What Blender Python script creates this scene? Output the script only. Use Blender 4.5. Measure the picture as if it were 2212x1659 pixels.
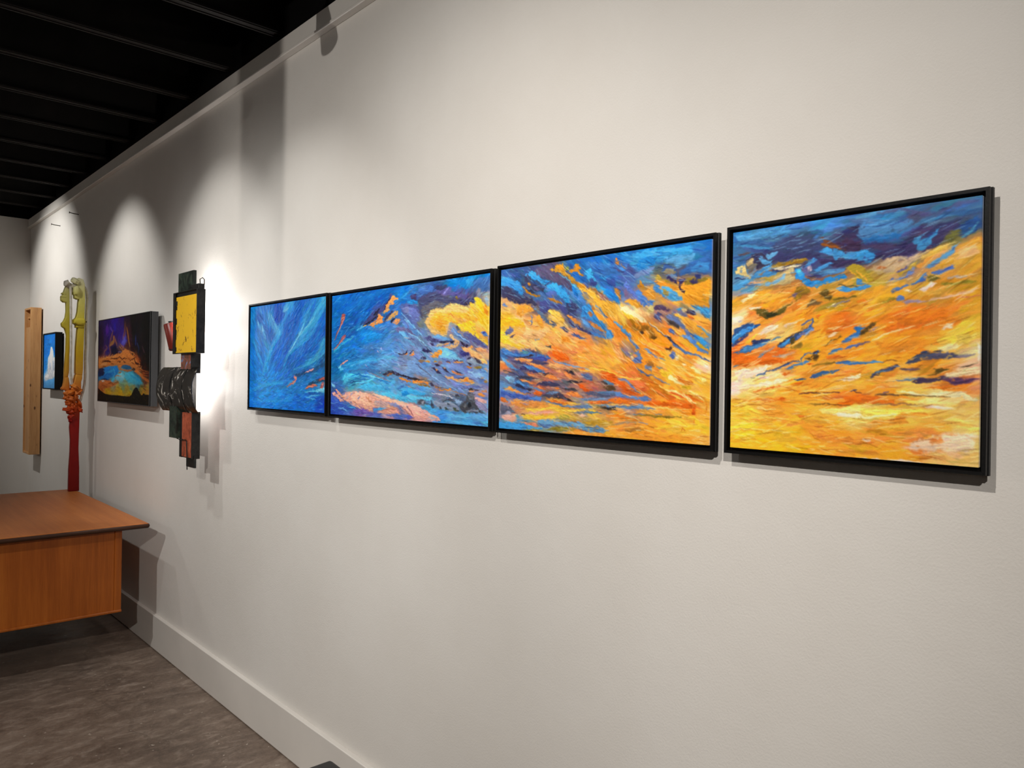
import bpy, bmesh, math, random
import numpy as np
from mathutils import Vector, Matrix, Euler
# A gallery wall: the wall is the plane X = 0, the room lies at X < 0, Y runs along the wall away
# from the camera, Z up, metres.
for o in list(bpy.data.objects):
    bpy.data.objects.remove(o)
SC = bpy.context.scene
COL = SC.collection

# ------------------------------------------------------------------ camera
FPX, IW, IH = 1661.0, 2212.0, 1659.0
YAW = math.atan2(1506.0, 1661.0); ROLL = 0.015; CAM = (-1.4, 0.0, 1.48)
cam_d = bpy.data.cameras.new('camera'); cam = bpy.data.objects.new('camera', cam_d); COL.objects.link(cam)
cam_d.sensor_fit = 'HORIZONTAL'; cam_d.sensor_width = 36.0; cam_d.lens = 36.0 * FPX / IW
cam_d.clip_start = 0.05; cam_d.clip_end = 60
cam_d.shift_y = 3.5 / IW * -1.0
fw = Vector((math.sin(YAW), math.cos(YAW), 0)); rt = Vector((math.cos(YAW), -math.sin(YAW), 0)); up = Vector((0, 0, 1))
cr, sr = math.cos(ROLL), math.sin(ROLL)
rt2 = rt * cr + up * sr; up2 = up * cr - rt * sr
M = Matrix((rt2, up2, -fw)).transposed().to_4x4(); M.translation = Vector(CAM)
cam.matrix_world = M
SC.camera = cam

# ------------------------------------------------------------------ world, exposure
SC.view_settings.view_transform = 'Standard'; SC.view_settings.look = 'None'
SC.view_settings.gamma = 1.0; SC.view_settings.use_curve_mapping = False
SC.view_settings.exposure = 0.0
wd = bpy.data.worlds.new('world'); SC.world = wd; wd.use_nodes = True
wd.node_tree.nodes['Background'].inputs[0].default_value = (0.9, 0.85, 0.8, 1)
wd.node_tree.nodes['Background'].inputs[1].default_value = 0.0

# ------------------------------------------------------------------ lamps of the room and added fill lights (their housings are built further down)
def spot(name, loc, aim, power, cone, blend, radius=0.02, col=(1, 0.93, 0.84)):
    d = bpy.data.lights.new(name, 'SPOT'); d.energy = power; d.spot_size = math.radians(cone); d.spot_blend = blend
    d.shadow_soft_size = radius; d.color = col
    o = bpy.data.objects.new(name, d); COL.objects.link(o); o.location = loc
    o.rotation_euler = (Vector(aim) - Vector(loc)).to_track_quat('-Z', 'Y').to_euler()
    return o
WARM = (1.0, 0.950, 0.890); NEUT = (1.0, 0.985, 0.950)
# name: (position, aim, watts, cone degrees, blend, colour)
HEADS = {
 'flood':   ((-1.95, 0.50, 2.72), (0.0, 0.95, 1.25), 108, 84, 0.80, WARM),
 'near':    ((-2.70, -0.90, 2.72), (0.0, 2.30, 0.60), 345, 60, 0.90, WARM),  # added fill flood, lifts the lower wall and the desk front
 'side':    ((-2.60, 2.60, 2.72), (0.0, 3.40, 0.70), 125, 72, 0.85, NEUT),  # added fill flood, lifts the lower left wall
 'end':     ((-1.15, 6.85, 2.74), (-0.1, 6.95, 2.05), 80, 88, 0.55, NEUT),
 'night':   ((-1.00, 5.05, 2.70), (0.0, 5.05, 1.75), 52, 76, 0.65, NEUT),
 'sculpt':  ((-1.00, 3.55, 2.70), (0.0, 3.60, 1.72), 26, 72, 0.60, NEUT),
 'blue':    ((-1.05, 2.75, 2.70), (0.0, 2.75, 1.62), 20, 72, 0.65, NEUT),
 'centre':  ((-1.90, 1.70, 2.72), (0.0, 1.74, 1.85), 32, 62, 0.90, NEUT),
 'far':     ((-4.60, 1.00, 2.30), (0.0, 2.30, 2.60), 225, 34, 0.90, WARM),
}
# added fill light at the far end, lifts the upper-left and back walls
pd = bpy.data.lights.new('lamp_pendant', 'POINT'); pd.energy = 45; pd.color = WARM; pd.shadow_soft_size = 0.14
po = bpy.data.objects.new('lamp_pendant', pd); COL.objects.link(po); po.location = (-4.2, 6.0, 2.10)
for k, (p, a, w, c, b, cl) in HEADS.items():
    spot('lamp_' + k, p, a, w, c, b, 0.025, cl)
# ------------------------------------------------------------------ helpers
def nodemat(name):
    m = bpy.data.materials.new(name); m.use_nodes = True
    nt = m.node_tree; b = nt.nodes['Principled BSDF']
    return m, nt, b
def N(nt, t, **kw):
    n = nt.nodes.new(t)
    for k, v in kw.items():
        setattr(n, k, v)
    return n
def ramp(nt, fac, stops):
    r = N(nt, 'ShaderNodeValToRGB'); e = r.color_ramp.elements
    while len(e) < len(stops): e.new(0.5)
    for i, (p, c) in enumerate(stops):
        e[i].position = p; e[i].color = tuple(srgb_lin(c)) + (1,)
    nt.links.new(fac, r.inputs[0]); return r.outputs[0]
def srgb_lin(c):
    c = np.asarray(c, float) / 255.0
    return np.where(c <= 0.04045, c / 12.92, ((c + 0.055) / 1.055) ** 2.4)
def noise(nt, scale, detail=4, rough=0.55, vec=None, stretch=None, dist=0.0):
    n = N(nt, 'ShaderNodeTexNoise'); n.inputs['Scale'].default_value = scale; n.inputs['Detail'].default_value = detail
    n.inputs['Roughness'].default_value = rough; n.inputs['Distortion'].default_value = dist
    tc = N(nt, 'ShaderNodeTexCoord'); v = tc.outputs['Object']
    if stretch:
        mp = N(nt, 'ShaderNodeMapping'); mp.inputs['Scale'].default_value = stretch
        nt.links.new(v, mp.inputs[0]); v = mp.outputs[0]
    nt.links.new(v, n.inputs['Vector']); return n.outputs['Fac']
def bump(nt, b, fac, strength, dist):
    bp = N(nt, 'ShaderNodeBump'); bp.inputs['Strength'].default_value = strength; bp.inputs['Distance'].default_value = dist
    nt.links.new(fac, bp.inputs['Height']); nt.links.new(bp.outputs[0], b.inputs['Normal'])
def mix(nt, fac, a, c, mode='MIX'):
    m = N(nt, 'ShaderNodeMix', data_type='RGBA', blend_type=mode)
    for sk, v in ((0, fac), (6, a), (7, c)):
        if isinstance(v, (int, float)): m.inputs[sk].default_value = v
        elif isinstance(v, (tuple, list, np.ndarray)): m.inputs[sk].default_value = tuple(srgb_lin(v)) + (1,)
        else: nt.links.new(v, m.inputs[sk])
    return m.outputs[2]
def simple(name, c, rough=0.5, metal=0.0, spec=0.5, var=0.10, vscale=8.0, bmp=0.0, bscale=300, stretch=None):
    m, nt, b = nodemat(name)
    c = np.array(c, float)
    f = noise(nt, vscale, 4, 0.6, stretch=stretch)
    nt.links.new(ramp(nt, f, [(0.25, c * (1 - var)), (0.75, np.clip(c * (1 + var), 0, 255))]), b.inputs['Base Color'])
    b.inputs['Roughness'].default_value = rough; b.inputs['Metallic'].default_value = metal; b.inputs['Specular IOR Level'].default_value = spec
    if bmp: bump(nt, b, noise(nt, bscale, 3), bmp, 0.002)
    return m
def mesh_obj(name, verts, faces, mat, parent=None, smooth=False):
    me = bpy.data.meshes.new(name); me.from_pydata([tuple(v) for v in verts], [], faces); me.update()
    return link_mesh(name, me, mat, parent, smooth)
def link_mesh(name, me, mat, parent=None, smooth=False):
    if mat: me.materials.append(mat)
    o = bpy.data.objects.new(name, me); COL.objects.link(o)
    if parent:
        o.parent = parent; o.matrix_parent_inverse = Matrix.Translation(-Vector(parent.location))
    if smooth:
        for p in me.polygons: p.use_smooth = True
    return o
def bm_obj(name, bm, mat, parent=None, smooth=False):
    bmesh.ops.recalc_face_normals(bm, faces=bm.faces[:])
    me = bpy.data.meshes.new(name); bm.to_mesh(me); bm.free()
    return link_mesh(name, me, mat, parent, smooth)
def box_bm(lo, hi, bev=0.0, seg=2, bm=None):
    own = bm is None
    bm = bm or bmesh.new()
    lo = Vector(lo); hi = Vector(hi)
    r = bmesh.ops.create_cube(bm, size=1.0)
    for v in r['verts']:
        v.co = Vector(((lo.x + hi.x) / 2 + v.co.x * (hi.x - lo.x), (lo.y + hi.y) / 2 + v.co.y * (hi.y - lo.y), (lo.z + hi.z) / 2 + v.co.z * (hi.z - lo.z)))
    if bev:
        es = list({e for v in r['verts'] for e in v.link_edges})
        bmesh.ops.bevel(bm, geom=es, offset=bev, segments=seg, profile=0.5, affect='EDGES', clamp_overlap=True)
    return bm
def box(name, lo, hi, mat, parent=None, bev=0.0, seg=2):
    o = bm_obj(name, box_bm(lo, hi, bev, seg), mat, parent)
    return o
def prism_y(name, pts, y0, y1, mat, parent=None, bev=0.004, seg=2, smooth=True):
    """outline in the X-Z plane, extruded along Y, edges rounded"""
    bm = bmesh.new()
    a = [bm.verts.new((x, y0, z)) for x, z in pts]; f = bm.faces.new(a)
    r = bmesh.ops.extrude_face_region(bm, geom=[f])
    for v in r['geom']:
        if isinstance(v, bmesh.types.BMVert): v.co.y = y1
    if bev:
        es = [e for e in bm.edges if abs(e.verts[0].co.y - e.verts[1].co.y) < 1e-6]
        bmesh.ops.bevel(bm, geom=es, offset=bev, segments=seg, profile=0.5, affect='EDGES', clamp_overlap=True)
    o = bm_obj(name, bm, mat, parent)
    if smooth: shade_auto(o)
    return o
def shade_auto(o, ang=40):
    for p in o.data.polygons: p.use_smooth = True
    o.data.set_sharp_from_angle(angle=math.radians(ang))
def tube(name, pts, r, mat, parent=None, n=10, cap=True, taper=None):
    bm = bmesh.new(); P = [Vector(p) for p in pts]; rings = []
    up_ = Vector((0.13, 0.97, 0.21)).normalized()
    for i, p in enumerate(P):
        d = (P[min(i + 1, len(P) - 1)] - P[max(i - 1, 0)]).normalized()
        a = d.cross(up_)
        if a.length < 1e-3: a = d.cross(Vector((1, 0, 0)))
        a.normalize(); b = d.cross(a)
        rr = r if taper is None else taper[i]
        rings.append([bm.verts.new(p + (a * math.cos(2 * math.pi * k / n) + b * math.sin(2 * math.pi * k / n)) * rr) for k in range(n)])
    for i in range(len(rings) - 1):
        for k in range(n):
            bm.faces.new((rings[i][k], rings[i][(k + 1) % n], rings[i + 1][(k + 1) % n], rings[i + 1][k]))
    if cap:
        bm.faces.new(rings[0][::-1]); bm.faces.new(rings[-1])
    o = bm_obj(name, bm, mat, parent); shade_auto(o, 50); return o
def blob(name, c, r, mat, parent=None, sub=2, rot=(0, 0, 0), bumpy=0.0, seed=0):
    bm = bmesh.new(); bmesh.ops.create_icosphere(bm, subdivisions=sub, radius=1.0)
    E = Euler(rot).to_matrix(); rg = random.Random(seed); ph = [rg.uniform(0, 6.28) for _ in range(6)]
    for v in bm.verts:
        k = 1 + bumpy * (math.sin(5 * v.co.x + ph[0]) * math.sin(4 * v.co.y + ph[1]) + math.sin(6 * v.co.z + ph[2]) * 0.7)
        v.co = E @ Vector((v.co.x * r[0] * k, v.co.y * r[1] * k, v.co.z * r[2] * k)) + Vector(c)
    return bm_obj(name, bm, mat, parent, True)
def thing(name, label, cat, loc, group=None):
    o = bpy.data.objects.new(name, None); COL.objects.link(o); o.location = loc; o.empty_display_size = 0.1
    bpy.context.view_layer.update()
    return tag(o, label, cat, group)
def tag(o, label, cat, group=None):
    o['label'] = label; o['category'] = cat
    if group: o['group'] = group
    return o
def struct(o):
    o['kind'] = 'structure'; return o

# ------------------------------------------------------------------ surfaces
def wall_material():
    m, nt, b = nodemat('painted_drywall')
    f = noise(nt, 1.6, 5, 0.6)
    nt.links.new(ramp(nt, f, [(0.3, (214, 209, 202)), (0.7, (221, 217, 211))]), b.inputs['Base Color'])
    b.inputs['Roughness'].default_value = 0.62; b.inputs['Specular IOR Level'].default_value = 0.25
    f2 = noise(nt, 210, 3, 0.55); f3 = noise(nt, 26, 3, 0.5)
    ad = N(nt, 'ShaderNodeMath', operation='MULTIPLY_ADD'); ad.inputs[1].default_value = 0.8
    nt.links.new(f3, ad.inputs[0]); nt.links.new(f2, ad.inputs[2])
    bump(nt, b, ad.outputs[0], 0.30, 0.0022)
    return m
M_WALL = wall_material()
M_TRIM = simple('trim_gloss_paint', (214, 209, 202), 0.38, 0, 0.4, 0.02, 3)
M_BLACKW = simple('matt_black_ceiling_paint', (7, 6, 6), 0.9, 0, 0.1, 0.2, 5)
M_JOIST = simple('black_painted_joist', (24, 20, 17), 0.6, 0, 0.3, 0.3, 6, 0.2, 60)
def floor_material():
    m, nt, b = nodemat('stained_concrete')
    f1 = noise(nt, 1.8, 8, 0.70, stretch=(0.9, 1.5, 1), dist=0.9)
    f2 = noise(nt, 9, 8, 0.72, stretch=(1.0, 2.2, 1), dist=0.8)
    f3 = noise(nt, 60, 4, 0.7)
    c1 = ramp(nt, f1, [(0.34, (78, 64, 55)), (0.5, (128, 110, 96)), (0.66, (172, 154, 138))])
    c2 = ramp(nt, f2, [(0.30, (66, 54, 46)), (0.52, (136, 118, 104)), (0.72, (206, 190, 174))])
    c = mix(nt, 0.55, c1, c2)
    c = mix(nt, 0.25, c, ramp(nt, f3, [(0.3, (60, 48, 40)), (0.7, (150, 132, 118))]))
    # hairline cracks
    vo = N(nt, 'ShaderNodeTexVoronoi', feature='DISTANCE_TO_EDGE'); vo.inputs['Scale'].default_value = 0.55
    tc = N(nt, 'ShaderNodeTexCoord'); nz = N(nt, 'ShaderNodeTexNoise'); nz.inputs['Scale'].default_value = 2.5; nz.inputs['Detail'].default_value = 6
    nt.links.new(tc.outputs['Object'], nz.inputs['Vector'])
    va = N(nt, 'ShaderNodeVectorMath', operation='MULTIPLY_ADD'); va.inputs[1].default_value = (0.55, 0.55, 0)
    nt.links.new(nz.outputs['Color'], va.inputs[0]); nt.links.new(tc.outputs['Object'], va.inputs[2]); nt.links.new(va.outputs[0], vo.inputs['Vector'])
    lt = N(nt, 'ShaderNodeMath', operation='LESS_THAN'); lt.inputs[1].default_value = 0.004; nt.links.new(vo.outputs['Distance'], lt.inputs[0])
    mu = N(nt, 'ShaderNodeMath', operation='MULTIPLY'); mu.inputs[1].default_value = 0.16; nt.links.new(lt.outputs[0], mu.inputs[0])
    c = mix(nt, mu.outputs[0], c, (52, 42, 36))
    # pale chips
    f4 = noise(nt, 38, 2, 0.5); gt = N(nt, 'ShaderNodeMath', operation='GREATER_THAN'); gt.inputs[1].default_value = 0.715; nt.links.new(f4, gt.inputs[0])
    c = mix(nt, gt.outputs[0], c, (176, 164, 150))
    c = mix(nt, 1.0, c, (236, 236, 236), 'MULTIPLY')
    nt.links.new(c, b.inputs['Base Color'])
    nt.links.new(ramp(nt, f2, [(0.3, (150, 150, 150)), (0.7, (205, 205, 205))]), b.inputs['Roughness'])
    b.inputs['Specular IOR Level'].default_value = 0.35
    bump(nt, b, f2, 0.25, 0.004)
    return m
M_FLOOR = floor_material()

# ------------------------------------------------------------------ the room
YB, YF, XL, ZC = 7.90, -2.6, -6.2, 3.20
ZT0, ZT1 = 2.773, 2.853
struct(box('floor', (XL, YF, -0.10), (0.0, YB, 0.0), M_FLOOR))
struct(box('wall_right', (0.0, YF, -0.10), (0.12, YB, ZT1), M_WALL))
struct(box('wall_right_upper', (0.0, YF, ZT1), (0.12, YB, ZC), M_BLACKW))
struct(box('wall_back', (XL, YB, -0.10), (0.12, YB + 0.12, 2.853), M_WALL))
struct(box('wall_back_upper', (XL, YB, 2.853), (0.12, YB + 0.12, ZC), M_BLACKW))
struct(box('wall_left', (XL - 0.12, YF, -0.10), (XL, YB + 0.12, ZC), M_WALL))
struct(box('wall_front', (XL - 0.12, YF - 0.12, -0.10), (0.12, YF, ZC), M_WALL))
ceil = struct(box('ceiling', (XL - 0.12, YF - 0.12, ZC), (0.12, YB + 0.12, ZC + 0.08), M_BLACKW))
# steel joists: top and bottom flange with a web, each a piece of the ceiling
def joist_mesh():
    bm = bmesh.new()
    x0, x1 = XL, 0.0
    box_bm((x0, -0.030, 0.0), (x1, 0.030, 0.007), bm=bm)
    box_bm((x0, -0.004, 0.007), (x1, 0.004, 0.27), bm=bm)
    box_bm((x0, -0.022, -0.004), (x1, -0.014, 0.0), bm=bm)
    box_bm((x0, 0.014, -0.004), (x1, 0.022, 0.0), bm=bm)
    box_bm((x0, -0.030, 0.27), (x1, 0.030, 0.30), bm=bm)
    bmesh.ops.recalc_face_normals(bm, faces=bm.faces[:])
    me = bpy.data.meshes.new('joist'); bm.to_mesh(me); bm.free(); me.materials.append(M_JOIST); return me
jm = joist_mesh()
for k in range(20):
    y = -1.98 + 0.497 * k
    if y > YB - 0.1: break
    o = bpy.data.objects.new('joist', jm); COL.objects.link(o); o.location = (0, y, 2.888); o.parent = ceil
# trim board under the ceiling and its bead, skirting boards
t1 = struct(box('trim_1', (-0.020, YF, ZT0 + 0.010), (0.0, YB, ZT1), M_TRIM, None, 0.002))
box('bead', (-0.030, YF, ZT0), (0.0, YB, ZT0 + 0.012), M_TRIM, t1, 0.003)
struct(box('baseboard_right', (-0.022, YF, 0.004), (0.0, YB, 0.186), M_TRIM, None, 0.003))
struct(box('baseboard_back', (XL, YB - 0.022, 0.004), (-0.022, YB, 0.186), M_TRIM, None, 0.003))
# ------------------------------------------------------------------ brush engine
U = 0.0005                       # stroke tables are in half millimetres on the canvas
def srgb_lin(c):
    c = np.asarray(c, float) / 255.0
    return np.where(c <= 0.04045, c / 12.92, ((c + 0.055) / 1.055) ** 2.4)
_rng = np.random.RandomState(7)
_LAT = _rng.rand(256, 256)
def vnoise(x, y):
    xi = np.floor(x).astype(int); yi = np.floor(y).astype(int)
    fx = x - xi; fy = y - yi
    fx = fx * fx * (3 - 2 * fx); fy = fy * fy * (3 - 2 * fy)
    a = _LAT[yi & 255, xi & 255]; b = _LAT[yi & 255, (xi + 1) & 255]
    c = _LAT[(yi + 1) & 255, xi & 255]; d = _LAT[(yi + 1) & 255, (xi + 1) & 255]
    return (a + (b - a) * fx) * (1 - fy) + (c + (d - c) * fx) * fy
def fbm(x, y, o=4):
    s = 0; a = 0.5; t = 0
    for i in range(o):
        s = s + a * vnoise(x * 2 ** i + 17.3 * i, y * 2 ** i + 5.1 * i); t += a; a *= 0.55
    return s / t - 0.5
def seg_dist(px, py, pts, closed):
    n = len(pts); best = np.full(px.shape, 1e9); tt = np.zeros(px.shape)
    m = n if closed else n - 1
    L = [0.0]
    for i in range(m):
        L.append(L[-1] + float(np.hypot(*(pts[(i + 1) % n] - pts[i]))))
    tot = max(L[-1], 1e-6)
    for i in range(m):
        a = pts[i]; b = pts[(i + 1) % n]; d = b - a; q = float(d @ d) + 1e-12
        t = np.clip(((px - a[0]) * d[0] + (py - a[1]) * d[1]) / q, 0, 1)
        e = np.hypot(px - a[0] - t * d[0], py - a[1] - t * d[1])
        k = e < best
        best = np.where(k, e, best); tt = np.where(k, (L[i] + t * (L[i + 1] - L[i])) / tot, tt)
    return best, tt
def inside(px, py, pts):
    r = np.zeros(px.shape, bool); n = len(pts); j = n - 1
    for i in range(n):
        (xi, yi), (xj, yj) = pts[i], pts[j]
        if yi != yj:
            r ^= ((yi > py) != (yj > py)) & (px < (xj - xi) * (py - yi) / (yj - yi) + xi)
        j = i
    return r
def paint_canvas(d, nx, ny, seed=1, texture=1.0, rough=1.0):
    """paint the picture; returns sRGB colours (ny,nx,3) and a relief map"""
    rng = np.random.RandomState(seed)
    W, H = d['w'] / U, d['h'] / U
    gx = (np.arange(nx) + 0.5) / nx * W; gy = (np.arange(ny) + 0.5) / ny * H
    X, Y = np.meshgrid(gx, gy)
    # underpainting: blended colour fields
    bp = np.array(d['base'], float); bx, by, bc = bp[:, 0], bp[:, 1], bp[:, 2:5]
    fl = np.array(d['flow'], float)
    wx = X + 60 * rough * fbm(X / 90, Y / 60); wy = Y + 40 * rough * fbm(X / 80 + 40, Y / 50 + 9)
    num = np.zeros((ny, nx, 3)); den = np.zeros((ny, nx))
    for i in range(len(bx)):
        w = 1.0 / (((wx - bx[i]) ** 2 + (1.25 * (wy - by[i])) ** 2) + 120.0) ** 2.1
        num += w[..., None] * bc[i]; den += w
    img = num / den[..., None]
    fs = np.zeros((ny, nx)); fc = np.zeros((ny, nx))
    for x, y, a in fl:
        w = 1.0 / ((X - x) ** 2 + (Y - y) ** 2 + 400.0) ** 1.5
        fs += w * math.sin(math.radians(2 * a)); fc += w * math.cos(math.radians(2 * a))
    ang = 0.5 * np.arctan2(fs, fc)
    hgt = np.zeros((ny, nx))
    sx, sy = nx / W, ny / H
    def dab(cx, cy, a, ln, wd, col, al, relief):
        r = ln + wd
        x0 = max(int((cx - r) * sx), 0); x1 = min(int((cx + r) * sx) + 1, nx); y0 = max(int((cy - r) * sy), 0); y1 = min(int((cy + r) * sy) + 1, ny)
        if x1 <= x0 or y1 <= y0: return
        px = X[y0:y1, x0:x1] - cx; py = Y[y0:y1, x0:x1] - cy
        c, s = math.cos(a), -math.sin(a)
        u = (px * c + py * s) / ln; v = (-px * s + py * c)
        v = (v + wd * 0.6 * (u * u) * rng.uniform(-1, 1)) / wd
        br = vnoise(v * 2.6 + cx, u * 1.3 + cy)
        m = np.clip((1 - u * u - v * v) * 2.2, 0, 1) * (0.45 + 0.75 * br) * al
        m = np.clip(m, 0, 1)
        img[y0:y1, x0:x1] += (col - img[y0:y1, x0:x1]) * m[..., None]
        hgt[y0:y1, x0:x1] += relief * m * (br - 0.35)
    def dabs(n, l0, l1, w0, w1, jit, al, relief):
        snap = img.copy()
        for _ in range(int(n * texture)):
            cx, cy = rng.uniform(0, W), rng.uniform(0, H)
            ix, iy = min(int(cx * sx), nx - 1), min(int(cy * sy), ny - 1)
            a = ang[iy, ix] + rng.normal(0, 0.22)
            ln = rng.uniform(l0, l1); wd = rng.uniform(w0, w1)
            col = snap[iy, ix] * (1 + rng.normal(0, jit)) + rng.normal(0, 9 * jit / 0.1, 3)
            dab(cx, cy, a, ln, wd, np.clip(col, 0, 255), al, relief)
    area = W * H / 1e6
    dabs(1500 * area / 0.76, 30, 75, 6, 15, 0.09, 0.75, 0.5)
    dabs(1400 * area / 0.76, 16, 40, 3, 7, 0.08, 0.6, 0.6)
    # drawn brush strokes and cloud shapes
    for si, f in enumerate(d['strokes']):
        kind = 'PL'[f[0]]; col = np.array(f[1:4], float); soft = float(f[4]); wd = f[5] / 2
        pts = np.array(f[6:], float).reshape(-1, 2)
        pad = soft * 1.5 + wd + 14
        x0 = max(int((pts[:, 0].min() - pad) * sx), 0); x1 = min(int((pts[:, 0].max() + pad) * sx) + 1, nx)
        y0 = max(int((pts[:, 1].min() - pad) * sy), 0); y1 = min(int((pts[:, 1].max() + pad) * sy) + 1, ny)
        if x1 <= x0 or y1 <= y0: continue
        px = X[y0:y1, x0:x1]; py = Y[y0:y1, x0:x1]
        sz = min(np.ptp(pts[:, 0]), np.ptp(pts[:, 1]))
        am = (2.5 + 0.55 * soft + (0.06 * min(sz, 90) if kind == 'P' else 0)) * rough
        ox, oy = si * 3.7, si * 1.9
        qx = px + am * 1.8 * fbm(px / 16 + ox, py / 12 + oy, 3) + 1.6 * rough * fbm(px / 6 + oy, py / 5 + ox, 2)
        qy = py + am * 1.6 * fbm(px / 14 + oy + 31, py / 11 + ox + 11, 3) + 1.6 * rough * fbm(px / 6 + ox + 3, py / 5 + oy, 2)
        e, t = seg_dist(qx, qy, pts, kind == 'P')
        if kind == 'P':
            sd = np.where(inside(qx, qy, pts), -e, e)
        else:
            sd = e - wd * (0.35 + 0.65 * np.sqrt(np.clip(4 * t * (1 - t), 0, 1)))
        m = np.clip(0.5 - sd / (1.1 * soft + 1.6), 0, 1); m = m * m * (3 - 2 * m)
        c = np.cos(ang[y0:y1, x0:x1]); s = -np.sin(ang[y0:y1, x0:x1])
        ac = math.atan2(np.mean(s), np.mean(c)); cc, ss = math.cos(ac), math.sin(ac)
        st = fbm((px * cc + py * ss) / 26 + ox, (-px * ss + py * cc) / 4.5 + oy, 3)
        tone = 1 + 0.42 * st[..., None] * np.array([1.0, 1.05, 0.9])
        drk = np.clip(1 - (0.22 if soft > 10 else 0.08) * (st * 2 + 0.5), 0, 1)
        m = m * np.clip(drk, 0, 1)
        if kind == 'L' and soft > 0.7 * wd and soft > 6: m = m * 0.72      # scumbled, half transparent
        cl = col * tone
        if kind == 'P' and m.shape[0] > 3 and m.shape[1] > 3:
            # billow shading painted into each shape: lighter towards the top, darker towards the bottom
            cy = pts[:, 1].mean(); hh = np.ptp(pts[:, 1]) * 0.5 + 4
            cl = cl * (1 - 0.13 * np.clip((qy - cy) / hh, -1, 1)[..., None])
            hole = np.clip((fbm(px / 15 + oy, py / 8 + ox, 3) - 0.16) * 7, 0, 0.7)
            m = m * (1 - hole * min(rough, 1.0) * (sz > 12))
        img[y0:y1, x0:x1] += (np.clip(cl, 0, 255) - img[y0:y1, x0:x1]) * m[..., None]
        edge = m * (1 - m) * 4
        hgt[y0:y1, x0:x1] = hgt[y0:y1, x0:x1] * (1 - 0.5 * m) + 0.25 * edge + 0.8 * m * st
    # drag the wet paint a little so that edges break up
    qx = (X + 10 * fbm(X / 24, Y / 15, 2) * rough) * sx - 0.5; qy = (Y + 9 * fbm(X / 22 + 50, Y / 14 + 7, 2) * rough) * sy - 0.5
    x0 = np.clip(np.floor(qx).astype(int), 0, nx - 2); y0 = np.clip(np.floor(qy).astype(int), 0, ny - 2)
    fx = np.clip(qx - x0, 0, 1)[..., None]; fy = np.clip(qy - y0, 0, 1)[..., None]
    img[:] = (img[y0, x0] * (1 - fx) + img[y0, x0 + 1] * fx) * (1 - fy) + (img[y0 + 1, x0] * (1 - fx) + img[y0 + 1, x0 + 1] * fx) * fy
    # accents: thin loaded strokes along the flow, pale or deep
    snap = img.copy()
    for _ in range(int(620 * area / 0.76 * texture * (rough >= 1))):
        cx, cy = rng.uniform(0, W), rng.uniform(0, H)
        ix, iy = min(int(cx * sx), nx - 1), min(int(cy * sy), ny - 1)
        c0 = snap[iy, ix]; warm = c0[0] > c0[2] + 40
        if rng.rand() < (0.72 if warm else 0.55): col = c0 * 0.42 + (np.array([255, 236, 170]) if warm else np.array([150, 196, 240])) * 0.58; al = 0.75
        else: col = c0 * (np.array([0.66, 0.52, 0.35]) if warm else np.array([0.55, 0.55, 0.72])); al = 0.5 if warm else 0.65
        dab(cx, cy, ang[iy, ix] + rng.normal(0, 0.18), rng.uniform(12, 42), rng.uniform(1.3, 3.4), np.clip(col, 0, 255), al, 1.2)
    dabs(1600 * area / 0.76, 7, 20, 1.5, 3.6, 0.10, 0.55, 0.7)
    grain = fbm(X / 2.2, Y / 2.2, 2)
    blue = np.clip((img[..., 2] - img[..., 0] - 20) / 120, 0, 1)      # clean cobalt
    img[..., 0] *= 1 - 0.18 * blue; img[..., 1] *= 1 + 0.04 * blue; img[..., 2] *= 1 + 0.03 * blue
    img *= (1 + 0.07 * grain[..., None])
    return np.clip(img, 0, 255), np.clip(hgt, -1.5, 1.5)
PAINT = {}
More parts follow.
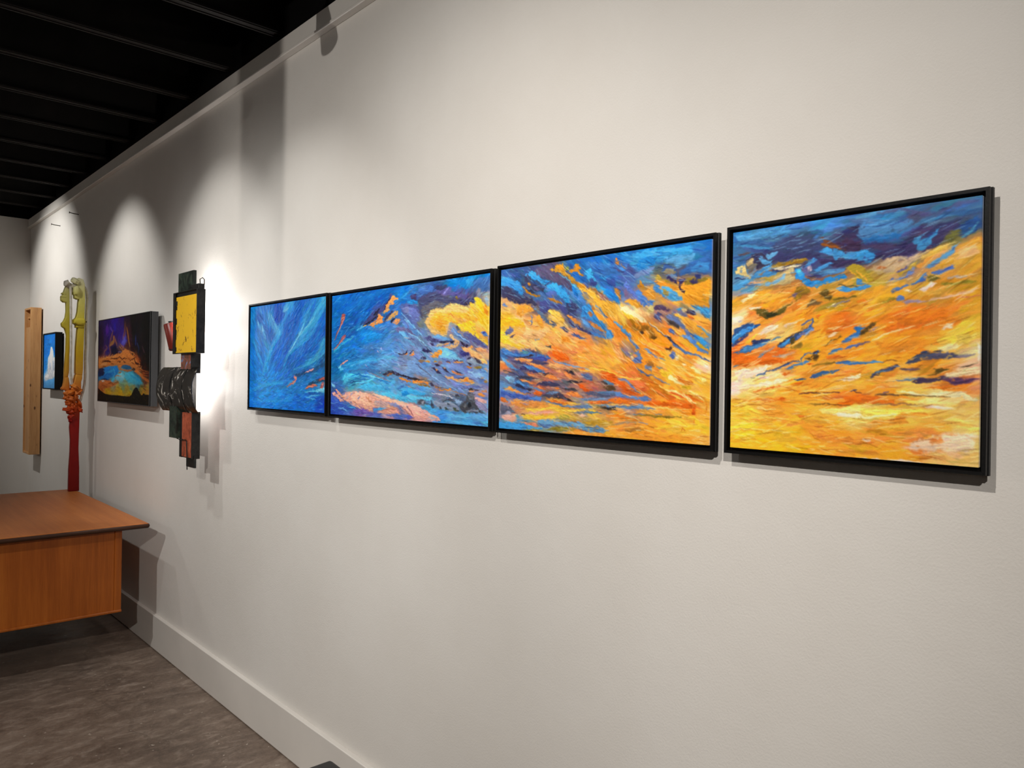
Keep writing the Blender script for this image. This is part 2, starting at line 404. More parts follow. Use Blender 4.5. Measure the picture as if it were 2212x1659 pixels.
PAINT['p4'] = dict(y=0.8479, z=1.7865, w=0.4443, h=0.4301, x=-0.038,
 base=[(15, 20, 60, 115, 175), (139, -1, 75, 130, 190), (256, -20, 85, 140, 205), (402, -12, 75, 135, 205), (602, -8, 70, 125, 185), (781, 8, 70, 115, 165), (875, 11, 80, 120, 170), (876, 72, 60, 80, 130), (99, 53, 65, 90, 140), (295, 71, 65, 75, 115), (473, 100, 60, 55, 95), (603, 96, 60, 75, 130), (725, 87, 70, 60, 100), (838, 84, 60, 75, 125), (666, 136, 60, 55, 100), (34, 113, 70, 110, 165), (181, 114, 60, 65, 110), (376, 164, 70, 75, 125), (527, 166, 55, 55, 110), (666, 168, 80, 80, 130), (811, 123, 110, 110, 60), (44, 220, 90, 140, 190), (143, 213, 190, 150, 80), (420, 258, 200, 145, 50), (554, 222, 190, 160, 60), (636, 197, 200, 160, 100), (755, 178, 225, 165, 80), (856, 159, 235, 175, 70), (878, 222, 230, 165, 50), (19, 278, 235, 165, 50), (144, 287, 235, 150, 40), (298, 283, 220, 140, 50), (442, 307, 215, 150, 50), (593, 291, 235, 170, 50), (728, 301, 215, 160, 60), (841, 285, 215, 150, 40), (880, 373, 230, 165, 50), (20, 339, 250, 215, 160), (145, 346, 235, 140, 50), (299, 340, 235, 150, 45), (443, 375, 225, 110, 30), (669, 380, 230, 115, 30), (786, 380, 230, 125, 35), (870, 408, 240, 180, 60), (185, 406, 245, 200, 110), (373, 427, 240, 170, 50), (608, 442, 245, 165, 50), (670, 457, 235, 140, 30), (816, 461, 235, 190, 70), (876, 481, 250, 225, 170), (49, 499, 235, 110, 30), (187, 501, 230, 110, 30), (338, 482, 235, 160, 40), (478, 485, 240, 150, 40), (609, 507, 240, 165, 45), (50, 566, 250, 220, 150), (172, 552, 250, 200, 140), (302, 552, 240, 165, 60), (446, 566, 245, 165, 60), (578, 552, 240, 160, 50), (760, 540, 230, 140, 35), (872, 553, 245, 190, 150), (8, 620, 250, 215, 200), (149, 596, 250, 215, 120), (303, 608, 240, 150, 40), (480, 606, 245, 180, 60), (672, 603, 245, 190, 90), (818, 602, 235, 130, 40), (883, 601, 235, 150, 100), (26, 680, 250, 190, 60), (228, 660, 240, 150, 40), (481, 653, 230, 110, 30), (642, 643, 235, 150, 40), (790, 633, 245, 225, 140), (27, 756, 250, 195, 60), (230, 724, 240, 160, 50), (377, 690, 245, 180, 60), (515, 699, 250, 220, 110), (674, 693, 250, 200, 80), (846, 674, 245, 195, 100), (29, 831, 245, 185, 40), (231, 789, 245, 185, 50), (414, 785, 240, 155, 45), (613, 760, 240, 165, 50), (763, 733, 240, 170, 60), (874, 721, 245, 210, 110), (193, 842, 240, 180, 40), (415, 840, 240, 160, 50), (582, 801, 235, 150, 50), (735, 791, 225, 130, 60), (820, 797, 235, 190, 140), (875, 805, 225, 200, 110), (793, 842, 235, 180, 100), (614, 845, 235, 165, 40)],
 flow=[(98, -6, 1), (472, 46, 0), (782, 58, 14), (183, 260, 13), (476, 296, 16), (785, 243, 28), (263, 445, 25), (608, 422, 19), (816, 461, 20), (188, 566, 13), (610, 578, 6), (191, 733, 1), (612, 715, 0), (415, 826, -1)],
 strokes=[   # shape (0 outline, 1 line), red, green, blue, softness, width, then points
  (1, 58, 58, 104, 8, 24, 494, 113, 567, 119, 642, 140, 716, 118, 767, 83, 829, 70),
  (1, 75, 58, 92, 8, 20, 500, 117, 581, 127, 653, 135),
  (0, 61, 53, 96, 6, 0, 567, 143, 636, 128, 685, 122, 742, 107, 767, 89, 817, 69, 832, 92, 793, 125, 758, 148, 712, 162, 653, 167, 582, 170, 553, 161),
  (0, 90, 138, 196, 11, 0, 502, 37, 568, 32, 641, 46, 689, 50, 668, 75, 603, 95, 529, 94, 500, 76),
  (0, 47, 108, 176, 10, 0, 512, 89, 580, 86, 652, 84, 636, 105, 581, 112, 523, 105),
  (1, 111, 160, 212, 9, 18, 493, 15, 565, 3, 662, -2, 740, -3),
  (1, 86, 80, 126, 8, 14, 565, 6, 635, 5, 741, 41, 816, 17, 876, 14),
  (1, 74, 134, 192, 7, 15, 652, 84, 715, 59, 779, 47, 865, 44),
  (1, 53, 85, 143, 7, 16, 779, 39, 841, 48, 884, 44),
  (0, 79, 143, 202, 2, 0, 679, 125, 690, 112, 713, 98, 721, 102, 706, 119, 695, 129, 685, 129),
  (0, 75, 140, 198, 2, 0, 695, 129, 713, 115, 742, 107, 757, 90, 767, 87, 757, 109, 740, 132, 724, 150, 709, 152, 699, 142),
  (1, 47, 92, 156, 2, 5, 714, 129, 729, 117, 742, 107),
  (0, 44, 79, 144, 7, 0, 817, 107, 841, 78, 870, 66, 886, 74, 884, 105, 861, 118, 839, 126),
  (1, 87, 144, 180, 3, 8, 834, 125, 861, 107, 879, 83),
  (0, 107, 106, 54, 7, 0, 783, 124, 800, 104, 824, 97, 829, 114, 815, 136, 790, 141),
  (0, 92, 147, 204, 10, 0, 7, 11, 107, 11, 239, 10, 246, 30, 136, 41, 26, 40),
  (0, 65, 70, 110, 11, 0, 171, 65, 240, 41, 339, 67, 365, 95, 339, 116, 241, 118, 172, 97),
  (0, 58, 53, 80, 5, 0, 79, 96, 129, 95, 179, 130, 159, 147, 109, 158, 87, 140),
  (0, 60, 58, 102, 8, 0, 179, 98, 274, 118, 339, 113, 365, 138, 314, 138, 207, 142, 172, 123),
  (1, 77, 138, 192, 6, 12, 19, 52, 108, 70, 172, 84),
  (1, 61, 90, 148, 7, 13, 26, 47, 107, 53, 157, 69),
  (0, 91, 74, 82, 4, 0, 23, 90, 64, 84, 75, 89, 35, 98),
  (0, 106, 63, 44, 4, 0, 358, 63, 389, 76, 411, 94, 457, 115, 464, 128, 433, 115, 402, 105, 371, 97, 356, 87, 383, 88),
  (1, 160, 90, 32, 2, 7, 361, 91, 390, 96, 415, 108, 439, 114),
  (0, 67, 48, 78, 7, 0, 411, 91, 463, 83, 510, 106, 511, 133, 464, 131),
  (0, 79, 146, 210, 2, 0, 354, 115, 384, 102, 427, 114, 458, 133, 511, 133, 511, 160, 464, 155, 434, 142, 422, 156, 406, 136, 371, 126),
  (0, 69, 145, 212, 3, 0, 495, 134, 527, 128, 550, 141, 562, 165, 542, 178, 495, 161),
  (0, 59, 49, 88, 4, 0, 340, 138, 403, 148, 434, 157, 511, 163, 511, 177, 434, 181, 372, 169),
  (0, 109, 103, 94, 6, 0, 61, 117, 83, 110, 98, 141, 84, 172, 58, 157),
  (0, 106, 163, 220, 2, 0, 112, 106, 126, 108, 137, 122, 158, 124, 179, 125, 169, 135, 144, 142, 130, 138, 119, 123),
  (0, 116, 169, 220, 2, 0, 142, 113, 144, 100, 158, 105, 193, 96, 194, 100, 172, 116, 158, 121),
  (0, 79, 138, 200, 2, 0, 80, 189, 109, 165, 159, 141, 172, 139, 166, 161, 131, 170, 102, 187, 84, 194),
  (0, 74, 134, 198, 3, 0, 95, 188, 131, 177, 152, 159, 159, 170, 204, 171, 191, 186, 152, 190, 113, 191),
  (0, 49, 55, 106, 3, 0, 169, 161, 201, 167, 208, 174, 173, 171),
  (0, 230, 200, 124, 3, 0, 11, 155, 24, 137, 54, 130, 56, 150, 62, 170, 84, 181, 73, 188, 43, 175, 21, 165),
  (0, 205, 178, 124, 3, 0, 59, 127, 76, 112, 92, 114, 90, 130, 69, 144),
  (1, 38, 51, 95, 2, 6, 6, 185, 25, 187, 40, 191, 58, 190),
  (0, 90, 151, 208, 3, 0, 5, 215, 44, 198, 70, 194, 63, 217, 29, 227, 5, 234),
  (0, 160, 122, 34, 3, 0, 169, 151, 200, 142, 248, 136, 307, 134, 321, 145, 275, 150, 221, 157, 180, 157),
  (0, 242, 230, 192, 2, 0, 173, 158, 214, 158, 275, 154, 301, 155, 262, 166, 208, 170),
  (0, 200, 178, 122, 7, 0, 187, 189, 228, 176, 262, 164, 266, 202, 249, 226, 208, 226, 174, 207),
  (0, 127, 168, 204, 5, 0, 66, 210, 121, 212, 174, 210, 228, 186, 222, 204, 181, 223, 103, 223),
  (0, 216, 160, 112, 4, 0, 66, 212, 81, 202, 145, 207, 110, 214),
  (0, 47, 134, 216, 2, 0, 268, 168, 285, 169, 308, 206, 335, 221, 373, 221, 459, 208, 459, 223, 404, 236, 348, 250, 315, 238, 282, 213, 266, 202),
  (0, 95, 176, 232, 2, 0, 272, 171, 282, 172, 295, 195, 282, 200),
  (0, 106, 98, 150, 4, 0, 285, 166, 308, 172, 328, 202, 338, 212, 312, 203),
  (0, 200, 182, 200, 3, 0, 310, 172, 324, 164, 336, 181, 321, 189),
  (0, 84, 143, 208, 3, 0, 324, 142, 340, 136, 359, 149, 327, 161, 301, 174, 308, 159),
  (0, 79, 143, 210, 2, 0, 339, 181, 366, 168, 403, 158, 414, 164, 388, 177, 350, 188),
  (0, 70, 69, 126, 3, 0, 337, 196, 388, 195, 449, 183, 462, 190, 404, 206, 347, 210),
  (0, 92, 136, 190, 2, 0, 347, 197, 419, 186, 458, 187, 456, 198, 388, 210),
  (0, 180, 154, 44, 2, 0, 458, 184, 491, 174, 512, 189, 512, 222, 495, 217, 471, 203),
  (1, 240, 176, 48, 1, 5, 471, 200, 492, 211, 507, 227),
  (0, 181, 153, 44, 3, 0, 495, 176, 513, 183, 548, 222, 560, 246, 537, 250, 514, 225, 496, 205),
  (1, 232, 168, 56, 1, 6, 496, 199, 516, 219, 534, 241),
  (0, 74, 144, 216, 2, 0, 423, 256, 453, 249, 483, 258, 513, 254, 513, 269, 475, 275, 435, 266),
  (0, 74, 140, 212, 2, 0, 496, 256, 534, 250, 549, 260, 514, 269, 497, 269),
  (0, 79, 130, 188, 2, 0, 496, 223, 517, 240, 534, 252, 502, 250),
  (1, 74, 74, 58, 3, 5, 429, 244, 465, 249, 504, 256),
  (0, 205, 178, 140, 9, 0, 571, 189, 615, 165, 669, 168, 711, 159, 691, 190, 637, 208, 588, 220, 542, 201),
  (0, 181, 98, 44, 6, 0, 565, 200, 587, 191, 599, 198, 582, 205),
  (0, 239, 192, 80, 4, 0, 712, 173, 768, 144, 795, 139, 788, 157, 743, 177, 707, 187),
  (0, 237, 160, 64, 4, 0, 691, 202, 730, 183, 755, 170, 738, 193, 707, 214),
  (0, 90, 140, 192, 3, 0, 723, 210, 748, 191, 768, 182, 805, 154, 827, 140, 813, 168, 791, 187, 759, 206, 738, 212),
  (1, 59, 74, 134, 1, 3, 801, 164, 813, 152),
  (0, 240, 184, 120, 7, 0, 818, 171, 847, 159, 878, 152, 883, 179, 850, 191, 818, 193),
  (0, 234, 170, 62, 5, 0, 813, 160, 842, 142, 880, 131, 883, 152, 842, 158),
  (0, 224, 164, 46, 4, 0, 769, 210, 806, 192, 811, 200, 776, 219, 743, 221),
  (0, 66, 64, 138, 2, 0, 627, 218, 646, 208, 670, 199, 664, 207, 638, 220),
  (0, 198, 162, 56, 2, 0, 629, 224, 670, 208, 696, 188, 689, 210, 649, 231, 635, 236),
  (0, 106, 122, 184, 2, 0, 662, 233, 675, 214, 688, 204, 689, 221, 673, 235, 649, 243, 622, 246, 602, 251, 599, 250, 616, 237, 638, 239),
  (0, 74, 102, 184, 2, 0, 741, 232, 769, 223, 804, 213, 814, 218, 794, 231, 769, 240, 744, 239),
  (0, 63, 92, 174, 2, 0, 676, 263, 702, 253, 718, 232, 728, 228, 731, 242, 728, 253, 702, 262, 679, 268),
  (1, 85, 160, 216, 1, 3, 676, 265, 702, 253, 718, 235, 728, 229),
  (0, 74, 106, 174, 2, 0, 615, 287, 622, 272, 633, 263, 644, 269, 665, 261, 673, 265, 649, 277, 630, 281, 619, 289),
  (0, 92, 120, 192, 2, 0, 632, 307, 644, 299, 658, 306, 661, 314, 639, 316),
  (0, 156, 138, 160, 4, 0, 650, 317, 693, 317, 735, 322, 714, 327, 666, 329),
  (0, 244, 220, 196, 2, 0, 655, 277, 671, 284, 682, 288, 671, 293, 663, 286),
  (0, 240, 216, 204, 3, 0, 703, 284, 718, 274, 744, 262, 759, 269, 729, 286, 726, 294),
  (0, 108, 98, 40, 4, 0, 731, 245, 754, 241, 769, 251, 754, 263, 736, 259),
  (1, 140, 130, 40, 4, 9, 770, 270, 819, 272, 877, 268),
  (1, 138, 122, 40, 3, 8, 589, 318, 611, 308, 633, 307),
  (1, 176, 168, 176, 5, 8, 794, 253, 824, 250, 848, 250),
  (1, 208, 112, 90, 2, 4, 820, 317, 864, 318, 885, 314),
  (1, 239, 192, 160, 4, 8, 735, 322, 795, 313, 885, 296),
  (0, 224, 122, 30, 5, 0, 623, 378, 667, 363, 745, 351, 796, 359, 794, 384, 746, 400, 640, 395),
  (1, 246, 192, 96, 1, 3, 645, 362, 693, 356, 740, 342),
  (1, 216, 112, 30, 4, 7, 497, 309, 515, 306, 532, 314),
  (0, 224, 118, 28, 4, 0, 660, 401, 663, 379, 706, 370, 754, 362, 794, 368, 768, 388, 720, 397, 678, 406),
  (0, 220, 112, 28, 4, 0, 583, 413, 624, 396, 649, 409, 613, 422),
  (1, 248, 220, 160, 2, 5, 553, 447, 595, 429, 657, 413, 692, 407),
  (0, 234, 146, 42, 5, 0, 565, 455, 650, 439, 755, 453, 769, 465, 686, 481, 577, 475),
  (0, 246, 216, 180, 3, 0, 775, 421, 795, 400, 815, 394, 805, 412, 785, 422),
  (0, 242, 226, 160, 6, 0, 762, 483, 796, 466, 838, 467, 822, 484, 776, 494),
  (0, 224, 192, 80, 8, 0, 815, 437, 854, 432, 873, 453, 848, 467, 822, 459),
  (1, 248, 239, 220, 3, 6, 883, 464, 887, 496, 884, 524),
  (0, 58, 68, 100, 2, 0, 666, 530, 676, 515, 708, 500, 735, 488, 745, 488, 735, 497, 776, 489, 783, 491, 756, 501, 739, 512, 701, 523, 673, 532),
  (0, 74, 74, 104, 3, 0, 715, 519, 749, 501, 789, 493, 823, 502, 832, 510, 803, 515, 756, 516),
  (1, 122, 114, 136, 5, 10, 823, 508, 855, 503, 874, 503),
  (1, 60, 50, 32, 1, 4, 830, 544, 855, 540, 884, 531),
  (0, 64, 60, 88, 2, 0, 544, 576, 570, 556, 600, 545, 640, 533, 648, 541, 619, 552, 578, 566, 552, 577),
  (1, 77, 106, 148, 2, 4, 555, 570, 589, 556, 626, 543),
  (1, 84, 72, 90, 3, 7, 648, 550, 680, 549, 712, 547),
  (0, 80, 68, 28, 2, 0, 750, 549, 770, 543, 800, 545, 790, 553, 777, 560, 753, 563, 763, 556),
  (1, 64, 54, 28, 1, 3, 733, 571, 750, 569, 777, 562),
  (0, 62, 50, 82, 2, 0, 684, 590, 709, 577, 757, 580, 784, 571, 804, 571, 801, 581, 777, 589, 730, 593, 702, 597),
  (1, 91, 124, 160, 1, 5, 627, 590, 663, 586, 695, 580, 709, 577),
  (0, 90, 58, 98, 4, 0, 781, 589, 810, 574, 856, 578, 888, 576, 888, 586, 856, 595, 807, 598),
  (0, 244, 216, 168, 4, 0, 784, 567, 807, 560, 856, 549, 886, 539, 886, 567, 843, 570, 810, 578),
  (0, 224, 122, 32, 3, 0, 727, 612, 757, 600, 808, 603, 872, 592, 863, 606, 811, 618, 757, 617),
  (0, 242, 230, 174, 3, 0, 638, 624, 688, 623, 737, 630, 791, 621, 840, 622, 885, 641, 885, 650, 824, 642, 758, 635, 688, 635),
  (1, 76, 58, 56, 2, 5, 564, 639, 590, 635, 616, 634, 645, 636),
  (1, 92, 72, 104, 2, 5, 594, 631, 612, 627, 612, 625),
  (1, 90, 64, 32, 2, 4, 645, 636, 706, 636, 765, 637, 808, 641),
  (0, 220, 110, 30, 5, 0, 502, 639, 560, 641, 631, 651, 628, 666, 561, 672, 503, 670),
  (1, 138, 96, 72, 4, 5, 561, 672, 635, 666, 703, 666),
  (0, 248, 220, 208, 4, 0, 724, 673, 765, 668, 818, 675, 779, 680, 738, 678),
  (0, 246, 216, 90, 4, 0, 503, 690, 580, 683, 661, 684, 731, 687, 689, 696, 639, 706, 617, 720, 565, 726, 519, 721, 503, 718),
  (1, 251, 240, 176, 2, 7, 511, 707, 538, 718, 573, 711, 639, 702),
  (0, 238, 154, 52, 4, 0, 607, 736, 646, 700, 682, 693, 738, 696, 738, 704, 668, 710, 676, 729, 640, 738),
  (0, 232, 154, 52, 6, 0, 725, 771, 780, 767, 787, 789, 753, 802, 733, 796),
  (0, 240, 210, 180, 13, 0, 655, 817, 712, 783, 793, 759, 877, 754, 881, 807, 814, 816, 726, 819),
  (0, 216, 122, 52, 9, 0, 739, 781, 780, 767, 787, 785, 753, 798),
  (1, 232, 176, 80, 4, 10, 759, 717, 826, 725, 883, 729),
  (1, 242, 228, 220, 2, 5, 505, 861, 563, 860, 612, 860, 674, 858, 727, 859),
  (1, 245, 220, 200, 4, 8, 504, 798, 528, 795, 551, 799),
  (0, 76, 68, 24, 4, 0, 103, 320, 148, 327, 196, 333, 234, 314, 223, 334, 188, 343, 148, 349, 124, 329),
  (0, 90, 80, 32, 3, 0, 93, 314, 140, 311, 155, 328, 210, 318, 257, 293, 231, 326, 190, 346, 148, 353, 112, 332),
  (0, 48, 48, 28, 3, 0, 140, 330, 162, 328, 203, 332, 190, 346, 155, 351),
  (0, 244, 176, 66, 6, 0, 96, 262, 146, 253, 250, 261, 216, 271, 147, 289, 68, 293, 38, 285),
  (0, 246, 228, 168, 2, 0, 34, 281, 49, 269, 78, 254, 114, 250, 82, 268, 53, 282),
  (0, 251, 242, 208, 1, 0, 73, 310, 86, 306, 119, 306, 140, 304, 112, 312, 83, 314),
  (0, 238, 154, 46, 5, 0, 154, 295, 209, 280, 263, 277, 230, 297, 189, 317, 161, 319),
  (0, 140, 108, 36, 4, 0, 270, 240, 309, 237, 325, 257, 297, 277, 270, 294, 263, 271),
  (0, 138, 114, 128, 3, 0, 250, 267, 263, 259, 277, 263, 263, 277),
  (0, 106, 84, 52, 4, 0, 313, 309, 336, 286, 342, 292, 374, 301, 358, 312, 330, 313, 304, 324),
  (0, 92, 74, 32, 4, 0, 358, 269, 395, 257, 392, 278, 417, 285, 402, 297, 374, 282),
  (0, 232, 148, 44, 4, 0, 398, 260, 442, 269, 496, 279, 466, 295, 414, 288),
  (1, 106, 92, 36, 4, 9, 411, 297, 448, 294, 496, 291),
  (0, 248, 238, 196, 1, 0, 384, 320, 402, 318, 424, 307, 415, 317, 393, 325),
  (1, 142, 132, 148, 3, 6, 412, 321, 451, 306, 478, 299),
  (1, 248, 224, 160, 1, 3, 421, 325, 436, 320, 451, 322),
  (0, 222, 124, 36, 5, 0, 254, 318, 284, 304, 303, 302, 284, 320, 264, 328),
  (1, 246, 220, 144, 1, 2, 427, 344, 446, 340, 470, 340),
  (0, 44, 76, 134, 3, 0, 0, 409, 16, 383, 50, 370, 100, 367, 128, 368, 108, 384, 76, 408, 34, 433, 13, 455, 0, 459),
  (0, 74, 134, 208, 2, 0, 2, 425, 25, 403, 59, 385, 100, 372, 92, 387, 51, 411, 17, 437, 2, 444),
  (0, 122, 176, 232, 2, 0, 4, 421, 21, 406, 38, 401, 21, 418, 6, 431),
  (1, 68, 58, 108, 3, 8, 3, 455, 34, 437, 72, 412),
  (0, 251, 238, 212, 4, 0, 1, 341, 41, 339, 58, 348, 33, 354, 12, 364, 1, 368),
  (1, 154, 146, 184, 4, 7, 29, 357, 46, 351),
  (0, 58, 106, 168, 2, 0, 3, 482, 35, 471, 52, 456, 85, 453, 126, 440, 158, 430, 166, 437, 154, 452, 110, 465, 69, 483, 35, 486),
  (0, 43, 56, 102, 2, 0, 89, 442, 101, 430, 126, 436, 162, 428, 166, 434, 134, 444, 97, 452),
  (0, 91, 142, 200, 2, 0, 60, 464, 97, 458, 134, 447, 158, 441, 134, 458, 85, 474, 35, 479),
  (1, 74, 114, 168, 2, 5, 162, 439, 185, 432, 209, 426),
  (0, 248, 226, 196, 3, 0, 101, 417, 133, 396, 165, 382, 204, 380, 200, 391, 165, 404, 125, 414),
  (0, 244, 208, 172, 3, 0, 220, 385, 250, 372, 280, 366, 273, 376, 235, 387),
  (0, 248, 208, 64, 5, 0, 60, 445, 92, 416, 125, 406, 85, 442),
  (0, 52, 80, 140, 2, 0, 196, 467, 205, 449, 243, 429, 281, 412, 318, 396, 340, 381, 345, 397, 318, 417, 274, 437, 236, 457, 209, 468),
  (0, 79, 134, 196, 2, 0, 202, 464, 221, 446, 251, 433, 259, 440, 236, 454, 213, 464),
  (0, 106, 122, 192, 2, 0, 278, 426, 311, 413, 336, 397, 344, 404, 311, 420, 281, 434),
  (1, 60, 44, 28, 2, 4, 198, 456, 236, 432, 277, 412, 318, 393),
  (0, 82, 70, 30, 3, 0, 251, 433, 270, 426, 270, 444, 252, 458),
  (1, 74, 92, 156, 2, 7, 296, 386, 318, 370, 336, 362, 341, 373, 329, 390),
  (0, 220, 148, 52, 3, 0, 299, 392, 318, 379, 334, 376, 329, 383, 303, 399),
  (1, 160, 138, 132, 4, 8, 126, 491, 158, 477, 190, 460),
  (0, 74, 132, 174, 2, 0, 114, 501, 138, 488, 151, 488, 127, 501),
  (0, 192, 168, 144, 5, 0, 175, 496, 214, 493, 267, 483, 229, 500, 190, 503),
  (0, 124, 100, 40, 5, 0, 244, 468, 282, 455, 311, 445, 289, 466, 259, 472),
  (0, 220, 104, 24, 5, 0, 6, 508, 60, 490, 119, 506, 191, 507, 267, 501, 222, 522, 135, 528, 70, 539, 15, 528),
  (0, 200, 90, 20, 3, 0, 119, 521, 175, 510, 222, 518, 175, 529, 135, 530),
  (1, 244, 168, 72, 2, 4, 44, 532, 69, 524, 103, 526),
  (1, 58, 100, 136, 1, 4, 10, 539, 23, 535, 36, 533),
  (0, 58, 94, 156, 2, 0, 87, 586, 120, 569, 156, 554, 207, 540, 237, 526, 286, 514, 308, 494, 338, 484, 356, 480, 365, 485, 356, 493, 327, 491, 305, 505, 298, 515, 253, 526, 222, 540, 176, 554, 136, 569, 99, 584),
  (0, 72, 118, 176, 2, 0, 226, 545, 260, 533, 301, 519, 338, 514, 320, 525, 276, 537, 242, 547),
  (1, 43, 44, 80, 1, 3, 160, 554, 207, 540, 241, 524, 290, 512),
  (0, 90, 64, 32, 4, 0, 312, 509, 349, 492, 367, 499, 353, 513, 327, 514),
  (1, 48, 44, 68, 1, 5, 341, 488, 356, 483, 365, 487),
  (0, 248, 226, 200, 5, 0, 15, 554, 45, 543, 99, 550, 147, 536, 175, 532, 144, 558, 87, 580, 33, 596, 24, 581),
  (0, 249, 216, 160, 5, 0, 99, 576, 160, 569, 215, 558, 192, 580, 136, 587),
  (0, 248, 216, 208, 3, 0, 124, 580, 152, 573, 172, 571, 160, 582, 136, 586),
  (0, 220, 106, 28, 3, 0, 215, 565, 238, 558, 253, 561, 230, 574),
  (0, 220, 94, 24, 3, 0, 313, 530, 327, 525, 346, 526, 327, 535),
  (0, 207, 90, 20, 3, 0, 261, 601, 284, 593, 306, 595, 288, 604),
  (0, 250, 230, 192, 4, 0, 3, 623, 71, 610, 144, 598, 207, 587, 254, 583, 223, 598, 153, 613, 88, 621, 16, 634),
  (0, 248, 220, 216, 3, 0, -1, 626, 29, 622, 38, 630, 16, 636),
  (1, 220, 106, 32, 4, 7, 100, 636, 149, 624, 192, 616, 219, 612),
  (1, 244, 184, 80, 2, 6, 137, 628, 192, 623, 269, 615, 306, 607),
  (0, 242, 168, 60, 4, 0, 216, 623, 307, 611, 358, 617, 428, 609, 480, 615, 429, 626, 322, 628),
  (0, 58, 94, 148, 2, 0, 324, 577, 339, 565, 385, 554, 428, 551, 448, 553, 421, 561, 386, 572, 343, 580),
  (0, 52, 85, 124, 1, 0, 267, 588, 280, 583, 299, 579, 319, 583, 291, 588, 269, 591),
  (0, 58, 106, 176, 2, 0, 422, 524, 455, 519, 517, 521, 517, 530, 479, 533, 434, 531),
  (1, 108, 90, 36, 3, 6, 382, 530, 403, 529, 427, 524),
  (0, 58, 114, 176, 2, 0, 500, 521, 547, 521, 554, 517, 596, 523, 558, 527, 500, 530),
  (1, 106, 64, 32, 2, 3, 592, 523, 618, 520, 636, 518),
  (0, 66, 112, 180, 2, 0, 443, 456, 457, 439, 494, 419, 515, 411, 515, 424, 487, 440, 460, 453),
  (0, 45, 103, 176, 2, 0, 490, 407, 493, 397, 515, 394, 515, 408, 500, 414),
  (0, 47, 108, 180, 2, 0, 499, 398, 526, 399, 514, 411, 499, 422),
  (0, 76, 60, 32, 3, 0, 507, 422, 522, 403, 545, 389, 568, 386, 553, 404, 534, 419, 519, 430),
  (1, 240, 216, 144, 1, 3, 502, 398, 526, 390, 549, 385),
  (0, 156, 112, 128, 3, 0, 538, 419, 557, 405, 572, 401, 553, 420),
  (0, 66, 112, 172, 2, 0, 395, 492, 416, 479, 444, 471, 454, 475, 427, 486, 399, 494),
  (0, 90, 112, 176, 2, 0, 454, 476, 474, 463, 516, 459, 501, 469, 471, 475),
  (1, 106, 88, 112, 3, 7, 500, 471, 523, 458, 546, 451),
  (0, 240, 202, 164, 3, 0, 394, 430, 418, 414, 436, 416, 419, 428, 398, 436),
  (1, 60, 48, 24, 1, 3, 388, 465, 398, 451, 426, 438, 443, 430),
  (0, 228, 124, 34, 5, 0, 390, 378, 425, 363, 456, 365, 449, 381, 425, 394, 401, 396),
  (1, 250, 220, 156, 1, 3, 397, 399, 422, 400, 446, 391),
  (1, 250, 220, 156, 1, 3, 449, 400, 473, 394, 515, 384),
  (0, 222, 112, 34, 4, 0, 347, 359, 361, 347, 372, 348, 361, 360),
  (0, 220, 112, 32, 5, 0, 388, 499, 423, 493, 454, 504, 427, 510, 392, 510),
  (1, 140, 106, 32, 3, 6, 335, 537, 371, 530, 410, 527),
  (1, 232, 120, 42, 3, 5, 462, 558, 489, 560, 517, 558),
  (1, 224, 122, 48, 3, 5, 357, 582, 393, 577, 435, 570),
  (0, 246, 220, 184, 3, 0, 435, 589, 476, 575, 517, 565, 517, 581, 463, 592),
  (1, 58, 36, 48, 1, 4, 290, 640, 314, 636, 333, 632, 358, 635, 394, 633, 443, 632),
  (1, 248, 224, 112, 1, 4, 290, 632, 322, 626, 351, 624),
  (1, 80, 68, 88, 2, 6, 477, 629, 493, 623, 503, 618),
  (1, 64, 42, 48, 1, 3, 490, 629, 518, 631),
  (0, 222, 106, 24, 4, 0, 450, 646, 518, 638, 519, 668, 491, 670, 470, 663),
  (0, 228, 132, 42, 5, 0, 72, 672, 129, 661, 193, 658, 247, 660, 278, 665, 193, 670, 129, 674),
  (0, 218, 100, 24, 3, 0, 201, 661, 216, 655, 232, 660, 217, 668),
  (1, 90, 68, 32, 2, 4, 352, 678, 387, 675, 415, 673, 443, 677, 481, 677),
  (1, 138, 106, 32, 3, 4, 319, 676, 344, 678, 373, 679),
  (0, 250, 224, 122, 3, 0, 363, 700, 388, 689, 430, 689, 519, 678, 519, 705, 464, 703, 395, 710),
  (0, 246, 236, 200, 2, 0, 409, 712, 447, 704, 519, 708, 520, 721, 464, 717),
  (1, 250, 232, 144, 2, 4, 122, 695, 158, 704, 194, 701),
  (1, 200, 128, 32, 2, 3, 146, 707, 178, 707, 196, 703),
  (0, 220, 116, 36, 3, 0, 278, 718, 305, 718, 327, 721, 316, 727, 294, 728),
  (1, 246, 204, 80, 3, 6, 1, 744, 90, 740, 170, 733, 248, 737),
  (1, 248, 220, 112, 2, 5, 6, 786, 70, 783, 131, 785, 211, 784, 279, 783),
  (1, 216, 152, 32, 2, 3, 10, 790, 74, 787, 139, 789, 218, 787),
  (1, 246, 208, 80, 2, 5, 41, 833, 112, 828, 172, 839),
  (1, 192, 128, 32, 1, 2, 331, 782, 353, 798, 375, 811),
  (0, 228, 140, 52, 9, 0, 324, 769, 389, 772, 448, 792, 521, 791, 521, 814, 452, 812, 379, 807),])
